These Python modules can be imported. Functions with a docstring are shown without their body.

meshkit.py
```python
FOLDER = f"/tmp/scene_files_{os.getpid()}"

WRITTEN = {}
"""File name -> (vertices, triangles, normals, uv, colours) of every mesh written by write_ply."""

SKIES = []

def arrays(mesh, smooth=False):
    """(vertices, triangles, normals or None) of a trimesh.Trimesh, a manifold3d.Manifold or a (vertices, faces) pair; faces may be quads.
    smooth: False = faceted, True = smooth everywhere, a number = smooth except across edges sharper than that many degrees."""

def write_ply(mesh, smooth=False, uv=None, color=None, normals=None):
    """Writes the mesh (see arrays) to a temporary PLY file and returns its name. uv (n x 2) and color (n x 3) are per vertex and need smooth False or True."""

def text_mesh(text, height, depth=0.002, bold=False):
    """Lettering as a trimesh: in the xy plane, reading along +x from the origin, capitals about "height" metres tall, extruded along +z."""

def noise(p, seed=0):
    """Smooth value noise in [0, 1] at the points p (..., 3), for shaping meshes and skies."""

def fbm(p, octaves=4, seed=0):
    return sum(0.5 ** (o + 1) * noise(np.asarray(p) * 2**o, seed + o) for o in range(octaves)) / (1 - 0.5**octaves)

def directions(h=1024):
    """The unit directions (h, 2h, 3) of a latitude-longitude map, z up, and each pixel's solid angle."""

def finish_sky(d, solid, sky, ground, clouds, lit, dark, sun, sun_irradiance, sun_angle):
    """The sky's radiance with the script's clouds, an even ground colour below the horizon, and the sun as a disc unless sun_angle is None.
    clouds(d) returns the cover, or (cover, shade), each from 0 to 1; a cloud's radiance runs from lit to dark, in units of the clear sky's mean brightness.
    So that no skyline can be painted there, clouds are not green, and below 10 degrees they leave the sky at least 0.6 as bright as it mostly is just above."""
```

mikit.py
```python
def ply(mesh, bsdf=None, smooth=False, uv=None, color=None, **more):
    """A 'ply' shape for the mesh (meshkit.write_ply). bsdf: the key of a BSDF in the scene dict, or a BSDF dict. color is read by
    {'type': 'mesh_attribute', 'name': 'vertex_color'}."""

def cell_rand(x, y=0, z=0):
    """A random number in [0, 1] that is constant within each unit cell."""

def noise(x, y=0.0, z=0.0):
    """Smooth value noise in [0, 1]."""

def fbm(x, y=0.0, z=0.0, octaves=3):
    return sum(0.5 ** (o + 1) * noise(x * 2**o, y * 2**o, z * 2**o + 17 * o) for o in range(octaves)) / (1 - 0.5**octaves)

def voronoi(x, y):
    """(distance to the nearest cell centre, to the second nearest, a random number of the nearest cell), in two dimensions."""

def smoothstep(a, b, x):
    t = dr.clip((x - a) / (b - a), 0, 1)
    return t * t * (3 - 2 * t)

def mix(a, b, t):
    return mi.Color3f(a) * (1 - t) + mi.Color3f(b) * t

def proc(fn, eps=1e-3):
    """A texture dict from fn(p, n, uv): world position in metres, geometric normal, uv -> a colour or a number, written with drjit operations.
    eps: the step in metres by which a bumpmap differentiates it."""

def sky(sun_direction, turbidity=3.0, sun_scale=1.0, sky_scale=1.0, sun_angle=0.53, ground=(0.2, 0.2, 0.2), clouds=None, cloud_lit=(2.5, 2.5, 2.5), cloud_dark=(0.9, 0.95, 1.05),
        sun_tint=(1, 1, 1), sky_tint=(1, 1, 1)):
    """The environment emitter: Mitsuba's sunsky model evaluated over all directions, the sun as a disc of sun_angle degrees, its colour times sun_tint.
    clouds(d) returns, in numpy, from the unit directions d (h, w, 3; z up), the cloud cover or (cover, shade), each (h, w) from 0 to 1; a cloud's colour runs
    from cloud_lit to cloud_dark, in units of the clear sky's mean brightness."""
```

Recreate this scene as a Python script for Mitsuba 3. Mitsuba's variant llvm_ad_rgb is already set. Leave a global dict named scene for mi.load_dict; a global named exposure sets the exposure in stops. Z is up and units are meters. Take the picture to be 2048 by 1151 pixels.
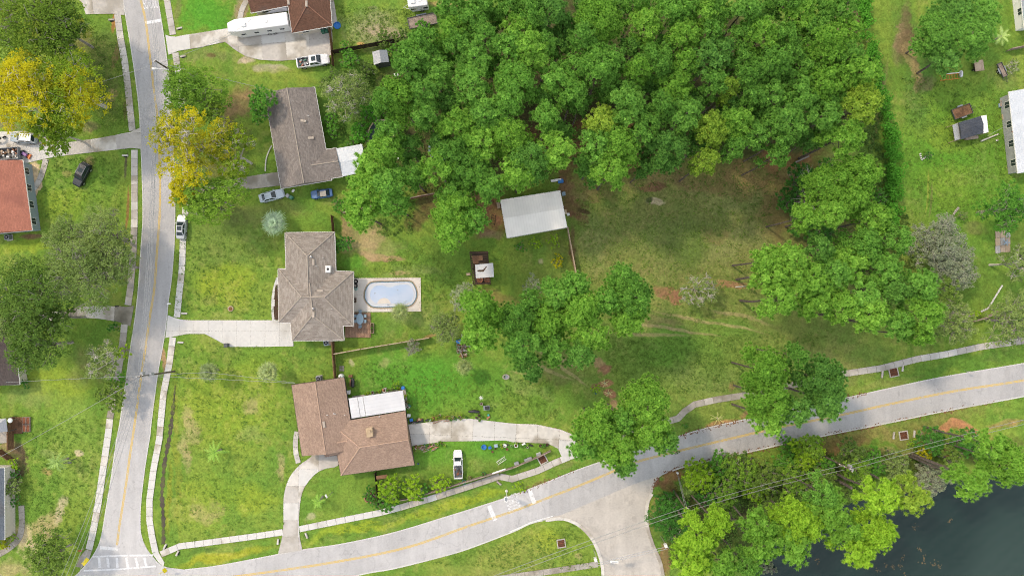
import math
import numpy as np
import trimesh
import drjit as dr
import mitsuba as mi
import mikit
import meshkit
from mikit import proc, noise, fbm, voronoi, cell_rand, smoothstep, mix, ply
from manifold3d import Manifold
from shapely.geometry import Polygon, LineString, Point, MultiPolygon, box as sbox
from shapely import affinity
import shapely

T = mi.ScalarTransform4f
rng = np.random.default_rng(7)
scene = {'type': 'scene'}
labels = {}

# ------------------------------------------------------------------ camera, sky, exposure
CAM_H, FPX, TILT = 120.0, 1365.6, math.radians(1.24)
scene['camera'] = {'type': 'perspective', 'fov': 2 * math.degrees(math.atan(1024 / FPX)), 'fov_axis': 'x', 'near_clip': 1.0, 'far_clip': 6000.0,
                   'to_world': T().look_at(origin=[0, 0, CAM_H], target=[0, math.sin(TILT), CAM_H - math.cos(TILT)], up=[0, 1, 0])}
SUN = np.array([-0.60, 0.44, 0.86])


def cloud_cover(d):
    e = np.clip(d[..., 2:3], 0.08, 1)
    q = d / e
    f = meshkit.fbm(np.concatenate([q[..., :2] * 1.3, np.zeros_like(e)], -1), 4, 3)
    return np.clip(0.6 + 0.9 * (f - 0.3), 0, 1), np.clip(1.6 * (f - 0.55), 0, 0.6)


scene['sky'] = mikit.sky(SUN, turbidity=4, sun_scale=0.30, sky_scale=1.0, sun_angle=6, clouds=cloud_cover, cloud_lit=(2.2, 2.2, 2.2), cloud_dark=(1.1, 1.12, 1.15))
exposure = 2.66

# ------------------------------------------------------------------ helpers
MPP = CAM_H / FPX


def W(px, py, z=0.0):
    """The point at height z that stands at this place of the survey photograph."""
    c, s = math.cos(TILT), math.sin(TILT)
    u, v = px - 1024.0, -(py - 575.5)
    d = np.array([u, FPX * s + v * c, -FPX * c + v * s])
    return np.array([0, 0, CAM_H]) + d * ((CAM_H - z) / -d[2])


def W2(pts, z=0.0):
    return np.array([W(a, b, z)[:2] for a, b in pts])


def ang(x0, y0, x1, y1):
    return math.atan2(-(y1 - y0), x1 - x0)


def number(key):
    if key not in scene and key not in labels and key not in TAKEN:
        return key
    k = 1
    while f'{key}_{k:03d}' in scene or f'{key}_{k:03d}' in labels or f'{key}_{k:03d}' in TAKEN:
        k += 1
    return f'{key}_{k:03d}'


TAKEN = set()
COUNT = {}


def fresh(base):
    n = COUNT.get(base, 0)
    COUNT[base] = n + 1
    return base if n == 0 else f'{base}_{n:03d}'


def thing(name, label, cat, group=None, kind=None):
    k = fresh(name)
    labels[k] = {'label': label, 'category': cat}
    if group:
        labels[k]['group'] = group
    if kind:
        labels[k]['kind'] = kind
    return k


def struct(name):
    k = fresh(name)
    labels[k] = {'kind': 'structure'}
    return k


def put(parent, name, mesh, bsdf, smooth=False, uv=None, tw=None, label=None, kind=None):
    """One part (or, with name None, the thing's own mesh)."""
    k = parent if name is None else fresh(parent + '__' + name)
    d = mesh if isinstance(mesh, dict) else ply(mesh, None, smooth, uv)
    d = {**d, 'bsdf': {'type': 'ref', 'id': bsdf}}
    if tw is not None:
        d['to_world'] = tw
    scene[k] = d
    if label or kind:
        labels[k] = {}
        if label:
            labels[k]['label'] = label
        if kind:
            labels[k]['kind'] = kind
    return k


def cat(meshes):
    return trimesh.util.concatenate([m if isinstance(m, trimesh.Trimesh) else tm(m) for m in meshes])


def tm(m):
    if hasattr(m, 'to_mesh'):
        q = m.to_mesh()
        return trimesh.Trimesh(np.array(q.vert_properties[:, :3], float), np.array(q.tri_verts), process=False)
    return trimesh.Trimesh(np.asarray(m[0], float), np.asarray(m[1]), process=False)


def hull(pts):
    return Manifold.hull_points(np.asarray(pts, float))


def boxm(cx, cy, z0, w, d, h, a=0.0, ch=0.0):
    """A box with its foot's centre at (cx, cy, z0), turned by a, chamfered along the top by ch."""
    c, s = math.cos(a), math.sin(a)
    pts = []
    for sx in (-1, 1):
        for sy in (-1, 1):
            for (z, k) in ((z0, 0.0), (z0 + h - ch, 0.0), (z0 + h, ch)):
                x, y = sx * (w / 2 - k), sy * (d / 2 - k)
                pts.append([cx + c * x - s * y, cy + s * x + c * y, z])
    if ch <= 0:
        return trimesh.creation.box((w, d, h), T4(cx, cy, z0 + h / 2, a))
    return tm(hull(pts))


def T4(x, y, z, a=0.0):
    c, s = math.cos(a), math.sin(a)
    return np.array([[c, -s, 0, x], [s, c, 0, y], [0, 0, 1, z], [0, 0, 0, 1.0]])


def MW(x, y, z, a=0.0, sx=1.0, sy=None, sz=None):
    sy = sx if sy is None else sy
    sz = sx if sz is None else sz
    return T().translate([float(x), float(y), float(z)]).rotate([0, 0, 1], math.degrees(a)).scale([float(sx), float(sy), float(sz)])


def tube(pts, radii, sides=6, cap=True):
    p = np.asarray(pts, float)
    r = np.broadcast_to(radii, (len(p),)).astype(float)
    t = np.gradient(p, axis=0)
    t /= np.linalg.norm(t, axis=1, keepdims=True) + 1e-12
    ref = np.array([0, 0, 1.0]) if abs(t[:, 2]).mean() < 0.8 else np.array([1.0, 0, 0])
    a = np.cross(t, ref)
    a /= np.linalg.norm(a, axis=1, keepdims=True) + 1e-12
    b = np.cross(t, a)
    q = np.arange(sides) * 2 * np.pi / sides
    v = p[:, None] + r[:, None, None] * (np.cos(q)[None, :, None] * a[:, None] + np.sin(q)[None, :, None] * b[:, None])
    i, j = np.meshgrid(np.arange(len(p) - 1), np.arange(sides), indexing='ij')
    k = np.stack([i * sides + j, i * sides + (j + 1) % sides, (i + 1) * sides + (j + 1) % sides, (i + 1) * sides + j], -1).reshape(-1, 4)
    f = np.vstack([k[:, [0, 2, 1]], k[:, [0, 3, 2]]])
    v = v.reshape(-1, 3)
    if cap:
        n = len(v)
        v = np.vstack([v, p[:1], p[-1:]])
        e = (len(p) - 1) * sides
        s = np.arange(sides)
        f = np.vstack([f, np.stack([np.full(sides, n), s, (s + 1) % sides], 1), np.stack([np.full(sides, n + 1), e + (s + 1) % sides, e + s], 1)])
    return trimesh.Trimesh(v, f, process=False)


def lathe(profile, sides=16):
    m = trimesh.creation.revolve(np.asarray(profile, float), sections=sides)
    return m


def at(mesh, x, y, z=0.0, a=0.0):
    m = mesh.copy()
    m.apply_transform(T4(x, y, z, a))
    return m


def extr(poly, h, z0=0.0):
    gs = [g for g in getattr(poly, 'geoms', [poly]) if g.area > 1e-4]
    ms = [trimesh.creation.extrude_polygon(g, h, engine='earcut') for g in gs]
    m = trimesh.util.concatenate(ms)
    m.apply_translation([0, 0, z0])
    return m


def smooth_line(pts, n=6):
    """Catmull-Rom through the points."""
    p = np.asarray(pts, float)
    p = np.vstack([2 * p[0] - p[1], p, 2 * p[-1] - p[-2]])
    out = []
    for i in range(1, len(p) - 2):
        t = np.linspace(0, 1, n, endpoint=False)[:, None]
        a, b, c, d = p[i - 1], p[i], p[i + 1], p[i + 2]
        out.append(0.5 * (2 * b + (c - a) * t + (2 * a - 5 * b + 4 * c - d) * t * t + (3 * b - a - 3 * c + d) * t ** 3))
    return np.vstack(out + [p[-2:-1]])


def rgb(*c):
    return {'type': 'rgb', 'value': list(c)}


def principled(name, col, rough=0.6, metal=0.0, two=True, **more):
    b = {'type': 'principled', 'base_color': rgb(*col) if isinstance(col, tuple) else proc(col), 'roughness': rough, 'metallic': metal, **more}
    scene[name] = {'type': 'twosided', 'nested': b} if two else b


def diffuse(name, col):
    scene[name] = {'type': 'twosided', 'nested': {'type': 'diffuse', 'reflectance': rgb(*col) if isinstance(col, tuple) else proc(col)}}


# ------------------------------------------------------------------ materials
def mottled(base, amp=0.2, f=1.5, dirt=None, df=0.25, dt=0.55, stretch=(1, 1)):
    def fn(p, n, uv):
        a = fbm(p.x * f * stretch[0], p.y * f * stretch[1], p.z * f, 3)
        col = mi.Color3f(*base) * (1 - amp + 2 * amp * a)
        if dirt is not None:
            col = mix(col, dirt, smoothstep(dt - 0.12, dt + 0.2, fbm(p.x * df + 9, p.y * df, p.z * df, 4)) * 0.75)
        return col
    return fn


diffuse('concrete', mottled((0.455, 0.43, 0.40), 0.14, 3, (0.30, 0.275, 0.235), 0.35))
diffuse('concrete_pale', mottled((0.54, 0.53, 0.51), 0.08, 3, (0.41, 0.395, 0.365), 0.3, 0.66))
diffuse('concrete_dull', mottled((0.36, 0.335, 0.30), 0.18, 3, (0.22, 0.195, 0.16), 0.5, 0.5))
diffuse('concrete_worn', mottled((0.555, 0.53, 0.49), 0.16, 2.2, (0.27, 0.235, 0.18), 0.45, 0.52))
diffuse('concrete_dark', mottled((0.26, 0.24, 0.20), 0.2, 3, (0.12, 0.11, 0.085), 0.5, 0.5))
diffuse('joint', (0.24, 0.22, 0.18))


def asphalt_col(p, n, uv):
    big = fbm(p.x * 0.07, p.y * 0.07, 0, 3)
    mid = fbm(p.x * 0.7, p.y * 0.7, 2, 3)
    fine = noise(p.x * 7, p.y * 7, 1)
    streak = fbm(p.x * 1.6, p.y * 0.10, 4, 2)
    g = 0.39 + 0.09 * (big - 0.5) + 0.05 * (mid - 0.5) + 0.05 * (fine - 0.5) + 0.06 * (streak - 0.5)
    old = smoothstep(-24.0, -22.5, p.y + 2.0 * mid)              # the newer, paler surfacing lies to the south
    g = g * (1.12 - 0.13 * old)
    patch = smoothstep(0.60, 0.64, fbm(p.x * 0.10 + 3, p.y * 0.055 + 8, 5, 2))
    g = g * (1 - 0.10 * patch)
    crack = 0.7 * smoothstep(0.018, 0.0, dr.abs(fbm(p.x * 0.22 + 3, p.y * 0.22, 9, 4) - 0.5)) * smoothstep(0.5, 0.62, fbm(p.x * 0.05, p.y * 0.05 + 5, 3, 2))
    oil = smoothstep(0.74, 0.84, fbm(p.x * 1.3, p.y * 0.8 + 4, 6, 3))
    g = g * (1 - 0.16 * crack - 0.12 * oil)
    return mi.Color3f(g * 1.0, g * 0.985, g * 0.99)


def side_col(p, n, uv):
    mid = fbm(p.x * 0.6, p.y * 0.6, 2, 4)
    fine = noise(p.x * 6, p.y * 6, 1)
    streak = fbm(p.x * 0.9, p.y * 0.15, 4, 3)
    g = 0.43 + 0.08 * (mid - 0.5) + 0.06 * (fine - 0.5) + 0.10 * (streak - 0.5)
    col = mi.Color3f(g * 1.05, g * 0.98, g * 0.90)
    return mix(col, (0.12, 0.105, 0.085), 0.16 * smoothstep(0.62, 0.8, fbm(p.x * 0.8 + 4, p.y * 0.8, 7, 3)))


diffuse('asphalt', asphalt_col)
diffuse('side_asphalt', side_col)


def worn_paint(base, under=(0.38, 0.375, 0.37), k=0.42):
    def fn(p, n, uv):
        w = fbm(p.x * 2.2, p.y * 2.2, 1, 3) * 0.6 + 0.4 * noise(p.x * 9, p.y * 9, 2)
        return mix(base, under, smoothstep(0.52, 0.85, w) * 0.8)
    return fn


diffuse('yellow_paint', worn_paint((0.54, 0.39, 0.13)))
diffuse('white_paint', worn_paint((0.65, 0.65, 0.66)))
diffuse('mud', mottled((0.085, 0.075, 0.058), 0.3, 1.5, (0.13, 0.14, 0.05), 0.8))
diffuse('pine_straw', mottled((0.20, 0.105, 0.065), 0.4, 2.5, (0.13, 0.075, 0.04), 0.9))


def shingle(base, alt, rowh=0.05, w=3.0, stain=(0.1, 0.095, 0.09), st=0.6, wav=0.0):
    def fn(p, n, uv):
        row = dr.floor(p.z / rowh + 0.35 * (noise(p.x * 1.4, p.y * 1.4, 3) - 0.5) * wav * 2)
        a = cell_rand(p.x * w + 0.37 * row, p.y * w + 0.61 * row, row)
        fr = p.z / rowh - dr.floor(p.z / rowh)
        line = smoothstep(0.22, 0.05, fr) * 0.30
        col = mix(base, alt, a) * (0.85 + 0.3 * fbm(p.x * 0.5, p.y * 0.5, p.z * 0.5, 3)) * (0.9 + 0.2 * noise(p.x * 6, p.y * 6, p.z * 6)) * (1 - line)
        return mix(col, stain, smoothstep(st - 0.1, st + 0.2, fbm(p.x * 0.28, p.y * 0.28, p.z, 4)) * 0.55)
    return fn


diffuse('shingle_taupe', shingle((0.325, 0.288, 0.255), (0.22, 0.19, 0.166), 0.11, 1.6, wav=1.6, st=0.75))
diffuse('shingle_grey_brown', shingle((0.25, 0.222, 0.205), (0.178, 0.156, 0.144), 0.07, 2.6, (0.085, 0.078, 0.075), 0.58, wav=0.6))
diffuse('shingle_tan', shingle((0.35, 0.25, 0.195), (0.25, 0.175, 0.137), 0.055, 3.0, st=0.8))
diffuse('shingle_chestnut', shingle((0.155, 0.085, 0.06), (0.10, 0.058, 0.043), 0.055, 3.0, st=0.7))
diffuse('shingle_red', shingle((0.40, 0.17, 0.125), (0.33, 0.14, 0.10), 0.055, 3.0, (0.24, 0.10, 0.08), 0.62))
diffuse('shingle_dark', shingle((0.105, 0.085, 0.08), (0.075, 0.062, 0.06), 0.055, 3.0))
diffuse('shingle_slate', shingle((0.14, 0.16, 0.19), (0.10, 0.12, 0.145), 0.055, 3.0))
diffuse('shingle_charcoal', shingle((0.075, 0.085, 0.105), (0.055, 0.062, 0.078), 0.055, 3.0))
diffuse('ridge_taupe', mottled((0.38, 0.33, 0.28), 0.15, 3))
diffuse('ridge_tan', mottled((0.46, 0.32, 0.24), 0.15, 3))
diffuse('ridge_chestnut', mottled((0.26, 0.14, 0.10), 0.15, 3))


def ribbed(base, pitch, dx, dy, dirt, dt):
    def fn(p, n, uv):
        s = (p.x * dx + p.y * dy) / pitch
        fr = dr.abs(s - dr.floor(s) - 0.5)
        col = mi.Color3f(*base) * (0.96 + 0.06 * smoothstep(0.06, 0.14, fr)) * (0.92 + 0.16 * fbm(p.x * 0.8, p.y * 0.8, 1, 3))
        return mix(col, dirt, smoothstep(dt - 0.1, dt + 0.2, fbm(p.x * 0.25 + 3, p.y * 0.25, p.z * 0.2, 4)) * 0.7)
    return fn


principled('metal_white', ribbed((0.90, 0.855, 0.80), 0.45, 0.985, 0.17, (0.60, 0.53, 0.45), 0.72), 0.45)
principled('metal_grey', ribbed((0.25, 0.265, 0.29), 0.35, 0.985, 0.17, (0.24, 0.24, 0.25), 0.62), 0.4, 0.2)
principled('metal_blue_white', ribbed((0.47, 0.50, 0.54), 0.30, 0.17, -0.985, (0.52, 0.53, 0.55), 0.7), 0.45)
principled('metal_pale', ribbed((0.51, 0.515, 0.535), 0.6, 0.17, -0.985, (0.50, 0.50, 0.52), 0.68), 0.45)
diffuse('wall_cream', mottled((0.56, 0.52, 0.45), 0.08, 1.5))
diffuse('wall_white', mottled((0.72, 0.71, 0.69), 0.06, 1.5))
diffuse('wall_brown', mottled((0.20, 0.13, 0.095), 0.12, 2.5))
diffuse('wall_blue', mottled((0.27, 0.33, 0.37), 0.08, 1.5))
diffuse('wall_grey', mottled((0.34, 0.35, 0.36), 0.1, 1.5))
diffuse('trim_white', mottled((0.74, 0.73, 0.71), 0.06, 3))
diffuse('trim_dark', (0.05, 0.05, 0.052))
principled('glass_dark', (0.03, 0.04, 0.05), 0.06, 0.0, spec_tint=0.0)
principled('glass_car', (0.022, 0.034, 0.04), 0.05)
diffuse('rubber', (0.022, 0.022, 0.023))
principled('alloy', (0.55, 0.55, 0.56), 0.3, 0.8)
principled('chrome', (0.7, 0.7, 0.7), 0.2, 1.0)
for nm, c in dict(paint_white=(0.60, 0.60, 0.61), paint_black=(0.014, 0.017, 0.024), paint_blue=(0.035, 0.10, 0.24), paint_silver_blue=(0.44, 0.50, 0.56), paint_silver=(0.40, 0.42, 0.45), paint_gunmetal=(0.25, 0.30, 0.33)).items():
    principled(nm, c, 0.28, 0.0 if 'white' in nm else 0.15, clearcoat=0.8, clearcoat_gloss=0.9)
principled('lamp_clear', (0.75, 0.77, 0.78), 0.1)
principled('lamp_red', (0.45, 0.02, 0.02), 0.2)
for nm, c in dict(plastic_blue=(0.03, 0.17, 0.48), plastic_red=(0.45, 0.06, 0.04), plastic_orange=(0.65, 0.17, 0.03), plastic_green=(0.03, 0.14, 0.09), plastic_teal=(0.05, 0.33, 0.30), plastic_white=(0.72, 0.72, 0.71), plastic_black=(0.02, 0.02, 0.022),
                  plastic_grey=(0.28, 0.29, 0.30), terracotta=(0.33, 0.135, 0.075), plastic_yellow=(0.78, 0.62, 0.02), plastic_purple=(0.22, 0.10, 0.30), steel_dark=(0.06, 0.065, 0.07), steel_grey=(0.20, 0.22, 0.245), tan=(0.50, 0.40, 0.27)).items():
    principled(nm, mottled(c, 0.12, 4), 0.45)


def wood(base, alt, k=1.0):
    def fn(p, n, uv):
        a = fbm(p.x * 1.3 * k, p.y * 1.3 * k, p.z * 3, 3)
        b = noise(p.x * 9, p.y * 9, p.z * 9)
        return mix(base, alt, smoothstep(0.25, 0.75, 0.7 * a + 0.3 * b))
    return fn


diffuse('wood_deck', wood((0.33, 0.215, 0.15), (0.20, 0.125, 0.09)))
diffuse('wood_grey', wood((0.36, 0.29, 0.24), (0.20, 0.16, 0.135)))
diffuse('wood_brown', wood((0.22, 0.125, 0.075), (0.11, 0.065, 0.042)))
diffuse('wood_pale', wood((0.48, 0.38, 0.28), (0.33, 0.25, 0.18)))
diffuse('wood_dark', wood((0.085, 0.06, 0.045), (0.05, 0.038, 0.03)))
diffuse('pole_wood', wood((0.17, 0.145, 0.115), (0.10, 0.085, 0.07)))
diffuse('bark_pine', wood((0.17, 0.145, 0.13), (0.095, 0.08, 0.07)))
diffuse('bark_grey', wood((0.36, 0.33, 0.29), (0.20, 0.18, 0.155)))
diffuse('bark_pale', wood((0.58, 0.55, 0.49), (0.42, 0.39, 0.33)))
diffuse('bark_lichen', wood((0.40, 0.41, 0.34), (0.26, 0.27, 0.21)))
diffuse('cable', (0.30, 0.31, 0.31))
diffuse('cable_dark', (0.05, 0.05, 0.05))
diffuse('stone_grey', mottled((0.38, 0.35, 0.31), 0.25, 3))
diffuse('brick_edge', mottled((0.34, 0.17, 0.12), 0.25, 4))
diffuse('mulch', mottled((0.075, 0.05, 0.035), 0.35, 4))
diffuse('sand', mottled((0.48, 0.37, 0.25), 0.2, 2, (0.34, 0.25, 0.16), 0.5))
diffuse('rust', mottled((0.20, 0.085, 0.05), 0.3, 4))
diffuse('leaf_litter', mottled((0.13, 0.10, 0.06), 0.3, 4))
diffuse('screen_dark', (0.028, 0.031, 0.034))
diffuse("pool_slab", mottled((0.58, 0.535, 0.485), 0.08, 2.5, (0.48, 0.42, 0.36), 0.4, 0.62))
diffuse("coping", mottled((0.36, 0.28, 0.21), 0.2, 3))
principled("tile_blue", mottled((0.14, 0.24, 0.36), 0.2, 6), 0.2)
diffuse("pool_step", (0.50, 0.515, 0.55))
diffuse("patio_blue", mottled((0.27, 0.36, 0.43), 0.1, 4))
diffuse("tarp_dark", mottled((0.055, 0.075, 0.09), 0.3, 1.5))
principled("pool_water", lambda p, n, uv: mix((0.36, 0.45, 0.60), (0.42, 0.48, 0.60), smoothstep(0.25, 0.75, fbm(p.x * 0.35, p.y * 0.35, 1, 3))), 0.05)


# foliage: the uv of a leaf carries two random numbers, (one per clump, one per leaf)
def leaf(name, a, b, c=None, ct=0.7, trans=0.8, f=0.09, thin=True):
    a, b = [tuple((2.15 if 'pine' in name else 1.85) * v for v in q) for q in (a, b)]
    def fn(p, n, uv):
        t = 0.55 * noise(p.x * f, p.y * f, 5) + 0.3 * uv.x + 0.15 * uv.y
        col = mix(a, b, smoothstep(0.2, 0.8, t)) * (0.8 + 0.4 * uv.y)
        if c is not None:
            col = mix(col, c, smoothstep(ct - 0.12, ct + 0.12, 0.85 * fbm(p.x * 0.26, p.y * 0.26, p.z * 0.26, 2) + 0.15 * uv.x))
        return col
    if thin:
        scene[name] = {'type': 'principledthin', 'base_color': proc(fn), 'roughness': 0.55, 'diff_trans': trans, 'spec_trans': 0.0, 'eta': 1.3}
    else:
        diffuse(name, fn)


leaf('pine_green', (0.077, 0.168, 0.030), (0.120, 0.240, 0.042))
leaf('pine_lime', (0.096, 0.196, 0.028), (0.143, 0.258, 0.040))
leaf('pine_bright', (0.145, 0.245, 0.024), (0.205, 0.315, 0.034))
leaf('pine_deep', (0.064, 0.145, 0.030), (0.100, 0.205, 0.040))
leaf('pine_olive', (0.125, 0.20, 0.028), (0.185, 0.255, 0.036))
leaf('oak_green', (0.070, 0.125, 0.026), (0.125, 0.185, 0.036))
leaf('oak_fresh', (0.085, 0.165, 0.024), (0.145, 0.235, 0.030))
leaf('oak_dull', (0.105, 0.155, 0.045), (0.165, 0.215, 0.068))
leaf('oak_tawny', (0.085, 0.145, 0.022), (0.13, 0.19, 0.026), (0.30, 0.32, 0.04), 0.66)
leaf('autumn', (0.13, 0.16, 0.016), (0.22, 0.21, 0.018), (0.58, 0.54, 0.025), 0.47)
leaf('autumn_part', (0.095, 0.165, 0.018), (0.15, 0.21, 0.020), (0.52, 0.50, 0.025), 0.60)
leaf('silver_leaf', (0.15, 0.185, 0.105), (0.23, 0.265, 0.155))
leaf('grey_twig_leaf', (0.14, 0.165, 0.105), (0.20, 0.225, 0.145))
leaf('bush_dark', (0.038, 0.115, 0.022), (0.068, 0.18, 0.030))
leaf('bush_green', (0.05, 0.14, 0.022), (0.09, 0.21, 0.03))
leaf('bush_lime', (0.125, 0.225, 0.018), (0.205, 0.305, 0.024))
leaf('bush_yellow', (0.20, 0.23, 0.012), (0.30, 0.29, 0.014))
leaf('vine', (0.055, 0.17, 0.02), (0.085, 0.235, 0.028))
leaf('weed', (0.06, 0.11, 0.026), (0.10, 0.155, 0.036))
leaf('palm_head', (0.16, 0.21, 0.09), (0.32, 0.36, 0.18), trans=0.4)
leaf('palm_silver', (0.25, 0.31, 0.235), (0.37, 0.43, 0.335), trans=0.3)
leaf('palm_green', (0.16, 0.24, 0.07), (0.25, 0.33, 0.11), trans=0.4)
leaf('palm_lime', (0.13, 0.24, 0.04), (0.22, 0.32, 0.07), trans=0.4)
leaf('palm_pale', (0.30, 0.32, 0.13), (0.42, 0.40, 0.18), trans=0.4)
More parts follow.
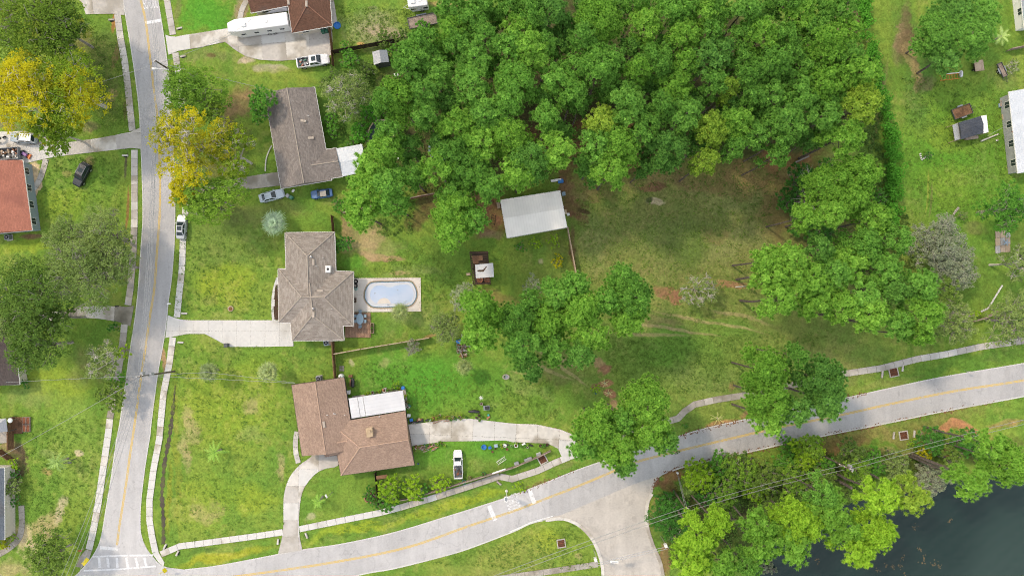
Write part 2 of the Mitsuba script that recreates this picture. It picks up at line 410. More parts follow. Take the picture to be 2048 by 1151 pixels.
# ------------------------------------------------------------------ the ground
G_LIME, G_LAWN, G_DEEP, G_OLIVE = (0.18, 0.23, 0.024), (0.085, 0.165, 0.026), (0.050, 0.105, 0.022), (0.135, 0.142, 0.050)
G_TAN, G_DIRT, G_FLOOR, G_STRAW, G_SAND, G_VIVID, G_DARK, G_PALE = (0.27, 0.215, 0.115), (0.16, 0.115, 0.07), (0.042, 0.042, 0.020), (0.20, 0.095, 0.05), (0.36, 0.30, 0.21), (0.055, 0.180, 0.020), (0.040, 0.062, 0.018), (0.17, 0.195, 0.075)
PATCHES = [  # px, py, rx, ry (photograph pixels), turn in degrees, colour, strength, softness of the edge
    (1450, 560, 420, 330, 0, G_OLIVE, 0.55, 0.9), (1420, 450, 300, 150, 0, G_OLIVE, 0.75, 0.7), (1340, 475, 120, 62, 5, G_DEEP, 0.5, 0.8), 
    (1460, 390, 120, 45, -12, G_PALE, 0.30, 0.8), (1500, 340, 190, 50, 6, (0.155, 0.11, 0.05), 0.75, 0.7), (1560, 410, 42, 100, -10, (0.15, 0.11, 0.05), 0.65, 0.7), (1300, 350, 120, 30, 0, (0.14, 0.105, 0.055), 0.6, 0.8), (1480, 490, 90, 40, 25, G_PALE, 0.35, 0.9),
    (1430, 470, 40, 22, 0, (0.17, 0.13, 0.06), 0.5, 0.9), (1180, 480, 30, 80, 8, G_PALE, 0.35, 0.9),
    (1330, 715, 280, 85, -4, G_LAWN, 0.5, 0.9), (1340, 690, 90, 40, 0, G_VIVID, 0.35, 0.9), (1450, 660, 70, 26, -20, G_VIVID, 0.3, 0.9), (1420, 760, 120, 40, -8, G_PALE, 0.25, 0.9),  (1680, 730, 70, 30, -15, (0.15, 0.13, 0.06), 0.45, 0.9),
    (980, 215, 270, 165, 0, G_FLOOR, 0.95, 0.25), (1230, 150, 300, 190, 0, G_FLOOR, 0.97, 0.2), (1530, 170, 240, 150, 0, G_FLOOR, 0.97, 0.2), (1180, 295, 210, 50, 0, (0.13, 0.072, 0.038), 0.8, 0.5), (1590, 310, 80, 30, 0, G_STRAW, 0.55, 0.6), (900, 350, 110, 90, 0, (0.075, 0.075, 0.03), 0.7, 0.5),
    (975, 425, 45, 48, 0, (0.125, 0.065, 0.04), 0.9, 0.35), (985, 470, 30, 12, 0, G_DIRT, 0.7, 0.5), (1148, 390, 22, 62, 8, (0.12, 0.065, 0.04), 0.85, 0.4), (1180, 375, 50, 20, 0, (0.17, 0.11, 0.06), 0.6, 0.6), (1147, 500, 6, 55, 6, (0.11, 0.07, 0.04), 0.7, 0.5),
    (1302, 373, 28, 11, -5, (0.13, 0.075, 0.045), 0.85, 0.4), (1308, 404, 22, 7, -10, G_SAND, 0.7, 0.4), (1295, 400, 9, 6, 0, G_DARK, 0.8, 0.5), (1168, 420, 14, 6, -20, (0.05, 0.03, 0.02), 0.9, 0.4), (1437, 468, 5, 4, 0, G_DARK, 0.8, 0.5),
    (1335, 592, 30, 16, -25, (0.19, 0.10, 0.06), 0.85, 0.4), (1465, 573, 42, 8, -4, (0.22, 0.12, 0.07), 0.75, 0.5),  (1330, 655, 120, 4, -9, G_TAN, 0.6, 0.6), (1420, 645, 120, 4, -11, G_TAN, 0.55, 0.6), (1290, 668, 90, 4, -2, G_TAN, 0.5, 0.6), (1480, 632, 70, 5, -14, G_TAN, 0.45, 0.6), (1310, 640, 60, 10, -8, (0.18, 0.14, 0.07), 0.5, 0.8),
    (1110, 725, 80, 34, 0, (0.115, 0.10, 0.045), 0.55, 0.8), (1115, 715, 60, 5, -22, G_TAN, 0.6, 0.5), (1100, 740, 50, 4, -20, G_TAN, 0.5, 0.5), (1140, 745, 45, 4, -35, G_TAN, 0.5, 0.5), (1040, 745, 30, 4, 0, G_TAN, 0.35, 0.6), (1000, 600, 60, 16, -10, (0.16, 0.09, 0.05), 0.55, 0.8), 
    (1200, 730, 9, 18, 20, (0.24, 0.15, 0.09), 0.8, 0.5), (1210, 744, 15, 9, 0, (0.20, 0.10, 0.065), 0.85, 0.4), (1213, 766, 17, 8, -12, (0.25, 0.125, 0.075), 0.9, 0.35), (1218, 787, 14, 9, -10, (0.25, 0.125, 0.075), 0.9, 0.35), (1191, 769, 11, 8, 0, (0.17, 0.09, 0.055), 0.85, 0.4), (1228, 810, 8, 15, 20, (0.25, 0.15, 0.09), 0.8, 0.4),
    (1040, 800, 140, 60, 0, G_LAWN, 0.4, 0.9), (820, 770, 140, 80, 0, G_VIVID, 0.75, 0.8), (960, 770, 60, 80, 0, G_VIVID, 0.35, 0.9), (768, 731, 12, 12, 0, G_TAN, 0.45, 0.8), (708, 721, 7, 7, 0, G_SAND, 0.5, 0.8), (940, 900, 150, 40, 0, G_VIVID, 0.6, 0.7), (1050, 780, 60, 30, 0, G_PALE, 0.3, 0.9),
    (700, 930, 70, 70, 0, G_LAWN, 0.3, 0.9), (760, 512, 45, 9, -3, (0.26, 0.17, 0.10), 0.85, 0.3), (720, 475, 42, 42, 15, (0.25, 0.19, 0.10), 0.8, 0.5), (690, 450, 16, 36, 0, (0.22, 0.15, 0.085), 0.75, 0.5), (745, 495, 60, 26, 20, G_TAN, 0.4, 0.9),  (850, 420, 30, 40, 0, (0.085, 0.06, 0.03), 0.75, 0.6), (820, 545, 60, 20, 0, G_PALE, 0.4, 0.9), (820, 640, 70, 26, 0, G_PALE, 0.3, 0.9), (700, 527, 30, 12, 0, G_VIVID, 0.5, 0.8),  # the darkest brown patch here is shade of the pines painted into the ground
    (800, 545, 22, 5, 0, (0.3, 0.2, 0.12), 0.5, 0.7), (860, 670, 16, 4, 12, (0.26, 0.15, 0.08), 0.7, 0.6),  (1080, 525, 8, 6, 0, G_SAND, 0.5, 0.8),
    (700, 400, 60, 18, 0, G_OLIVE, 0.5, 0.8), (530, 420, 90, 26, 0, G_OLIVE, 0.55, 0.8), (620, 440, 45, 24, 0, G_LAWN, 0.5, 0.8), (450, 470, 100, 70, 0, (0.115, 0.15, 0.04), 0.6, 0.8), (455, 575, 70, 60, 0, (0.175, 0.22, 0.022), 0.6, 0.9), (440, 430, 60, 20, 0, (0.07, 0.085, 0.03), 0.6, 0.8), (400, 560, 30, 90, 5, G_LAWN, 0.4, 0.9),
    (420, 605, 20, 12, 0, G_OLIVE, 0.3, 0.9), (460, 800, 130, 110, 0, G_LIME, 0.45, 0.9), (490, 810, 26, 26, 0, G_TAN, 0.6, 0.8), (388, 855, 20, 40, 8, G_TAN, 0.6, 0.8), (372, 905, 14, 45, 8, G_TAN, 0.6, 0.8), (400, 1010, 60, 60, 0, G_LIME, 0.35, 0.9), (415, 1030, 22, 24, 30, G_TAN, 0.45, 0.8), (555, 930, 12, 30, 10, G_TAN, 0.55, 0.7), (500, 1000, 60, 40, 0, G_LIME, 0.5, 0.9), (420, 720, 70, 16, 0, G_LAWN, 0.5, 0.9), (617, 1030, 12, 9, 0, G_SAND, 0.5, 0.7), (500, 870, 40, 16, 0, G_PALE, 0.4, 0.9),
    (352, 900, 9, 200, 4, (0.17, 0.18, 0.03), 0.45, 0.8), (325, 720, 5, 40, 9, (0.26, 0.15, 0.10), 0.7, 0.5), (318, 760, 5, 30, 9, G_OLIVE, 0.5, 0.6), (336, 1000, 8, 80, -2, (0.20, 0.19, 0.025), 0.55, 0.8),
    (445, 1115, 110, 11, 13, (0.25, 0.24, 0.02), 0.6, 0.7), (405, 1103, 40, 8, 10, G_DEEP, 0.7, 0.7), (700, 1060, 110, 14, 14, G_LIME, 0.85, 0.7), (900, 1010, 140, 12, 17, G_LIME, 0.85, 0.7), (760, 1045, 40, 4, 14, G_DEEP, 0.55, 0.7), (900, 990, 60, 5, 18, G_DEEP, 0.5, 0.7), (960, 1020, 90, 8, 19, (0.17, 0.19, 0.05), 0.6, 0.8), (1090, 970, 60, 8, 24, (0.13, 0.13, 0.04), 0.7, 0.6), (1130, 930, 16, 8, 20, G_OLIVE, 0.5, 0.6),
    (980, 1120, 180, 40, 14, (0.17, 0.19, 0.045), 0.75, 0.9), (1110, 1075, 50, 26, 0, G_LIME, 0.55, 0.8), (1165, 1110, 9, 9, 0, G_TAN, 0.7, 0.7), (1000, 1145, 120, 12, 8, G_OLIVE, 0.5, 0.8),
    (210, 150, 40, 110, 4, (0.085, 0.10, 0.035), 0.75, 0.7), (227, 190, 12, 14, 0, (0.27, 0.21, 0.10), 0.8, 0.5), (225, 45, 5, 20, -3, (0.26, 0.13, 0.05), 0.85, 0.4), (233, 105, 6, 36, -8, (0.14, 0.10, 0.05), 0.8, 0.5), (170, 250, 24, 14, 0, (0.15, 0.115, 0.07), 0.6, 0.7), (170, 80, 20, 26, 0, (0.13, 0.10, 0.055), 0.6, 0.8), (247, 225, 5, 22, 0, (0.07, 0.05, 0.03), 0.7, 0.5), (12, 255, 30, 12, 0, (0.15, 0.11, 0.08), 0.7, 0.6), 
    (160, 370, 100, 80, 0, G_LAWN, 0.6, 0.8), (130, 400, 50, 30, 0, G_LIME, 0.4, 0.9), (133, 344, 11, 9, 0, (0.2, 0.17, 0.07), 0.65, 0.6), (180, 330, 16, 12, 0, (0.15, 0.11, 0.06), 0.65, 0.6), (252, 330, 3, 30, 0, (0.07, 0.06, 0.04), 0.8, 0.4), (255, 420, 3, 50, -3, (0.17, 0.08, 0.04), 0.7, 0.4), (62, 475, 26, 9, 0, (0.13, 0.07, 0.05), 0.85, 0.5), (50, 500, 60, 18, 0, G_LIME, 0.5, 0.8), 
    (65, 360, 16, 34, 0, (0.46, 0.35, 0.23), 0.95, 0.25),  (185, 730, 46, 50, 0, (0.10, 0.10, 0.045), 0.5, 0.9), (120, 770, 90, 30, 0, G_LIME, 0.4, 0.9), (60, 800, 60, 26, 0, G_PALE, 0.35, 0.9), (150, 900, 70, 110, 6, (0.135, 0.20, 0.04), 0.6, 0.9), (160, 905, 12, 7, -30, G_SAND, 0.75, 0.5), (100, 910, 30, 14, 0, G_PALE, 0.5, 0.8), (88, 945, 14, 8, 0, (0.26, 0.17, 0.08), 0.55, 0.8), (95, 1040, 45, 30, 20, G_TAN, 0.75, 0.7), (128, 1020, 18, 26, -20, G_SAND, 0.7, 0.7), (55, 1085, 30, 36, 20, (0.36, 0.28, 0.18), 0.8, 0.6), (10, 900, 26, 26, 0, (0.25, 0.17, 0.10), 0.7, 0.4), (35, 915, 16, 40, 0, (0.07, 0.05, 0.035), 0.8, 0.4), (20, 1140, 50, 22, 0, G_TAN, 0.6, 0.7), (180, 1060, 5, 6, 0, G_TAN, 0.5, 0.6),
    (410, 30, 50, 42, 0, G_VIVID, 0.8, 0.5), (485, 18, 26, 22, 0, (0.21, 0.16, 0.10), 0.85, 0.4), (356, 20, 7, 30, -4, (0.12, 0.12, 0.05), 0.6, 0.6), (420, 110, 70, 20, 0, (0.11, 0.145, 0.045), 0.6, 0.8), (424, 112, 11, 6, 0, (0.09, 0.07, 0.03), 0.8, 0.5), (500, 122, 26, 9, 12, (0.30, 0.25, 0.19), 0.85, 0.4), (545, 140, 36, 9, -4, (0.28, 0.245, 0.19), 0.75, 0.5), (480, 215, 26, 46, 0, (0.19, 0.115, 0.07), 0.75, 0.6), (475, 270, 40, 30, 0, (0.10, 0.085, 0.04), 0.65, 0.7), (580, 155, 70, 16, -8, (0.16, 0.19, 0.035), 0.7, 0.8), (440, 330, 60, 50, 0, (0.09, 0.085, 0.035), 0.7, 0.7),
    (750, 55, 70, 45, 0, (0.165, 0.175, 0.085), 0.8, 0.8), (745, 15, 12, 5, 0, (0.12, 0.10, 0.07), 0.6, 0.6), (775, 70, 60, 14, -14, (0.25, 0.20, 0.14), 0.7, 0.7), (900, 8, 50, 16, -8, (0.31, 0.19, 0.10), 0.8, 0.6), (930, 12, 14, 5, 0, G_LAWN, 0.6, 0.7), (722, 88, 8, 4, 0, (0.42, 0.22, 0.09), 0.6, 0.5),
    (700, 230, 90, 130, 0, (0.05, 0.115, 0.02), 0.75, 0.7), (770, 150, 26, 18, 0, (0.13, 0.12, 0.05), 0.6, 0.7), (755, 300, 26, 40, 0, (0.13, 0.11, 0.05), 0.5, 0.8),
    (1920, 330, 160, 170, 0, (0.062, 0.155, 0.018), 0.85, 0.9), (1900, 370, 70, 50, 0, (0.15, 0.205, 0.03), 0.4, 0.9), (1900, 265, 90, 40, 0, (0.155, 0.195, 0.03), 0.45, 0.9), (1830, 130, 40, 160, 8, (0.055, 0.12, 0.028), 0.7, 0.8), (1812, 65, 16, 70, -4, (0.105, 0.072, 0.045), 0.85, 0.6), (1800, 80, 10, 60, -8, (0.19, 0.15, 0.08), 0.5, 0.8), (1825, 140, 12, 60, 14, (0.21, 0.155, 0.08), 0.7, 0.6), (1850, 180, 30, 20, 0, (0.14, 0.12, 0.06), 0.6, 0.8), (1860, 100, 26, 60, 0, (0.045, 0.055, 0.02), 0.7, 0.7), (1855, 385, 3, 50, -4, (0.22, 0.23, 0.05), 0.5, 0.5), (1862, 400, 3, 40, -4, (0.12, 0.10, 0.05), 0.5, 0.5), (2040, 300, 20, 60, 0, (0.36, 0.27, 0.18), 0.9, 0.4), (2010, 150, 40, 30, 0, (0.13, 0.155, 0.05), 0.5, 0.8),
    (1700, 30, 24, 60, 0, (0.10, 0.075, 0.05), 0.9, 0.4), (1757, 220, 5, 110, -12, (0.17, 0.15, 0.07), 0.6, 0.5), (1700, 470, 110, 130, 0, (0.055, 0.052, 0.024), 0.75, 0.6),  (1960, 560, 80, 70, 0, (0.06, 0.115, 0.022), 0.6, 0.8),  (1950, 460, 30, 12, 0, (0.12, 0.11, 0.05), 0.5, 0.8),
    (1900, 735, 150, 20, 13, (0.06, 0.13, 0.022), 0.75, 0.8), (1780, 765, 70, 9, 14, (0.17, 0.175, 0.055), 0.55, 0.8), (1500, 870, 60, 8, 15, G_STRAW, 0.6, 0.6), (1400, 850, 60, 18, 18, (0.10, 0.14, 0.03), 0.4, 0.8), (1440, 848, 34, 9, 12, (0.28, 0.15, 0.08), 0.8, 0.5), (1500, 830, 20, 9, 12, (0.26, 0.14, 0.08), 0.7, 0.5), (1465, 770, 9, 14, 0, (0.22, 0.11, 0.07), 0.5, 0.7),
    (1800, 855, 190, 26, 12, (0.165, 0.15, 0.05), 0.8, 0.7), (1660, 895, 90, 18, 12, (0.15, 0.09, 0.045), 0.7, 0.7), (1450, 935, 90, 14, 15, (0.17, 0.085, 0.045), 0.85, 0.5), (1340, 960, 30, 14, 20, (0.20, 0.10, 0.055), 0.85, 0.5), (1905, 857, 36, 13, 12, (0.33, 0.16, 0.085), 0.92, 0.3), (1960, 866, 32, 15, -20, (0.33, 0.16, 0.085), 0.92, 0.3), (1905, 906, 26, 9, 0, (0.17, 0.09, 0.05), 0.85, 0.5), (2010, 850, 40, 9, 10, (0.27, 0.14, 0.08), 0.5, 0.7), (1790, 905, 70, 14, 8, (0.22, 0.165, 0.085), 0.6, 0.7),
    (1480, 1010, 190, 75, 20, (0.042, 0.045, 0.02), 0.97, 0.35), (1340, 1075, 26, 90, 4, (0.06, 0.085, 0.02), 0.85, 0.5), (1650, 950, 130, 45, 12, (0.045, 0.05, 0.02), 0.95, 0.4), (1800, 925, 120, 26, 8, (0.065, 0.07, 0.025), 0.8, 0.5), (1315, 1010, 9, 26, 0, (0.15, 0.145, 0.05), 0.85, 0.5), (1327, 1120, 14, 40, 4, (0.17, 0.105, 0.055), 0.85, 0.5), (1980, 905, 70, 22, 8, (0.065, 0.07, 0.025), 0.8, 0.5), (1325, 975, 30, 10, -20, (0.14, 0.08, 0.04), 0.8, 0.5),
]
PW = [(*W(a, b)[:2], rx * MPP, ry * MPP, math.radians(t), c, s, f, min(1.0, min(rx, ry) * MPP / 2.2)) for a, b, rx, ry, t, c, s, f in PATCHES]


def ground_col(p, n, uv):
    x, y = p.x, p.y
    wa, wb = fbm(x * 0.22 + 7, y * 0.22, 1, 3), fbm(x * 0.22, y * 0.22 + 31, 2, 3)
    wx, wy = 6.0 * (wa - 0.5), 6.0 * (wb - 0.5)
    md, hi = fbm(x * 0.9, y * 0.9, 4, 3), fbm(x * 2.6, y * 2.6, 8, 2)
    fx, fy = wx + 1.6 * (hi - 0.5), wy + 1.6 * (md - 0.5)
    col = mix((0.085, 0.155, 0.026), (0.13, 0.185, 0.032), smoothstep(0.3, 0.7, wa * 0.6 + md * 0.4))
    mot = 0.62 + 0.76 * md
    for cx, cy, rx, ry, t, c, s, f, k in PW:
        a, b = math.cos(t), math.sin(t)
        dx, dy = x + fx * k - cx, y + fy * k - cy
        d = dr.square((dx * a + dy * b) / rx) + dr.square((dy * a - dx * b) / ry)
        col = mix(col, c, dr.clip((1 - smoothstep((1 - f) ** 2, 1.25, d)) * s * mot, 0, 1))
    dry = smoothstep(0.54, 0.74, 0.5 * md + 0.5 * fbm(x * 0.14 + 3, y * 0.14, 6, 2)) * (0.45 + 0.55 * smoothstep(0.35, 0.65, hi))
    col = mix(col, mi.Color3f(0.26, 0.21, 0.10) * (0.4 + 3.2 * mi.luminance(col)), 0.20 * dry)
    col = mix(col, mi.Color3f(0.05, 0.11, 0.018), 0.20 * smoothstep(0.56, 0.72, wb))
    mow = 0.06 * dr.sin((x * 0.985 - y * 0.17) * 4.6) * smoothstep(-62, -70, x) * smoothstep(-12, -20, y) + 0.045 * dr.sin((x * 0.2 + y) * 3.4 + 2 * wa) * smoothstep(8, 16, x) * smoothstep(22, 12, y) + 0.04 * dr.sin((x * 0.99 + y * 0.1) * 4.0) * smoothstep(66, 72, x) + 0.035 * dr.sin((y + 0.1 * x) * 4.2) * smoothstep(-28, -34, x) * smoothstep(-60, -56, x)
    spk = 0.30 * hi + 0.38 * noise(x * 4.1, y * 4.1, 3) + 0.32 * noise(x * 8.5, y * 8.5, 9)
    return dr.clip(col * mi.Color3f(1.40, 1.40, 1.36) * (0.55 + 0.90 * spk + mow), 0.0, 1.0)


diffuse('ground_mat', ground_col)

LAKE = Polygon(W2([(1470, 1190), (1535, 1100), (1600, 1055), (1670, 1018), (1760, 988), (1850, 974), (1930, 958), (2000, 938), (2070, 925), (2400, 880), (2900, 1000), (2800, 1700), (1500, 1700)]))
SWALES = [LineString(W2(q)) for q in ([(349, 770), (341, 851), (337, 876), (327, 929), (322, 989), (325, 1039), (325, 1092)], [(620, 1072), (760, 1043), (900, 996), (1000, 965), (1090, 935)], [(345, 1112), (405, 1103), (545, 1078)], [(253, 300), (257, 440), (250, 560)], [(222, 35), (238, 130), (248, 258)])]


def height(x, y):
    pts = shapely.points(x, y)
    dl = shapely.distance(LAKE, pts)
    db = shapely.distance(LAKE.boundary, pts)
    sd = np.where(dl > 0, -db, db)
    t = np.clip((sd + 3.4) / 9.0, 0, 1)
    z = -2.6 * t * t * (3 - 2 * t)
    for s, dep in zip(SWALES, (0.32, 0.22, 0.2, 0.15, 0.15)):
        d = shapely.distance(s, pts)
        z = z - dep * np.exp(-(d / 0.75) ** 2)
    near = np.exp(-(np.maximum(np.hypot(x / 120, y / 70), 0.0)) ** 6)
    return z - near * 0.05 * meshkit.fbm(np.stack([x * 0.5, y * 0.5, x * 0], -1), 3, 5) - 0.012


def axis(lo, hi, step, far):
    a = np.arange(lo, hi + step / 2, step)
    k, out = step, []
    v = hi
    while v < far:
        k *= 1.6
        v += k
        out.append(v)
    out = np.array(out)
    return np.concatenate([(lo - (out - hi))[::-1], a, out])


gx, gy = axis(-96, 96, 0.8, 2500), axis(-56, 58, 0.8, 2500)
X, Y = np.meshgrid(gx, gy)
Z = height(X.ravel(), Y.ravel())
ny, nx = X.shape
i, j = np.meshgrid(np.arange(ny - 1), np.arange(nx - 1), indexing='ij')
q = np.stack([i * nx + j, i * nx + j + 1, (i + 1) * nx + j + 1, (i + 1) * nx + j], -1).reshape(-1, 4)
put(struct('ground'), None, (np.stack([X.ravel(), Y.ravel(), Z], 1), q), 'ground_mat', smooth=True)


def water_col(p, n, uv):
    a = fbm(p.x * 0.045 + 2, p.y * 0.06, 3, 3)
    return mix((0.007, 0.023, 0.020), (0.020, 0.042, 0.036), smoothstep(0.3, 0.75, a))


def ripple(p, n, uv):
    a = 4.5 * (fbm(p.x * 0.06, p.y * 0.06, 2, 2) - 0.5)
    return 0.16 * dr.sin((p.x * 0.62 - p.y * 0.78) * 3.1 + a * 6) + 0.9 * fbm(p.x * 1.1, p.y * 1.6, 3, 3)


scene['water_mat'] = {'type': 'twosided', 'nested': {'type': 'bumpmap', 'arbitrary': proc(ripple, 0.05), 'scale': 0.06, 'nested': {'type': 'principled', 'base_color': proc(water_col), 'roughness': 0.10, 'specular': 0.32}}}
wt = LAKE.buffer(5).exterior.coords
put(struct('water'), None, extr(Polygon(wt), 0.02, -0.95), 'water_mat', uv=None)
k = thing('floating_leaves', 'brown patches of leaves floating on the dark pond', 'leaves', kind='stuff')
ms = []
for px, py in [(1636, 1118), (1840, 1098), (1786, 1131), (1800, 1131), (1757, 1139), (1848, 1115), (1868, 1125), (1803, 1114), (1845, 1124), (1773, 1130), (1829, 1052), (1900, 1040), (1880, 1130), (1809, 1147)]:
    for _ in range(7):
        c = W(px, py, -0.92) + np.append(rng.normal(0, 0.28, 2), 0)
        ms.append(boxm(c[0], c[1], -0.93, rng.uniform(.12, .3), rng.uniform(.1, .2), 0.012, rng.uniform(0, 3)))
put(k, None, cat(ms), 'leaf_litter')

# ------------------------------------------------------------------ roads
WC = smooth_line([(276, -60), (282, 0), (291, 40), (300, 112), (309, 188), (314, 230), (319, 310), (320, 393), (319, 438), (314, 503), (309, 575), (301, 626), (292, 688), (282, 756), (274, 813), (267, 864), (260, 909), (251, 976), (240, 1044), (234, 1089)])
WL = [(238, -60), (246, 0), (261, 88), (272, 162), (279, 225), (282, 288), (285, 363), (286, 438), (282, 500), (277, 575), (275, 596), (269, 646), (261, 696), (250, 776), (239, 851), (234, 876), (222, 959), (212, 1019), (202, 1076), (187, 1109), (165, 1136), (140, 1156), (60, 1180)]
WR = [(308, -60), (316, 0), (325, 55), (334, 120), (341, 188), (347, 290), (349, 363), (350, 413), (349, 478), (345, 538), (341, 575), (337, 601), (332, 651), (325, 696), (317, 738), (310, 788), (302, 851), (300, 871), (290, 934), (282, 1004), (281, 1059), (290, 1089), (305, 1111), (327, 1131), (370, 1138)]
SN = [(370, 1138), (430, 1131), (512, 1116), (600, 1099), (687, 1086), (787, 1064), (887, 1034), (1007, 996), (1099, 961), (1149, 941), (1200, 923), (1290, 894), (1391, 861), (1489, 838), (1600, 814), (1701, 793), (1768, 778), (1886, 753), (2047, 726), (2250, 690)]
SS = [(60, 1330), (500, 1205), (712, 1150), (787, 1136), (887, 1111), (937, 1096), (1024, 1063), (1061, 1046), (1091, 1039), (1124, 1036), (1149, 1044), (1166, 1056), (1184, 1076), (1196, 1101), (1204, 1129), (1206, 1160), (1207, 1260)]
SE = [(1345, 1260), (1327, 1155), (1319, 1119), (1306, 1089), (1295, 1054), (1293, 1024), (1296, 1001), (1304, 986), (1308, 969), (1316, 956), (1331, 946), (1374, 931), (1449, 914), (1529, 896), (1573, 886), (1696, 861), (1786, 843), (1886, 822), (2047, 792), (2250, 752)]
SM = [(lambda s: smooth_line(s, 5))(s) for s in (WL, WR, SN, SS, SE)]
WLs, WRs, SNs, SSs, SEs = SM
tri = Polygon(W2([(1091, 1039), (1124, 1033), (1149, 1042), (1184, 1072), (1206, 1165), (1207, 1260), (1345, 1260), (1327, 1155), (1306, 1089), (1294, 1030), (1300, 990), (1310, 975), (1340, 944), (1331, 946), (1250, 968), (1170, 1003)]))
north = np.vstack([WLs[::-1], ])
road_poly = Polygon(W2(np.vstack([WLs, [(60, 1330)], SSs[1:], SEs, SNs[::-1], WRs[::-1]]))).buffer(0)
side_poly = Polygon(W2(np.vstack([SSs[int(len(SSs) * 0.50):], SEs[:48], [(1331, 947), (1270, 966), (1190, 1000), (1124, 1028), (1085, 1038)]]))).buffer(0)
main_poly = road_poly.difference(side_poly)
put(struct('road'), None, extr(main_poly, 0.14, -0.115), 'asphalt')
put(struct('side_street'), None, extr(side_poly.intersection(road_poly.buffer(0.01)), 0.14, -0.119), 'side_asphalt')


def strip(px_pts, w, h, z0, off=0.0, world=False):
    ln = LineString(px_pts if world else W2(px_pts))
    if off:
        ln = ln.offset_curve(off)
    return extr(ln.buffer(w / 2, cap_style='flat', join_style='round', quad_segs=2).buffer(0), h, z0)


def cut_line(pts, t0, t1):
    return shapely.ops.substring(LineString(W2(pts)), t0, t1, normalized=True)


import shapely.ops
k = struct('road_marking')
for o in (-0.105, 0.105):
    put(k, 'yellow_line', strip(WC, 0.15, 0.006, 0.026, o), 'yellow_paint')
SC = smooth_line([(330, 1172), (420, 1158), (512, 1146), (662, 1124), (812, 1094), (937, 1051), (1024, 1022), (1061, 1008), (1149, 974), (1209, 949), (1264, 926), (1324, 909), (1449, 879), (1563, 853), (1673, 831), (1786, 806), (1911, 781), (2047, 760), (2200, 730)])
for o in (-0.105, 0.105):
    put(k, 'yellow_line', strip(SC, 0.15, 0.006, 0.026, o), 'yellow_paint')
for a in ([(291, 46), (322, 41)], [(978, 1010), (990, 1040)], [(1059, 979), (1069, 1006)], [(200, 1094), (236, 1097)]):
    put(k, 'stop_line', strip(a, 0.72 if a[0][0] > 900 else 0.55, 0.006, 0.026), 'white_paint')
put(k, 'crosswalk_edge', strip([(186, 1112), (240, 1110), (306, 1109)], 0.28, 0.006, 0.026), 'white_paint')
put(k, 'crosswalk_edge', strip([(168, 1140), (240, 1137), (312, 1131)], 0.28, 0.006, 0.026), 'white_paint')
for xa, xb in ((198, 200), (215, 217), (234, 235), (253, 256), (271, 276), (289, 293)):
    put(k, 'crosswalk_bar', strip([(xa, 1114), (xb, 1134)], 0.42, 0.006, 0.026), 'white_paint')
put(k, 'edge_line', strip([(1020, 1063.0), (1061, 1044), (1106, 1031)], 0.18, 0.006, 0.026), 'white_paint')


def school(cx, cy, a, wid, hgt):
    m = meshkit.text_mesh('SCHOOL', 1.0, 0.006)
    b = m.bounds
    m.apply_translation([-(b[0, 0] + b[1, 0]) / 2, -(b[0, 1] + b[1, 1]) / 2, 0])
    m.apply_scale([wid / (b[1, 0] - b[0, 0]), hgt / (b[1, 1] - b[0, 1]), 1])
    p = W(cx, cy)
    m.apply_transform(T4(p[0], p[1], 0.026, a))
    return m


put(k, 'lettering', school(300.5, 6, ang(286, 15, 316, 11), 2.5, 2.1), 'white_paint')
put(k, 'lettering', school(1026, 1004, ang(1020, 984, 1032, 1021), 2.9, 2.3), 'white_paint')
# narrow concrete ribbons and kerbs along the asphalt
k = struct('kerb')
for s, w, h in ((WLs, 0.17, 0.05), (WRs[: int(len(WRs) * 0.86)], 0.12, 0.04), (SNs, 0.15, 0.04)):
    put(k, 'ribbon', strip(s, w, h, 0.0), 'concrete_pale')
put(k, 'ribbon', strip(SSs[:40], 0.2, 0.05, 0.0), 'concrete_pale')
put(k, 'ribbon', strip(SEs[52:], 0.2, 0.05, 0.0), 'concrete_pale')
for s in (smooth_line(SS[8:], 5), smooth_line(SE[:8], 5)):
    ln = LineString(W2(s))
    n = int(ln.length / 3.0)
    for i in range(n):
        seg = shapely.ops.substring(ln, i * ln.length / n + 0.02, (i + 1) * ln.length / n - 0.02)
        put(k, 'kerb_stone', extr(seg.buffer(0.28, cap_style='flat'), 0.13, 0.0), 'concrete_worn')
k = thing('pine_straw_drift', 'rusty drift of pine straw along the road edges', 'pine straw', kind='stuff')
ms = []
for line, n in (([(1331, 944), (1374, 929), (1449, 912), (1529, 895)], 260), ([(1529, 895), (1600, 880), (1696, 860), (1760, 848)], 200), ([(1786, 842), (1886, 821), (1990, 802)], 90), ([(1360, 872), (1395, 861), (1440, 851), (1489, 839)], 130), ([(1690, 796), (1730, 787)], 40), ([(1308, 975), (1316, 957)], 60), ([(1010, 996), (1149, 942)], 60), ([(1110, 858), (1135, 872)], 60)):
    ln = LineString(W2(line))
    for _ in range(n):
        c = ln.interpolate(rng.uniform(0, 1), normalized=True)
        off = rng.normal(0, 0.22, 2) + np.array([0.05, -0.12 if line[0][0] > 1320 and line[0][1] > 839 and line[0][0] not in (1360, 1690) else 0.1])
        ms.append(boxm(c.x + off[0], c.y + off[1], 0.0, rng.uniform(.1, .34), rng.uniform(.06, .2), rng.uniform(.025, .05), rng.uniform(0, 3)))
put(k, None, cat(ms), 'pine_straw')

# ------------------------------------------------------------------ pavements and drives
TONES = {'pale': ['concrete_pale'] * 6 + ['concrete_worn'], 'mid': ['concrete'] * 6 + ['concrete_pale', 'concrete_worn'], 'dull': ['concrete_dull'] * 6 + ['concrete']}


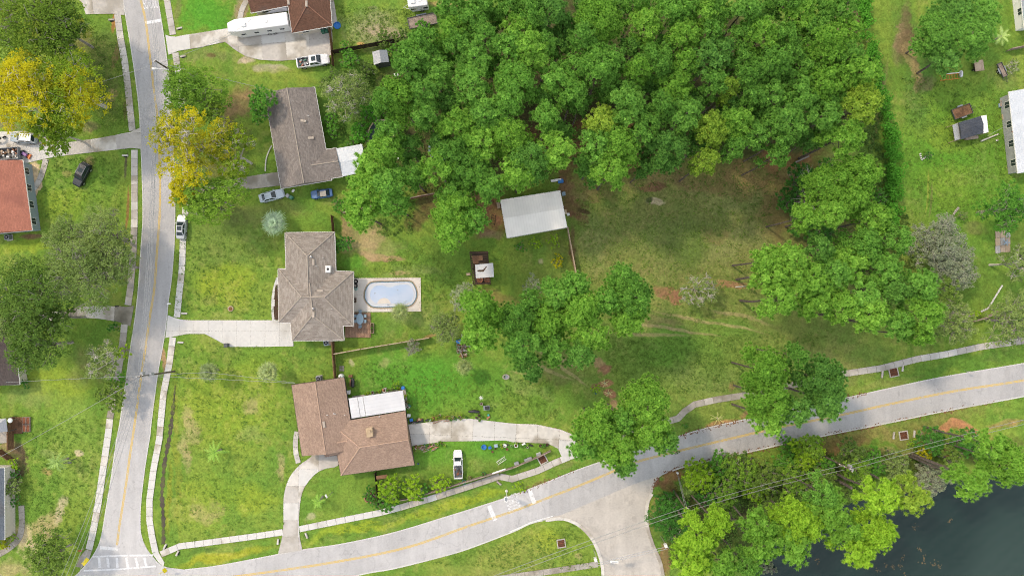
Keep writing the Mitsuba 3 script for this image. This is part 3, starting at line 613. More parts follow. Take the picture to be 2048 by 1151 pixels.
def slabs(parent, line, width, length, tone, h=0.065):
    ln = LineString(W2(line)) if not isinstance(line, LineString) else line
    put(parent, 'bed', extr(ln.buffer(width / 2 - 0.03, cap_style='flat', join_style='mitre'), 0.03, 0.0), 'joint')
    n = max(1, int(round(ln.length / length)))
    for i in range(n):
        a, b = (i + (0.02 if i else 0)) * ln.length / n, (i + 1 - 0.02) * ln.length / n
        seg = shapely.ops.substring(ln, a, b)
        t = TONES[tone[min(int(len(tone) * i / n), len(tone) - 1)] if isinstance(tone, list) else tone]
        put(parent, 'slab', extr(seg.buffer(width / 2, cap_style='flat', join_style='mitre'), h + rng.uniform(-.012, .012), 0.001), t[rng.integers(len(t))])


k = struct('sidewalk')
slabs(k, [(235, 29), (241, 75), (250, 125), (256, 175), (261, 225), (265, 262)], 1.15, 1.5, 'mid')
slabs(k, [(269, 300), (269, 363), (269, 438), (267, 500), (261, 575), (256, 610)], 1.15, 1.5, ['mid', 'dull'])
slabs(k, [(249, 648), (246, 680), (238, 735), (228, 790), (220, 836)], 1.15, 1.5, 'dull')
slabs(k, [(220, 837), (217, 864), (207, 934), (197, 1004), (186, 1064), (178, 1098)], 1.15, 1.6, 'pale')
k = struct('sidewalk')
slabs(k, [(330, -30), (334, 0), (339, 30), (346, 70)], 1.1, 1.5, 'mid')
slabs(k, [(351, 106), (356, 140), (362, 190), (368, 260), (371, 330), (372, 400), (369, 450), (366, 483), (364, 538), (360, 575), (359, 583), (354, 634)], 1.1, 1.5, ['mid', 'mid', 'pale'])
slabs(k, [(346, 674), (339, 726), (327, 788), (321, 851), (319, 876), (307, 939), (299, 1001), (299, 1039), (304, 1071), (311, 1103)], 1.1, 1.6, 'pale')
k = struct('sidewalk')
slabs(k, [(322, 1107), (360, 1091), (400, 1086), (512, 1071), (566, 1063)], 1.05, 1.6, 'pale')
slabs(k, [(599, 1057), (687, 1039), (762, 1024), (800, 1014)], 1.05, 1.6, 'pale')
slabs(k, [(800, 1014), (862, 996), (925, 976), (962, 964), (1000, 951)], 1.05, 1.6, ['mid', 'dull', 'dull'])
slabs(k, [(1000, 952), (1024, 957), (1074, 941), (1111, 924), (1140, 912), (1190, 896), (1260, 868), (1320, 846), (1356, 836), (1369, 822), (1389, 808), (1434, 798), (1481, 791)], 1.1, 1.6, ['mid', 'pale', 'mid', 'dull', 'dull'])
slabs(k, [(1481, 791), (1560, 775), (1640, 757), (1686, 747), (1761, 736), (1836, 717), (1891, 708), (1961, 693), (2046, 681), (2150, 662)], 1.1, 1.6, ['dull', 'mid', 'mid', 'dull'])
k = struct('kerb_ramp')
put(k, 'landing', extr(Polygon(W2([(172, 1098), (184, 1100), (178, 1118), (164, 1134), (152, 1132), (160, 1112)])), 0.05, 0.0), 'concrete_dull')
put(k, 'tactile_pad', boxm(*W(171, 1122)[:2], 0.052, 0.65, 1.4, 0.012, ang(165, 1131, 178, 1115) - math.pi / 2), 'plastic_yellow')
put(k, 'landing', extr(Polygon(W2([(305, 1106), (316, 1101), (329, 1124), (327, 1131), (318, 1124)])), 0.05, 0.0), 'concrete_pale')


DRIVES = []


def drive(name, poly, a, cw, ch, mats, h=0.055, z0=0.0, gap=0.011, holes=None):
    """A concrete drive cast in bays: each bay is a piece of its own."""
    k = struct(name)
    P = Polygon(W2(poly)).buffer(0)
    DRIVES.append(P)
    if holes is not None:
        P = P.difference(holes)
    put(k, 'bed', extr(P.buffer(-0.03), 0.03, z0), 'joint')
    R = affinity.rotate(P, -math.degrees(a), origin=(0, 0))
    x0, y0, x1, y1 = R.bounds
    nx_, ny_ = max(1, round((x1 - x0) / cw)), max(1, round((y1 - y0) / ch))
    for i in range(nx_):
        for j in range(ny_):
            c = sbox(x0 + i * (x1 - x0) / nx_ + gap, y0 + j * (y1 - y0) / ny_ + gap, x0 + (i + 1) * (x1 - x0) / nx_ - gap, y0 + (j + 1) * (y1 - y0) / ny_ - gap)
            g = affinity.rotate(R.intersection(c), math.degrees(a), origin=(0, 0))
            for gg in getattr(g, 'geoms', [g]):
                if gg.area > 0.08 and gg.geom_type == 'Polygon':
                    put(k, 'bay', extr(gg, h + rng.uniform(-.01, .01), z0 + 0.001), mats[rng.integers(len(mats))])
    return k, P


A10 = ang(0, 0, 100, -12)
drive('driveway', [(120, -20), (150, -6), (164, 5), (172, 29), (228, 28), (249, 31), (246, -8)], A10, 5, 4, ['concrete', 'concrete_worn'])
drive('driveway', [(-20, 264), (50, 262), (135, 285), (200, 276), (262, 264), (281, 255), (284, 298), (262, 296), (200, 303), (130, 311), (97, 316), (70, 322), (40, 330), (-20, 330)], A10, 4.5, 4, ['concrete_pale', 'concrete', 'concrete_worn'])
drive('driveway', [(331, 70), (340, 73), (352, 74), (366, 71), (386, 68), (455, 57), (600, 53), (664, 58), (666, 110), (622, 117), (560, 122), (520, 120), (490, 112), (470, 100), (450, 84), (400, 95), (357, 102), (337, 110)], ang(0, 0, 100, -10), 4.2, 3.4, ['concrete_worn', 'concrete_pale', 'concrete', 'concrete_pale'])
drive('driveway', [(348, 366), (400, 364), (450, 361), (520, 349), (556, 344), (561, 371), (510, 377), (450, 381), (348, 394)], ang(0, 0, 100, -12), 3.2, 3, ['concrete_dull', 'concrete_dark', 'concrete_dull'])
drive('driveway', [(336, 630), (347, 634), (360, 638), (380, 640), (512, 640), (584, 640), (587, 692), (512, 693), (456, 693), (451, 689), (410, 667), (375, 667), (355, 671), (331, 675)], 0.0, 2.5, 2.3, ['concrete_pale'])
drive('driveway', [(268, 611), (252, 613), (185, 611), (142, 617), (80, 628), (80, 645), (142, 633), (200, 637), (237, 643), (261, 652)], ang(0, 0, 100, 8), 3.2, 3, ['concrete_dull', 'concrete_dark', 'concrete_worn'])
L = smooth_line([(556, 1107), (564, 1075), (566, 1061), (567, 1036), (568, 989), (579, 954), (599, 929), (619, 915), (629, 903)], 3)
R_ = smooth_line([(676, 905), (676, 930), (652, 936), (632, 946), (612, 969), (602, 994), (598, 1036), (599, 1070), (605, 1099)], 3)
drive('driveway', np.vstack([L, R_]), 0.0, 3.4, 3.2, ['concrete_pale', 'concrete', 'concrete_worn'])
k, P = drive('driveway', [(817, 848), (862, 843), (887, 838), (937, 836), (1024, 846), (1074, 848), (1121, 858), (1150, 870), (1160, 905), (1139, 914), (1124, 914), (1116, 896), (1096, 886), (1024, 883), (1012, 880), (887, 882), (824, 891)], ang(0, 0, 100, 4), 3.6, 3.0, ['concrete_worn', 'concrete_worn', 'concrete_pale'], gap=0.02)


def bent_path(name, pts, w, ln, tone):
    k = struct(name)
    slabs(k, smooth_line(pts, 4), w, ln, tone)


bent_path('footpath', [(92, 318), (88, 335), (80, 358), (70, 374), (60, 382)], 1.0, 1.4, 'mid')
bent_path('footpath', [(597, 925), (592, 905), (591, 882), (594, 862)], 0.85, 1.3, 'mid')
bent_path('footpath', [(548, 642), (546, 610), (549, 580), (556, 555)], 0.6, 1.2, 'pale')
bent_path('footpath', [(43, 1010), (44, 1050), (38, 1075), (20, 1094), (-10, 1112)], 1.0, 1.2, 'dull')
bent_path('footpath', [(995, 1156), (1090, 1143), (1196, 1127)], 1.0, 1.6, 'dull')
bent_path('footpath', [(503, -14), (492, 4), (484, 20), (480, 38)], 0.9, 1.2, 'mid')
bent_path('footpath', [(659, -10), (664, 20), (668, 48)], 1.2, 1.5, 'mid')
k = struct('drainage_ditch')
ln = LineString(W2([(349, 770), (341, 851), (337, 876), (327, 929), (322, 989), (325, 1039), (325, 1088)]))
v = []
for i, d in enumerate(np.linspace(0, ln.length, 90)):
    a, b = ln.interpolate(d), ln.interpolate(min(d + .2, ln.length))
    t = np.array([b.x - a.x, b.y - a.y]) if d < ln.length else np.array([0, -1.0])
    t = t / (np.linalg.norm(t) + 1e-9)
    w = (0.30 + 0.12 * math.sin(i * 1.7) + 0.1 * math.sin(i * 0.6)) * min(1, (i + 3) / 20)
    nrm = np.array([-t[1], t[0]])
    v += [[*(np.array([a.x, a.y]) + nrm * w), -0.245], [*(np.array([a.x, a.y]) - nrm * w), -0.245]]
f = [[2 * i, 2 * i + 1, 2 * i + 3, 2 * i + 2] for i in range(89)]
put(k, None, (np.array(v), np.array(f)), 'mud')
# ------------------------------------------------------------------ vegetation
def unit(v):
    return v / (np.linalg.norm(v, axis=-1, keepdims=True) + 1e-12)


def perp(d, r):
    return unit(np.cross(d, unit(r.normal(size=d.shape))))


def blades(c, axis, n, ln, w, s0, s1, r):
    """n needles per tuft, fanned out from the tuft's axis by s0..s1 radians."""
    m = len(c)
    C, A = np.repeat(c, n, 0), np.repeat(axis, n, 0)
    s = r.uniform(s0, s1, m * n)[:, None]
    d = A * np.cos(s) + perp(A, r) * np.sin(s)
    L = ln * r.uniform(0.7, 1.15, m * n)[:, None] * np.repeat(r.uniform(0.8, 1.2, m), n)[:, None]
    p = unit(np.cross(d, A) + r.normal(0, 0.25, d.shape)) * (w / 2)
    V = np.stack([C + d * L * 0.12 - p, C + d * L * 0.12 + p, C + d * L], 1).reshape(-1, 3)
    u = np.repeat(r.uniform(0, 1, m), n * 3)
    q = np.repeat(r.uniform(0, 1, m * n), 3)
    return V, np.arange(len(V)).reshape(-1, 3), np.stack([u, q], 1)


def rhombs(c, nrm, size, r, clump):
    """Leaves: folded rhombs about the points c."""
    m = len(c)
    t = perp(nrm, r)
    b = np.cross(nrm, t)
    s = size * r.uniform(0.65, 1.3, m)[:, None]
    fold = nrm * s * 0.16
    V = np.stack([c - t * s * 0.6, c - b * s * 0.36 + fold, c + t * s * 0.6, c + b * s * 0.36 + fold], 1).reshape(-1, 3)
    k = np.arange(m)[:, None] * 4
    F = np.vstack([k + [0, 1, 2], k + [0, 2, 3]])
    return V, F, np.stack([np.repeat(clump, 4), np.repeat(r.uniform(0, 1, m), 4)], 1)


def limbs(segs, sides=5):
    return cat([tube(p, q, sides, cap=False) for p, q in segs])


def fib(n, r, lo=-0.3):
    k = (np.arange(n) + 0.5) / n
    z = 1 - (1 - lo) * k
    a = np.arange(n) * 2.39996 + r.uniform(0, 6)
    s = np.sqrt(np.clip(1 - z * z, 0, 1))
    return unit(np.stack([s * np.cos(a), s * np.sin(a), z], 1) + r.normal(0, 0.09, (n, 3)))


def pine(seed, R, H, crown, nl, sp=0.78, needle=(68, 0.54, 0.105)):
    """A tall pine: (wood, crown, crown uv); the middle of the crown at height H - crown/2."""
    r = np.random.default_rng(seed)
    zc = H - crown * 0.5
    lobes, segs = [], []
    trunk = [[0, 0, -0.3], [r.normal(0, .12), r.normal(0, .12), H * 0.33], [r.normal(0, .2), r.normal(0, .2), H * 0.66], [0, 0, H - crown * 0.3]]
    segs.append((trunk, [0.22, 0.18, 0.14, 0.06]))
    for i in range(nl):
        a = i * 2.39996 + r.uniform(-0.5, 0.5)
        k = (i + 0.5) / nl
        rad = R * (0.10 + 0.68 * math.sqrt(k)) * r.uniform(0.8, 1.15)
        z = zc + crown * (0.36 - 0.62 * k ** 1.2) + r.normal(0, crown * 0.085)
        c = np.array([rad * math.cos(a), rad * math.sin(a), z])
        lobes.append((c, R * r.uniform(0.23, 0.38) * (1.15 if k < 0.3 else 1.0)))
        st = np.array([0, 0, z - r.uniform(.3, 1.0) - rad * 0.12])
        mid = (st + c) / 2 + [0, 0, -0.2]
        segs.append(([st, mid, c], [0.075, 0.05, 0.02]))
    for i in range(4):
        a, z = r.uniform(0, 6.28), zc - crown * r.uniform(0.55, 0.9)
        e = np.array([math.cos(a), math.sin(a), 0.25]) * R * r.uniform(0.3, 0.6)
        segs.append(([[0, 0, z], e * 0.5 + [0, 0, z + .1], e + [0, 0, z]], [0.05, 0.035, 0.012]))
    P, N = [], []
    for c, rr in lobes:
        n = max(8, int(2 * math.pi * rr * rr * 1.25 * 0.8 / (sp * sp * 0.30)))
        d = fib(n, r, -0.45)
        p = c + d * rr * np.array([1, 1, 0.78]) * r.uniform(0.82, 1.12, (n, 1))
        P.append(p)
        N.append(unit(d * 0.7 + [0, 0, 0.75]))
    P, N = np.vstack(P), np.vstack(N)
    keep = np.ones(len(P), bool)
    for c, rr in lobes:
        keep &= ~(np.linalg.norm((P - c) / [1, 1, 0.78], axis=1) < rr * 0.5)
    order = r.permutation(np.nonzero(keep)[0])
    got = []
    cell = {}
    for i in order:
        p = P[i]
        g = tuple(np.floor(p / (sp)).astype(int))
        if all(np.linalg.norm(p - P[o]) > sp for dx in (-1, 0, 1) for dy in (-1, 0, 1) for dz in (-1, 0, 1) for o in cell.get((g[0] + dx, g[1] + dy, g[2] + dz), ())):
            cell.setdefault(g, []).append(i)
            got.append(i)
    P, N = P[got], N[got]
    V, F, U = blades(P, N, *needle, 0.15, 1.6, r)
    C2, K2 = [], []
    for c, rr in lobes:                              # older needles deeper in
        m = int(34 * rr * rr)
        C2.append(c + fib(max(m, 6), r, -0.2) * rr * np.array([1, 1, .78]) * r.uniform(0.4, 0.68, (max(m, 6), 1)))
    C2 = np.vstack(C2)
    V2, F2, U2 = rhombs(C2, unit(r.normal(0, .5, C2.shape) + [0, 0, .9]), 0.62, r, r.uniform(0, 1, len(C2)))
    return limbs(segs), (np.vstack([V, V2]), np.vstack([F, F2 + len(V)])), np.vstack([U, U2])


def broad(seed, R, H, crown, nl, leaf_n, size, twig=0.0, lobe=(0.26, 0.42), flat=0.8, low=-0.2):
    """A broad-leaved tree or bush with leaves gathered in clumps round its limbs."""
    r = np.random.default_rng(seed)
    zc = H - crown * 0.5
    segs = []
    fork = max(0.15, (H - crown) * 0.9)
    segs.append(([[0, 0, -0.3], [r.normal(0, .1), r.normal(0, .1), fork * 0.6], [0, 0, fork]], [0.05 * R + .05, 0.042 * R + .03, 0.035 * R + .02]))
    lobes = []
    for i in range(nl):
        k = (i + 0.5) / nl
        a = i * 2.39996 + r.uniform(-0.45, 0.45)
        rad = R * (0.05 + 0.68 * math.sqrt(k)) * r.uniform(0.85, 1.15)
        z = zc + crown * (0.30 - 0.45 * k ** 1.6) + r.normal(0, crown * 0.09)
        c = np.array([rad * math.cos(a), rad * math.sin(a), max(z, 0.15 * crown)])
        rr = R * r.uniform(*lobe)
        lobes.append((c, rr))
        m = np.array([c[0] * 0.45, c[1] * 0.45, fork + (c[2] - fork) * 0.65]) + r.normal(0, 0.06 * R, 3)
        segs.append(([[0, 0, fork * 0.9], m, c], [0.022 * R + .02, 0.016 * R + .012, 0.008 * R]))
        for _ in range(int(3 + 5 * twig)):
            d = unit(r.normal(size=3) + [0, 0, 0.55] + unit(c - [0, 0, zc]) * 0.6)
            e = c + d * rr * r.uniform(0.75, 1.1)
            segs.append(([c, (c + e) / 2 + r.normal(0, 0.06 * R, 3), e], [0.008 * R + .006, 0.006 * R + .006, 0.004 * R + .004]))
    C, N, K = [], [], []
    tot = sum(q[1] ** 2 for q in lobes)
    for c, rr in lobes:
        n = int(leaf_n * rr * rr / tot)
        nc = max(3, n // 28)
        cc = fib(nc, r, low) * rr * np.array([1, 1, flat]) * r.uniform(0.74, 1.15, (nc, 1)) + c
        w = r.integers(0, nc, n)
        p = cc[w] + r.normal(0, rr * 0.135, (n, 3)) * [1, 1, 0.6]
        C.append(p)
        N.append(unit(unit(p - c) * 0.4 + r.normal(0, 0.45, (n, 3)) + [0, 0, 1.1]))
        K.append(r.uniform(0, 1, nc)[w])
    V, F, U = rhombs(np.vstack(C), np.vstack(N), size, r, np.concatenate(K))
    return limbs(segs, 4), (V, F), U


def palm_frond(r, ln, w, n=16, fan=False, droop=0.6):
    """One frond along +x from the origin."""
    t = np.linspace(0, 1, n)
    up = 0.35 * ln * t - droop * ln * t ** 2
    x = ln * (t - 0.12 * t ** 2)
    V, F = [], []
    spine = np.stack([x, 0 * t, up], 1)
    if fan:   # a short stalk and a long fan of stiff folded segments
        st = spine[int(n * 0.22)]
        V += [[0, -0.03, 0], [0, 0.03, 0], [*(st + [0, .02, 0])], [*(st - [0, .02, 0])]]
        F += [[0, 1, 2], [0, 2, 3]]
        for a in np.linspace(-1.25, 1.25, 17):
            L_ = ln * (0.82 - 0.26 * abs(a)) * r.uniform(.85, 1.1)
            d = np.array([math.cos(a), math.sin(a), 0.02])
            s = np.array([-math.sin(a), math.cos(a), 0])
            b = len(V)
            tip = st + d * L_ + [0, 0, -droop * L_ * .55]
            V += [[*st], [*(st + d * L_ * 0.5 + s * w * .5 + [0, 0, .03])], [*tip], [*(st + d * L_ * 0.5 - s * w * .5 - [0, 0, .02])]]
            F += [[b, b + 1, b + 2], [b, b + 2, b + 3]]
    else:
        for i in range(n - 1):
            b = len(V)
            V += [[*(spine[i] + [0, .022, 0])], [*(spine[i] - [0, .022, 0])], [*(spine[i + 1] - [0, .018, 0])], [*(spine[i + 1] + [0, .018, 0])]]
            F += [[b, b + 1, b + 2], [b, b + 2, b + 3]]
            for sgn in (-1, 1):
                q = math.sin(math.pi * (0.12 + 0.86 * t[i])) ** 0.7
                tip = spine[i] + np.array([0.30 * ln * 0.5, sgn * w * q, -0.22 * w * q]) + r.normal(0, 0.02, 3)
                b = len(V)
                V += [[*spine[i]], [*(spine[i] + [ln * 0.055, 0, 0.0])], [*tip]]
                F += [[b, b + 1, b + 2]]
    V = np.array(V)
    return V, np.array(F), np.stack([np.full(len(V), r.uniform()), r.uniform(0, 1, len(V))], 1)


# ---- pines: twelve builds, shared by all; each tree takes one, turned, sized and with its own shade of green
PINES = [pine(100 + i, 3.2, 19.0, 5.5, nl) for i, nl in enumerate((13, 15, 14, 16, 12, 14))]
BIGP = [pine(200 + i, 5.2, 20.0, 7.0, nl) for i, nl in enumerate((24, 27, 25, 22))]
PINES = [(ply(a), ply(b, None, False, u)) for a, b, u in PINES]
BIGP = [(ply(a), ply(b, None, False, u)) for a, b, u in BIGP]
PINE_TONE = {'g': 'pine_green', 'y': 'pine_lime', 'Y': 'pine_bright', 'd': 'pine_deep', 'o': 'pine_olive'}
TONE_WORD = {'g': 'mid green', 'y': 'light green', 'Y': 'bright yellow-green', 'd': 'deep green', 'o': 'olive yellow'}
tr = np.random.default_rng(11)
_turn = [0]


def plant_pine(px, py, r_px, tone, label, group=None, h=19.0, big=None, sq=1.0):
    big = r_px > 43 if big is None else big
    base = BIGP if big else PINES
    R0, H0, C0 = (5.2, 20.0, 7.0) if big else (3.2, 19.0, 5.5)
    h = h * tr.uniform(0.94, 1.06)
    z = h * (1 - 0.5 * C0 / H0)
    x, y, _ = W(px, py, z)
    s = r_px * MPP * (1 - z / CAM_H) / (R0 * 0.93)
    k = thing('pine_tree', label, 'tree', group)
    _turn[0] += 1
    tw = MW(x, y, min(0.0, float(height(np.array([x]), np.array([y]))[0])), tr.uniform(0, 6.28), s * sq, s / sq, h / H0)
    a, b = base[_turn[0] % len(base)]
    put(k, 'trunk', a, 'bark_pine', tw=tw)
    put(k, 'crown', b, PINE_TONE[tone], tw=tw)


FOREST = '''903,22,28,g 955,14,26,g 1010,12,26,g 1060,10,24,g 945,40,26,g 908,65,31,y 970,82,29,g 1035,55,31,y 1068,35,26,g 1060,102,35,y 1018,97,27,g 850,85,26,g 830,112,35,g 880,117,26,d 915,92,27,g
950,127,34,g 870,150,35,g 945,175,35,g 1030,165,36,g 815,142,27,g 800,198,40,y 850,190,29,g 1015,200,27,g 770,205,24,g 1100,30,34,d 1115,85,27,d 1195,45,42,y 1165,78,26,g 1235,18,27,d 1290,55,32,y
1275,5,22,g 1345,25,36,g 1365,75,28,y 1412,35,34,y 1420,70,21,g 1200,135,41,g 1150,140,26,g 1110,155,29,g 1145,185,25,g 1090,95,23,g 1310,130,38,g 1275,142,23,y 1368,130,26,y 1410,120,33,d 1350,180,34,y
1250,200,35,g 1427,165,25,g 1320,212,23,g 1258,100,22,d 1222,180,25,d 1430,28,30,g 1485,25,32,g 1540,15,27,d 1595,35,32,y 1575,3,21,g 1615,0,23,g 1645,30,28,g 1680,20,26,g 1690,65,27,y 1520,75,34,y
1478,80,25,g 1570,70,24,g 1625,65,29,g 1432,112,30,d 1483,125,26,g 1535,135,37,g 1576,108,26,g 1645,98,37,y 1690,118,29,g 1720,150,31,y 1610,140,28,g 1590,165,27,g 1640,175,36,y 1690,152,27,y 1490,155,23,g
1450,182,22,o 1540,190,29,g 1720,195,27,o 1500,192,25,g 850,228,27,g 915,250,33,y 972,232,34,g 960,290,33,y 1021,280,36,y 922,302,26,g 874,335,33,y 940,345,36,g 1058,325,36,d 1034,347,31,y
1090,235,27,g 976,373,29,g 1010,225,27,g 905,308,26,g 884,286,24,d 776,266,23,g 822,300,24,d 772,300,30,y 1110,299,34,y 1256,225,35,g 1200,250,31,o 1193,290,31,g 1240,294,37,y 1222,343,30,y 1303,240,26,g 1330,300,37,d 1365,235,35,g
1415,255,27,o 1410,325,24,o 1180,330,27,d 1276,275,23,g 1427,268,24,o 1470,250,33,y 1515,230,29,d 1570,245,35,g 1640,235,35,g 1605,200,29,g 1689,271,34,y 1718,217,32,o 1510,272,26,g 1465,300,20,g
1552,312,20,g 1560,278,20,g 1130,60,22,d 995,140,24,d 1085,195,22,d 1385,205,24,d 1460,215,22,d 1300,175,22,d 1665,205,24,g 1125,265,20,d 895,205,25,d 990,45,22,d 1325,95,22,d 1160,205,22,d 1175,10,24,d 1390,5,22,g 1510,40,20,d 1290,335,18,d 1395,290,20,d 1620,280,22,d'''.split()
for s in FOREST:
    px, py, r_, tone = s.split(',')
    px, py, r_ = float(px), float(py), float(r_)
    col = next(w for lim, w in ((815, 'beside the grey shed'), (885, 'south of the flatbed trailer'), (945, 'above the trampoline'), (1005, 'north-west of the barn'), (1070, 'north of the barn roof'), (1130, 'north of the barn roof corner'), (1190, 'above the straw clearing'), (1250, 'above the bare straw strip'), (1310, 'north of the twin dirt patches'), (1375, 'north of the mid field'), (1440, 'north of the open field'), (1505, 'north of the brown field edge'), (1560, 'in the eastern wood'), (1615, 'north of the dead limbs'), (1670, 'near the vine hedge'), (3000, 'along the vine hedge')) if px < lim)
    row = next(w for lim, w in ((28, 'touching the north frame'), (62, 'in the northern fringe'), (105, 'in the upper band'), (145, 'in the upper middle'), (190, 'in the heart of the wood'), (232, 'in the lower middle'), (280, 'in the lower band'), (3000, 'on the southern fringe')) if py < lim)
    size = 'small ' if r_ < 25.5 else ('large ' if r_ > 33 else '')
    plant_pine(px, py, r_ * 1.21, tone, f'{size}{TONE_WORD[tone]} pine {col}, {row}', 'pines of the dense wood', h=(15.5 if tone == 'd' and r_ < 30 else 19.5))

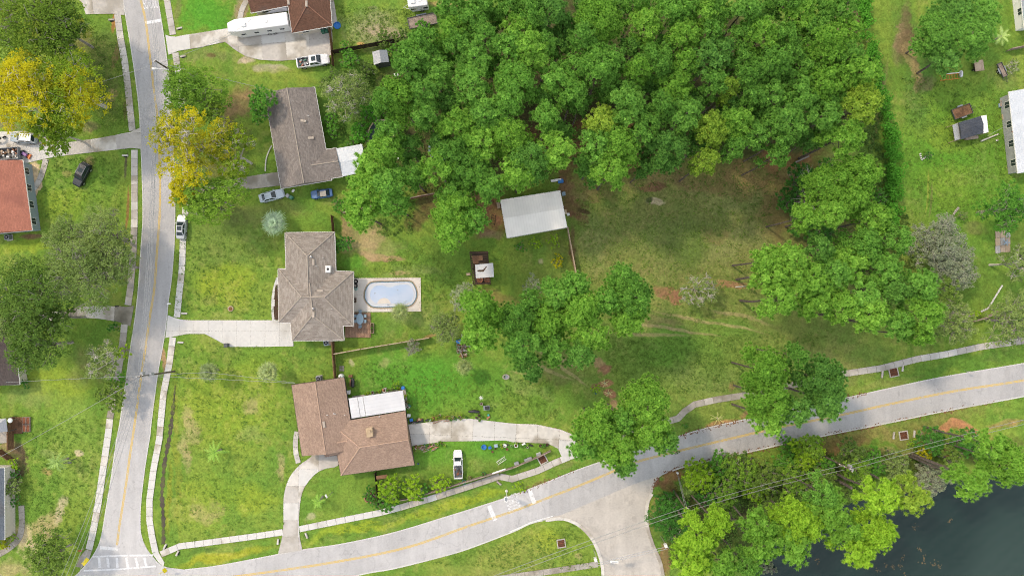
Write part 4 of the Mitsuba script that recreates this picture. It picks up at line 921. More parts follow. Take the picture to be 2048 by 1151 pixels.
GROUPED = [
    (1632, 588, 40, 'y', 'light pine joining the western pair to the body of the eastern clump'), (1662, 548, 36, 'g', 'mid green pine over the brown heart of the eastern clump'), (1528, 520, 30, 'y', 'outermost small light pine on the north-west of the eastern clump'), (1680, 612, 34, 'y', 'light pine on the south edge of the eastern clump, west half'), (1590, 560, 40, 'y', 'broad light pine in the western half of the eastern clump'),
    (754, 334, 40, 'y', 'tufted pine reaching over the white awning of the grey-brown house'), (726, 380, 40, 'y', 'light green pine south-east of the grey-brown house, beside the blue sedan'), (778, 370, 37, 'g', 'dark-hearted pine between the blue sedan and the short wooden fence'), (722, 424, 35, 'y', 'pine at the north end of the pool yard behind the hip-roofed house'),
    (786, 405, 30, 'g', 'pine crown against the short wooden fence north of the pool yard'), (826, 352, 28, 'g', 'loose pine between the round trampoline frame and the short wooden fence'),
    (903, 390, 30, 'g', 'pine just north of the large yellow-green pine beside the barn'), (910, 424, 47, 'y', 'large light green pine on bare soil west of the white barn'), (905, 468, 34, 'y', 'low bright pine nearest the pergola, north-west of it'), (952, 440, 27, 'g', 'thin pine next to the west wall of the barn'),
    (1654, 372, 44, 'y', 'light green pine with bare dead limbs on its west side'), (1716, 352, 42, 'y', 'pine at the vine hedge, north end of the eastern clump'), (1692, 392, 44, 'y', 'broad light pine west of the vine hedge, above the dead branches'), (1604, 432, 27, 'y', 'thin pine bough crown on the north-west fringe of the eastern clump'), (1655, 430, 32, 'y', 'light green pine over the dark hollow of the eastern clump'),
    (1746, 440, 36, 'y', 'dense pine at the foot of the vine hedge'), (1722, 495, 42, 'g', 'large mid green pine in the middle of the eastern clump'), (1788, 482, 31, 'g', 'pine beside the grey bare-twigged tree, east side of the clump'), (1695, 532, 38, 'y', 'rounded light pine in front of the dark hollow of the eastern clump'), (1765, 535, 34, 'g', 'mid green pine just west of the grey bare-twigged tree'),
    (1575, 522, 38, 'y', 'pine at the north-west corner of the eastern clump, over the field edge'), (1540, 552, 38, 'y', 'westernmost light pine of the eastern clump, over the lone log'), (1618, 560, 36, 'y', 'light pine between the field lawn and the brown heart of the eastern clump'), (1552, 600, 38, 'y', 'south-western light pine of the eastern clump, next to the lawn'),
    (1730, 592, 40, 'g', 'pine over the fallen-needle gap in the eastern clump'), (1790, 580, 32, 'd', 'deep green pine south-west of the grey bare-twigged tree'), (1835, 572, 38, 'g', 'mid green pine south of the grey bare-twigged tree'), (1735, 632, 36, 'y', 'light pine on the south side of the eastern clump, above the long lawn'), (1845, 628, 40, 'y', 'yellowish pine at the south-east corner of the eastern clump'), (1790, 645, 34, 'g', 'mid green pine on the south-east edge of the clump above the storm drain'), (1840, 668, 22, 'y', 'small low bough pine nearest the pavement by the storm drain'), (1640, 500, 26, 'd', 'short deep green pine in the hollow of the eastern clump'),
    (955, 612, 36, 'y', 'feathery light pine beside the silver-leaved tree'), (962, 664, 40, 'y', 'light pine over the scrap pile with the blue tarp'), (1036, 638, 42, 'g', 'bushy mid green pine second from the scrap pile'), (1045, 688, 40, 'g', 'mid green pine on the south side of the central clump'), (1092, 640, 42, 'y', 'light pine in the middle of the central clump'), (1102, 695, 32, 'g', 'pine crown with straw showing below it, south side of the central clump'), (1112, 590, 36, 'g', 'pine south of the paling fence by the barn garden'), (1152, 572, 30, 'g', 'pine touching the end of the paling fence'),
    (1160, 620, 44, 'y', 'big light pine in the eastern half of the central clump'), (1178, 665, 38, 'y', 'light pine on the south-east side of the central clump'), (1262, 592, 44, 'g', 'broad pine at the east end of the central clump'), (1258, 635, 40, 'y', 'grey-hearted light pine at the south-east end of the central clump'), (1243, 556, 30, 'g', 'small pine on the north-east tip of the central clump'), (1212, 600, 28, 'g', 'pine filling the gap between the two halves of the central clump'), (1060, 735, 26, 'd', 'low deep green pine bough south of the central clump'), (1160, 708, 28, 'd', 'deep green pine by the mulched seedlings'), (1060, 600, 24, 'g', 'narrow pine on the north side of the central clump'), (990, 625, 22, 'y', 'thin pine by the bare red soil west of the central clump'),
    (1290, 806, 46, 'y', 'round-topped light pine north of the road, by the bent pavement'), (1300, 858, 42, 'y', 'light pine leaning over the pavement bend'), (1190, 848, 42, 'y', 'light pine at the end of the cracked white drive'), (1230, 890, 46, 'y', 'light green pine overhanging the yellow road line'), (1165, 886, 30, 'g', 'small pine at the mouth of the cracked white drive'), (1332, 880, 26, 'd', 'dark bough pine over the edge of the road by the pavement bend'), (1250, 928, 24, 'd', 'dark bough pine furthest out over the road'), (1245, 838, 26, 'g', 'pine between the two roadside crowns'),
    (1530, 742, 46, 'y', 'tall light pine on the lawn side of the eastern roadside pair'), (1535, 795, 44, 'y', 'light pine hiding the pavement gap north of the road'), (1530, 838, 34, 'y', 'light pine bough over the north edge of the road'), (1638, 755, 46, 'd', 'dark pine with an open crown by the storm-drain pavement'), (1652, 798, 40, 'd', 'dark pine overhanging the road, east of the roadside pair'), (1588, 820, 32, 'd', 'deep green pine low over the road between the roadside pair'), (1590, 712, 24, 'g', 'small mid green pine behind the roadside pair'),
    (1392, 1068, 40, 'Y', 'bright pine by the side street whose trunk leans past the utility pole'), (1378, 1118, 40, 'Y', 'bright pine nearest the side-street kerb'), (1430, 1040, 30, 'Y', 'small bright pine in front of the dark gap by the pond wood'), (1440, 1120, 34, 'y', 'light pine at the south frame of the pond wood'), (1508, 1050, 34, 'y', 'light pine with a bare leaning trunk and broken limbs'), (1515, 1090, 32, 'y', 'light pine above the tiny bare tree at the pond edge'), (1596, 1040, 46, 'Y', 'large bright pine west of the pond bay'), (1575, 1085, 40, 'y', 'bright pine reaching over the pond west of the bay'), (1658, 1020, 40, 'y', 'light pine between the pond bay and the utility pole with transformers'), (1690, 1058, 34, 'y', 'light pine with its stem showing, over the pond'),
    (1758, 990, 40, 'Y', 'yellowest pine south of the pole with transformers'), (1742, 1058, 42, 'Y', 'bright rounded pine farthest out over the dark pond'), (1712, 1098, 34, 'Y', 'bright pine at the southern tip above the pond'), (1818, 985, 36, 'o', 'olive pine over the pond east of the yellowest one'), (1940, 958, 36, 'y', 'pale pine with a long leaning trunk beside the yellow bush'), (2015, 925, 42, 'y', 'pine at the east frame above the pond'), (1975, 890, 32, 'y', 'light pine north of the pond, east of the straw mounds'), (1490, 1128, 30, 'g', 'mid green pine by the side of the pond at the south frame'), (1640, 985, 28, 'g', 'pine behind the leaning trunk west of the transformer pole'),
    (1905, 20, 50, 'd', 'large spreading pine at the north frame, in the eastern garden'), (1870, 70, 44, 'g', 'spreading pine limb crown on the west side of the eastern garden tree'), (1935, 70, 52, 'g', 'broad spreading pine over the orange rack'), (1890, 115, 34, 'd', 'low dark pine crown just above the orange rack'), (1968, 30, 36, 'g', 'pine crown beside the banana plant'),
]
for px, py, r_, tone, lab in GROUPED:
    h = 18.5 if px < 1700 or py > 300 else 9.5
    plant_pine(px, py, r_ * 1.04, tone, lab, h=h)

# ---- broad-leaved trees and bushes: each a build of its own
_bseed = [500]


def plant(px, py, r_px, h, crown, tone, label, name='tree', catg='tree', nl=14, n=6300, size=0.24, bark='bark_grey', twig=0.3, sx=1.0, rot=0.0, group=None, lobe=(0.26, 0.42), low=-0.2, flat=0.8):
    _bseed[0] += 1
    zc = h - crown * 0.45
    x, y, _ = W(px, py, zc)
    R = r_px * MPP * (1 - zc / CAM_H)
    a, b, u = broad(_bseed[0], R, h, crown, nl, n, size, twig, lobe, flat, low)
    k = thing(name, label, catg, group)
    tw = MW(x, y, min(0.0, float(height(np.array([x]), np.array([y]))[0])), rot, sx, 1 / sx, 1.0)
    put(k, 'trunk' if catg == 'tree' else 'stem', ply(a), bark, tw=tw)
    put(k, 'crown' if catg == 'tree' else 'foliage', ply(b, None, False, u), tone, tw=tw)
    return k


plant(70, 48, 98, 13, 7, 'oak_tawny', 'broad green tree just turning at the north-west corner, above the yellow one', nl=22, n=14250, size=0.26, twig=0.8, sx=1.12)
plant(120, 55, 62, 11, 5, 'oak_green', 'green tree leaning out to the verge at the north-west corner', nl=14, n=7500, size=0.26)
plant(55, 185, 82, 15, 7, 'autumn', 'large yellow autumn tree with pale limbs beside the drive at the west frame', nl=18, n=10500, size=0.27, bark='bark_pale', twig=1.0)
plant(140, 180, 78, 13, 6.5, 'autumn_part', 'half-turned tree, yellow on top, between the pavement and the yellow tree', nl=18, n=10500, size=0.27, bark='bark_pale', twig=0.5)
plant(110, 262, 48, 10, 5, 'autumn_part', 'lower green and yellow tree overhanging the west drive', nl=11, n=5400, size=0.27, bark='bark_pale')
plant(388, 188, 64, 9.5, 5.5, 'oak_fresh', 'fresh green tree by the street lamp on the east side of the main road', nl=15, n=8400, size=0.26, sx=1.1)
plant(430, 225, 30, 9, 4.5, 'oak_tawny', 'small tawny tree between the fresh green tree and the yellow one', nl=7, n=1500, size=0.32)
plant(375, 285, 88, 14, 6.5, 'autumn', 'open yellow autumn tree with white branches over the main road', nl=17, n=8400, size=0.26, bark='bark_pale', twig=1.6, lobe=(0.2, 0.32))
plant(462, 305, 62, 11, 5, 'autumn_part', 'thin yellow-green tree between the open yellow tree and the grey-brown house', nl=12, n=3900, size=0.26, bark='bark_pale', twig=1.2, lobe=(0.2, 0.32))
plant(425, 396, 66, 10, 5, 'oak_fresh', 'green tree flecked yellow beside the silver car at the kerb', nl=14, n=7800, size=0.26, sx=1.18)
plant(375, 380, 38, 10, 4.5, 'autumn', 'small yellow-topped tree just north of the silver car at the kerb', nl=8, n=2850, size=0.26, bark='bark_pale')
plant(524, 200, 30, 7.5, 5.5, 'bush_green', 'upright dark green evergreen at the corner of the grey-brown house', nl=11, n=2600, size=0.26, sx=0.86)
plant(522, 226, 22, 6, 4.5, 'bush_green', 'lower evergreen touching the roof edge of the grey-brown house', nl=8, n=1500, size=0.26)
plant(690, 192, 58, 8.5, 5, 'oak_dull', 'greyish branching tree right behind the grey-brown house', nl=16, n=5400, size=0.22, bark='bark_pale', twig=2.2, lobe=(0.2, 0.34))
plant(205, 470, 62, 10, 6, 'oak_dull', 'dull green oak by the pavement, south-east of the red-roofed house', nl=16, n=7800, size=0.22, twig=1.4, bark='bark_grey')
plant(135, 470, 42, 9, 5, 'oak_dull', 'dull oak beside the corner of the red-roofed house', nl=10, n=4200, size=0.22, twig=1.2)
plant(170, 545, 78, 12, 6.5, 'oak_dull', 'spreading oak north of the mossy drive', nl=18, n=9600, size=0.23, twig=1.4)
plant(225, 530, 46, 10, 5, 'oak_dull', 'oak limb crown over the mossy pavement', nl=10, n=3900, size=0.22, twig=1.8)
plant(60, 585, 84, 13, 7, 'oak_green', 'dense green oak at the west frame, north-west of the mossy drive', nl=18, n=10800, size=0.25)
plant(20, 640, 44, 11, 5, 'oak_dull', 'dull tree at the west frame beside the dark roof', nl=9, n=3600, size=0.23, twig=1.2)
plant(72, 690, 66, 12, 6.5, 'oak_green', 'rounded green oak half covering the dark roof', nl=15, n=8400, size=0.25)
plant(112, 635, 44, 10, 5, 'oak_green', 'oak between the dark roof and the end of the mossy drive', nl=10, n=3900, size=0.24)
plant(52, 690, 30, 8, 4, 'oak_fresh', 'yellowish oak crown on the dark roof', nl=7, n=1300, size=0.3)
plant(208, 722, 44, 8, 5, 'oak_dull', 'grey feathery tree beside the road, south of the mossy drive', nl=12, n=1900, size=0.26, bark='bark_pale', twig=3.2, lobe=(0.22, 0.34))
plant(222, 790, 34, 5, 3.5, 'oak_green', 'green roadside thicket just below the feathery tree', name='shrub', catg='shrub', nl=11, n=2300, size=0.26)
plant(238, 762, 20, 4, 3, 'bush_green', 'lighter shrub at the road edge beside the long service wires', name='shrub', catg='shrub', nl=7, n=1000, size=0.25)
plant(246, 700, 16, 3.5, 3, 'bush_lime', 'yellow-green shrub at the end of the mossy pavement', name='shrub', catg='shrub', nl=6, n=700, size=0.24)
plant(228, 653, 11, 2.5, 2.2, 'bush_dark', 'small round dark bush south of the mossy drive', name='shrub', catg='shrub', nl=6, n=600, size=0.2)
plant(105, 1108, 54, 7.5, 5, 'oak_green', 'dark green street-corner tree under the power lines', nl=16, n=5000, size=0.27)
plant(1878, 482, 62, 7, 4.5, 'grey_twig_leaf', 'grey bare-twigged tree beside the eastern lawn', nl=18, n=5200, size=0.24, bark='bark_lichen', twig=4.2, lobe=(0.24, 0.38))
plant(1905, 535, 56, 6.5, 4.5, 'grey_twig_leaf', 'grey thicket tree on the south side of the bare-twigged tree', nl=15, n=4400, size=0.24, bark='bark_lichen', twig=4.2, lobe=(0.24, 0.38))
plant(1835, 500, 34, 6, 4, 'oak_dull', 'dim grey-green tree between the pines and the bare-twigged tree', nl=9, n=1500, size=0.24, twig=3, bark='bark_pale')
plant(2008, 415, 54, 9, 5.5, 'bush_green', 'dark green tree over the patio at the east frame', nl=14, n=5400, size=0.24, twig=0.8)
plant(2035, 525, 40, 9, 5, 'oak_dull', 'pale olive tree south of the small patio at the east frame', nl=11, n=2200, size=0.27, twig=2, bark='bark_pale')
plant(2020, 640, 60, 8, 5, 'oak_dull', 'loose olive tree beside the white-stone edging at the east frame', nl=14, n=3200, size=0.27, twig=1.5)
plant(1900, 640, 50, 8, 5, 'oak_dull', 'olive tree against the south-east corner of the eastern clump', nl=13, n=3400, size=0.27, twig=1.2)
plant(1890, 585, 34, 8, 4.5, 'oak_green', 'green tree between the olive tree and the bare-twigged thicket', nl=9, n=1900, size=0.27)
plant(1950, 628, 12, 1.8, 1.6, 'bush_lime', 'bright shrub at the end of the white-stone edging', name='shrub', catg='shrub', nl=5, n=500, size=0.2)
plant(1396, 578, 46, 6, 4, 'oak_dull', 'sparse pale young tree in the field', nl=14, n=1700, size=0.24, twig=2.2, bark='bark_pale', lobe=(0.2, 0.34))
plant(930, 598, 34, 6, 4, 'silver_leaf', 'silver-leaved tree just south of the pergola', nl=12, n=2600, size=0.22, twig=1.6, bark='bark_pale')
plant(888, 655, 36, 6, 4.5, 'oak_dull', 'round feathery olive tree at the end of the wooden fence', nl=13, n=4200, size=0.2, twig=1.6)
plant(825, 694, 18, 3, 2.6, 'grey_twig_leaf', 'small bare shrub leaning on the wooden fence', name='shrub', catg='shrub', nl=8, n=420, size=0.18, twig=5, bark='bark_grey')
plant(1066, 570, 22, 4.5, 3.4, 'silver_leaf', 'small silvery tree north of the central clump', nl=8, n=1100, size=0.2, twig=1.8, bark='bark_pale')
plant(687, 488, 20, 2.2, 2.0, 'bush_dark', 'round clipped dark bush behind the hip-roofed house', name='shrub', catg='shrub', nl=9, n=1700, size=0.2, low=0.0)
for px, py, r_, t, lab in [(1041, 493, 13, 'bush_green', 'dim shrub nearest the barn wall in the barn garden'), (1070, 487, 14, 'bush_lime', 'yellow-tipped shrub in the middle of the barn garden row'), (1108, 485, 14, 'bush_lime', 'yellow-tipped shrub at the east end of the barn garden row'), (1115, 523, 14, 'bush_yellow', 'round yellow shrub by the paling fence'),
                           (781, 978, 25, 'bush_lime', 'tall lime shrub beside the garden gate of the tan-roofed house'), (775, 1000, 21, 'bush_green', 'green shrub in the south corner of the paled garden'), (826, 976, 24, 'bush_lime', 'lime shrub in the middle of the south fence'), (843, 981, 18, 'bush_green', 'leafy green shrub just east of the middle lime shrub'), (879, 964, 20, 'bush_lime', 'lime shrub nearest the white pickup, by the south fence'), (742, 988, 17, 'bush_green', 'shrub beside the round planter, west of the fence'), (752, 1009, 11, 'bush_green', 'low shrub at the pavement beside the round planter'),
                           (1598, 362, 30, 'bush_dark', 'dark scrub at the north-west end of the dark hollow'), (1582, 402, 28, 'bush_dark', 'dark scrub under the bare limbs, nearest the field'), (1604, 448, 26, 'bush_dark', 'dark scrub on the south-west side of the dark hollow'), (1640, 478, 28, 'bush_dark', 'dark scrub in the southern end of the dark hollow'), (1648, 345, 26, 'bush_green', 'green scrub at the top of the dark hollow'), (1760, 395, 20, 'bush_green', 'scrub at the foot of the vine hedge'), (681, 412, 20, 'bush_green', 'leafy shrub at the yard fence, south of the blue sedan'), (660, 238, 18, 'bush_green', 'broad-leaved shrub on the east wall of the grey-brown house'), (668, 262, 16, 'bush_green', 'shrub just north of the white awning'), (650, 170, 15, 'weed', 'weedy shrub at the north-east roof corner of the grey-brown house'), (700, 120, 22, 'bush_green', 'bramble beside the grey shed'), (692, 96, 15, 'bush_green', 'bush on the garden fence west of the grey shed'), (735, 140, 20, 'weed', 'weedy growth in front of the grey shed'), (790, 105, 17, 'bush_green', 'bush against the east side of the grey shed'), (845, 55, 17, 'bush_green', 'shrub growing up through the flatbed trailer'), (805, 75, 20, 'weed', 'thicket on the fence below the flatbed trailer'), (770, 78, 18, 'weed', 'thicket on the fence north of the grey shed'),
                           (720, 265, 24, 'vine', 'rank green growth beside the tarped pool'), (745, 225, 24, 'vine', 'rank green growth east of the branching tree'), (670, 150, 16, 'weed', 'tall weeds at the foot of the branching tree'), (705, 292, 14, 'bush_green', 'shrub touching the north edge of the white awning'), (790, 255, 18, 'bush_green', 'bush east of the tarped pool'),
                           (27, 925, 13, 'bush_lime', 'spiky yellowish shrub north of the bungalow windows'), (32, 948, 12, 'bush_dark', 'clipped green bush below the first bungalow window'), (30, 1000, 13, 'bush_dark', 'clipped green bush below the second bungalow window'), (28, 972, 19, 'oak_dull', 'grey-green tree in the bungalow flower bed'), (26, 1072, 9, 'bush_lime', 'round yellow-green bush by the curved bungalow path'), (8, 1087, 14, 'bush_yellow', 'yellow shrub at the bungalow corner'),
                           (50, 766, 12, 'bush_dark', 'dark shrub at the corner of the dark roof'), (1350, 900, 8, 'weed', 'tiny weed clump by the pavement bend'), (1370, 850, 7, 'bush_green', 'potted-looking round shrub at the pavement bend'), (1192, 776, 10, 'bush_lime', 'young green shrub beside the mulched seedlings'), (1038, 972, 12, 'bush_lime', 'lime shrub on the verge beside the stop line'), (637, 1002, 8, 'bush_lime', 'small lime plant at the lamp post'), (792, 770, 9, 'bush_lime', 'yellow-green flowering shrub by the white patio roof'),
                           (1395, 948, 30, 'bush_lime', 'bright bush at the street corner, north of the leaning trunk'), (1440, 930, 24, 'bush_green', 'green bush along the road east of the corner bush'), (1480, 938, 30, 'weed', 'tangled bush on the bank below the road'), (1510, 975, 26, 'bush_lime', 'yellow-green bush under the power lines'), (1345, 1035, 36, 'bush_dark', 'dark thicket at the side-street kerb'), (1330, 1000, 18, 'bush_dark', 'low thicket by the street-corner kerb'), (1420, 990, 24, 'bush_dark', 'leafy thicket beside the leaning trunk'), (1455, 1010, 24, 'weed', 'dim thicket in the dark gap of the pond wood'),
                           (1568, 930, 26, 'bush_green', 'bush with bare twisted limbs below the road'), (1610, 905, 30, 'bush_lime', 'light tree-like bush reaching the road edge'), (1575, 890, 18, 'bush_green', 'sprig bush sticking out over the road'), (1640, 930, 26, 'bush_green', 'bush with a yellow sprig west of the transformer pole'), (1635, 928, 10, 'bush_yellow', 'small yellow sprig bush west of the transformer pole'), (1700, 905, 26, 'weed', 'dark bank thicket north of the transformer pole'), (1745, 920, 24, 'bush_green', 'thicket just east of the transformer pole'), (1600, 975, 30, 'weed', 'thicket under the wires west of the leaning trunk'), (1690, 975, 24, 'weed', 'thicket south of the transformer pole'), (1545, 1000, 24, 'weed', 'dim thicket between the two leaning trunks'),
                           (1778, 925, 24, 'weed', 'thicket under the wires west of the yellow bush'), (1848, 903, 16, 'bush_yellow', 'yellow flowering bush at the foot of the long leaning trunk'), (1825, 885, 10, 'bush_lime', 'lime sprig beside the yellow flowering bush'), (1860, 880, 26, 'bush_dark', 'dark bush west of the straw mounds'), (1930, 885, 28, 'bush_dark', 'dark palm-like bush between the two straw mounds'), (1965, 905, 22, 'bush_green', 'bush south-east of the straw mounds'), (1800, 960, 26, 'oak_dull', 'grey-green thicket at the pond bank'), (1860, 960, 30, 'grey_twig_leaf', 'pale twiggy thicket overhanging the pond'), (1895, 940, 22, 'grey_twig_leaf', 'twiggy bush beneath the long leaning trunk'), (1543, 1140, 14, 'grey_twig_leaf', 'tiny bare tree at the pond edge by the south frame')]:
    pond = py > 860 and px > 1300
    r_ = r_ * (1.15 if pond else 1.0)
    h = max(1.0, r_ * MPP * (1.25 if r_ < 22 else 1.6))
    plant(px, py, r_ * 1.08, h, h * 0.9, t, lab, name='shrub', catg='shrub', nl=max(6, int(r_ * 0.5)), n=int(60 + r_ * r_ * 3.3), size=0.24 if r_ > 15 else 0.19, twig=(4.0 if 'twig' in t else 0.4), low=-0.1)

for px, py, r_, t, lab in ((1482, 948, 40, 'oak_fresh', 'leafy young tree on the bank south of the road bend'), (1532, 958, 38, 'oak_green', 'leafy tree under the wires, second from the street corner'), (1583, 962, 36, 'oak_fresh', 'leafy tree under the wires, midway to the transformer pole'), (1642, 962, 32, 'oak_green', 'leafy tree just west of the transformer pole'), (1715, 942, 32, 'oak_fresh', 'leafy tree just east of the transformer pole'), (1448, 985, 34, 'oak_fresh', 'leafy tree beside the leaning utility pole'), (1622, 892, 28, 'oak_fresh', 'branching light tree nearest the road edge on the bank'), (1790, 935, 30, 'oak_dull', 'dull tree on the bank west of the long leaning trunk'), (1550, 1020, 30, 'oak_green', 'leafy tree in the middle of the pond wood'), (1905, 920, 24, 'oak_green', 'leafy tree behind the long leaning trunk')):
    plant(px, py, r_, 6.5, 4.5, t, lab, nl=12, n=2600, size=0.24, twig=0.6)

# the vine-covered hedge along the eastern edge of the wood, and the mass of undergrowth
hl = smooth_line([(1722, -20), (1732, 20), (1738, 60), (1746, 110), (1757, 160), (1770, 210), (1782, 255), (1788, 290), (1790, 340), (1786, 400), (1790, 450)], 6)
ln = LineString(W2(hl, 1.5))
C, N, K = [], [], []
for i in range(230):
    q = ln.interpolate(rng.uniform(0, 1), normalized=True)
    c = np.array([q.x + rng.normal(0, 0.55), q.y, rng.uniform(0.6, 2.2)])
    n = 44
    d = unit(rng.normal(size=(n, 3)) * [1, 1, .7])
    C.append(c + d * rng.uniform(0.25, 0.75, (n, 1)))
    N.append(unit(d * 0.5 + rng.normal(0, .4, (n, 3)) + [0, 0, .8]))
    K.append(np.full(n, rng.uniform()))
V, F, U = rhombs(np.vstack(C), np.vstack(N), 0.30, rng, np.concatenate(K))
k = thing('hedge', 'long bright green vine-covered hedge between the wood and the eastern lawn', 'hedge')
put(k, 'foliage', ply((V, F), None, False, U), 'vine')
put(k, 'stem', limbs([([[*p, -.2], [p[0] + .1, p[1], 1.0], [p[0] - .1, p[1] + .2, 1.9]], [.06, .05, .02]) for p in [np.array(ln.interpolate(t, normalized=True).coords[0]) for t in np.linspace(0.01, .99, 40)]], 4), 'bark_grey')

k = thing('undergrowth', 'dim mass of undergrowth and saplings on the shaded woodland floor', 'undergrowth', kind='stuff')
C, N, K = [], [], []
for poly, cnt, rr in (([(760, 250), (830, 120), (920, 100), (1000, 190), (1200, 170), (1350, 200), (1500, 190), (1690, 170), (1700, 270), (1560, 300), (1400, 290), (1290, 260), (1100, 300), (1010, 330), (900, 400), (780, 380)], 420, 0.9), ([(1570, 345), (1700, 330), (1800, 400), (1860, 560), (1800, 640), (1700, 560), (1640, 500), (1580, 440)], 260, 0.9), ([(1715, 100), (1760, 200), (1775, 330), (1800, 440), (1760, 470), (1735, 330), (1700, 280)], 200, 0.6), ([(1320, 990), (1500, 930), (1700, 905), (1900, 900), (2000, 895), (1880, 955), (1720, 985), (1600, 1040), (1480, 1110), (1340, 1130)], 420, 0.9), ([(655, 180), (700, 120), (780, 160), (790, 330), (700, 300)], 160, 0.6), ([(700, 410), (830, 400), (830, 470), (760, 470)], 60, .5)):
    P = Polygon(W2(poly))
    x0, y0, x1, y1 = P.bounds
    got = 0
    while got < cnt:
        x, y = rng.uniform(x0, x1), rng.uniform(y0, y1)
        if not P.contains(Point(x, y)):
            continue
        got += 1
        n = int(26 * rr)
        s = rr * rng.uniform(0.5, 1.2)
        C.append(np.array([x, y, s * 0.5]) + unit(rng.normal(size=(n, 3))) * rng.uniform(0.3, 1.0, (n, 1)) * [s, s, s * 0.6])
        N.append(unit(rng.normal(0, .5, (n, 3)) + [0, 0, 1]))
        K.append(np.full(n, rng.uniform()))
V, F, U = rhombs(np.vstack(C), np.vstack(N), 0.30, rng, np.concatenate(K))
put(k, None, ply((V, F), None, False, U), 'weed')
# fallen leaves and seed heads strewn over the lawns
NOGRASS = shapely.unary_union([*DRIVES, Polygon(W2([(706, 554), (843, 554), (844, 624), (706, 625)])), Polygon(W2([(556, 465), (708, 465), (708, 682), (556, 682)])), road_poly.buffer(.4)])
k = thing('weeds', 'scattered weed tufts and fallen leaves on the lawns', 'weeds', kind='stuff')
C, N, K = [], [], []
for poly, cnt in (([(350, 470), (560, 440), (555, 630), (350, 630)], 500), ([(345, 680), (660, 700), (590, 1050), (330, 1090)], 900), ([(680, 720), (1100, 760), (1120, 840), (830, 830)], 600), ([(1150, 340), (1560, 320), (1500, 700), (1160, 560)], 1400), ([(1200, 680), (1680, 660), (1480, 780), (1240, 790)], 900), ([(1800, 150), (2000, 160), (2040, 420), (1820, 430)], 900), ([(90, 320), (250, 310), (245, 420), (80, 440)], 350), ([(50, 830), (215, 840), (160, 1080), (50, 1060)], 500), ([(620, 1070), (1000, 970), (1010, 990), (620, 1090)], 300), ([(840, 1130), (1150, 1045), (1190, 1140)], 400), ([(690, 560), (850, 480), (940, 560), (860, 640)], 500), ([(670, 10), (840, 20), (700, 100)], 300), ([(180, 60), (240, 80), (260, 250), (190, 260)], 400)):
    P = Polygon(W2(poly))
    x0, y0, x1, y1 = P.bounds
    p = np.stack([rng.uniform(x0, x1, cnt * 2), rng.uniform(y0, y1, cnt * 2)], 1)
    p = p[shapely.contains_xy(P, p[:, 0], p[:, 1])][:cnt]
    p = p[~shapely.contains_xy(NOGRASS, p[:, 0], p[:, 1])]
    p = np.repeat(p, 4, 0) + rng.normal(0, .16, (len(p) * 4, 2))
    C.append(np.stack([p[:, 0], p[:, 1], rng.uniform(.03, .12, len(p))], 1))
    N.append(unit(rng.normal(0, .6, (len(p), 3)) + [0, 0, 1]))
    K.append(rng.uniform(0, 1, len(p)))
V, F, U = rhombs(np.vstack(C), np.vstack(N), 0.2, rng, np.concatenate(K))
put(k, None, ply((V, F), None, False, U), 'oak_green')


# ---- palms
def palm(px, py, r_px, h, tone, label, n, fan, w, droop=0.6, skirt=0):
    z = h
    x, y, _ = W(px, py, z)
    R = r_px * MPP * (1 - z / CAM_H)
    k = thing('palm_tree', label, 'palm')
    r = np.random.default_rng(900 + int(px))
    put(k, 'trunk', tube([[x, y, -.2], [x + .05, y, h * .5], [x, y, h]], [0.2, 0.15, 0.13], 9), 'bark_grey')
    kinds = [palm_frond(r, R * 1.02, w, fan=fan, droop=d) for d in (droop * 0.35, droop * 0.8, droop * 1.15)]
    kinds = [ply((a, b), None, False, c) for a, b, c in kinds]
    for i in range(n):
        layer = min(2, int(3 * i / n))
        a = i * 2.39996 + r.uniform(-.2, .2)
        s = (0.72, 0.95, 1.0)[layer] * r.uniform(.9, 1.08)
        put(k, 'frond', kinds[layer], tone, tw=T().translate([float(x), float(y), float(h) - 0.08 * layer]).rotate([0, 0, 1], math.degrees(a)).rotate([0, 1, 0], ((-62, -34, -6) if fan else (-32, -8, 10))[layer] + float(r.uniform(-6, 6))).scale(float(s)))


palm(549, 446, 30, 2.6, 'palm_silver', 'large silver-blue fan palm on the lawn north of the hip-roofed house', 34, True, 0.12, 0.35)
palm(418, 743, 23, 3.6, 'palm_head', 'round-headed palm nearest the main road, under the service wire', 34, True, 0.2, 0.5)
palm(536, 743, 24, 3.6, 'palm_head', 'round-headed palm between the two houses, under the service wire', 34, True, 0.2, 0.5)
palm(430, 904, 25, 2.4, 'palm_lime', 'thin-fronded palm alone on the front lawn of the tan-roofed house', 16, False, 0.30, 0.55)
palm(800, 623, 24, 3.0, 'palm_head', 'fan palm at the south edge of the pool deck', 22, True, 0.09, 0.5)
palm(929, 733, 22, 4.0, 'palm_head', 'fan palm below the scrap pile in the back garden', 18, True, 0.09, 0.6)
palm(636, 1002, 17, 3.0, 'palm_lime', 'small lime palm beside the front lamp post', 16, False, 0.26, 0.6)
palm(112, 924, 23, 3.2, 'palm_green', 'greyish palm next to the lamp post on the south-west lawn', 22, False, 0.30, 0.7)
palm(2003, 72, 22, 2.2, 'palm_green', 'banana-like palm with yellow leaves near the east frame', 12, False, 0.45, 0.5)
palm(1376, 975, 24, 2.0, 'palm_green', 'low palmetto at the foot of the leaning pole', 20, True, 0.09, 0.4)
for px, py, lab in ((1210, 766, 'northern of the two pale star-shaped seedlings in straw mulch'), (1217, 786, 'southern of the two pale star-shaped seedlings in straw mulch'), (1436, 836, 'spindly straw-coloured seedling on the road verge')):
    palm(px, py, 10 if px < 1300 else 17, 0.5, 'palm_pale', lab, 10, False, 0.08, 0.4)
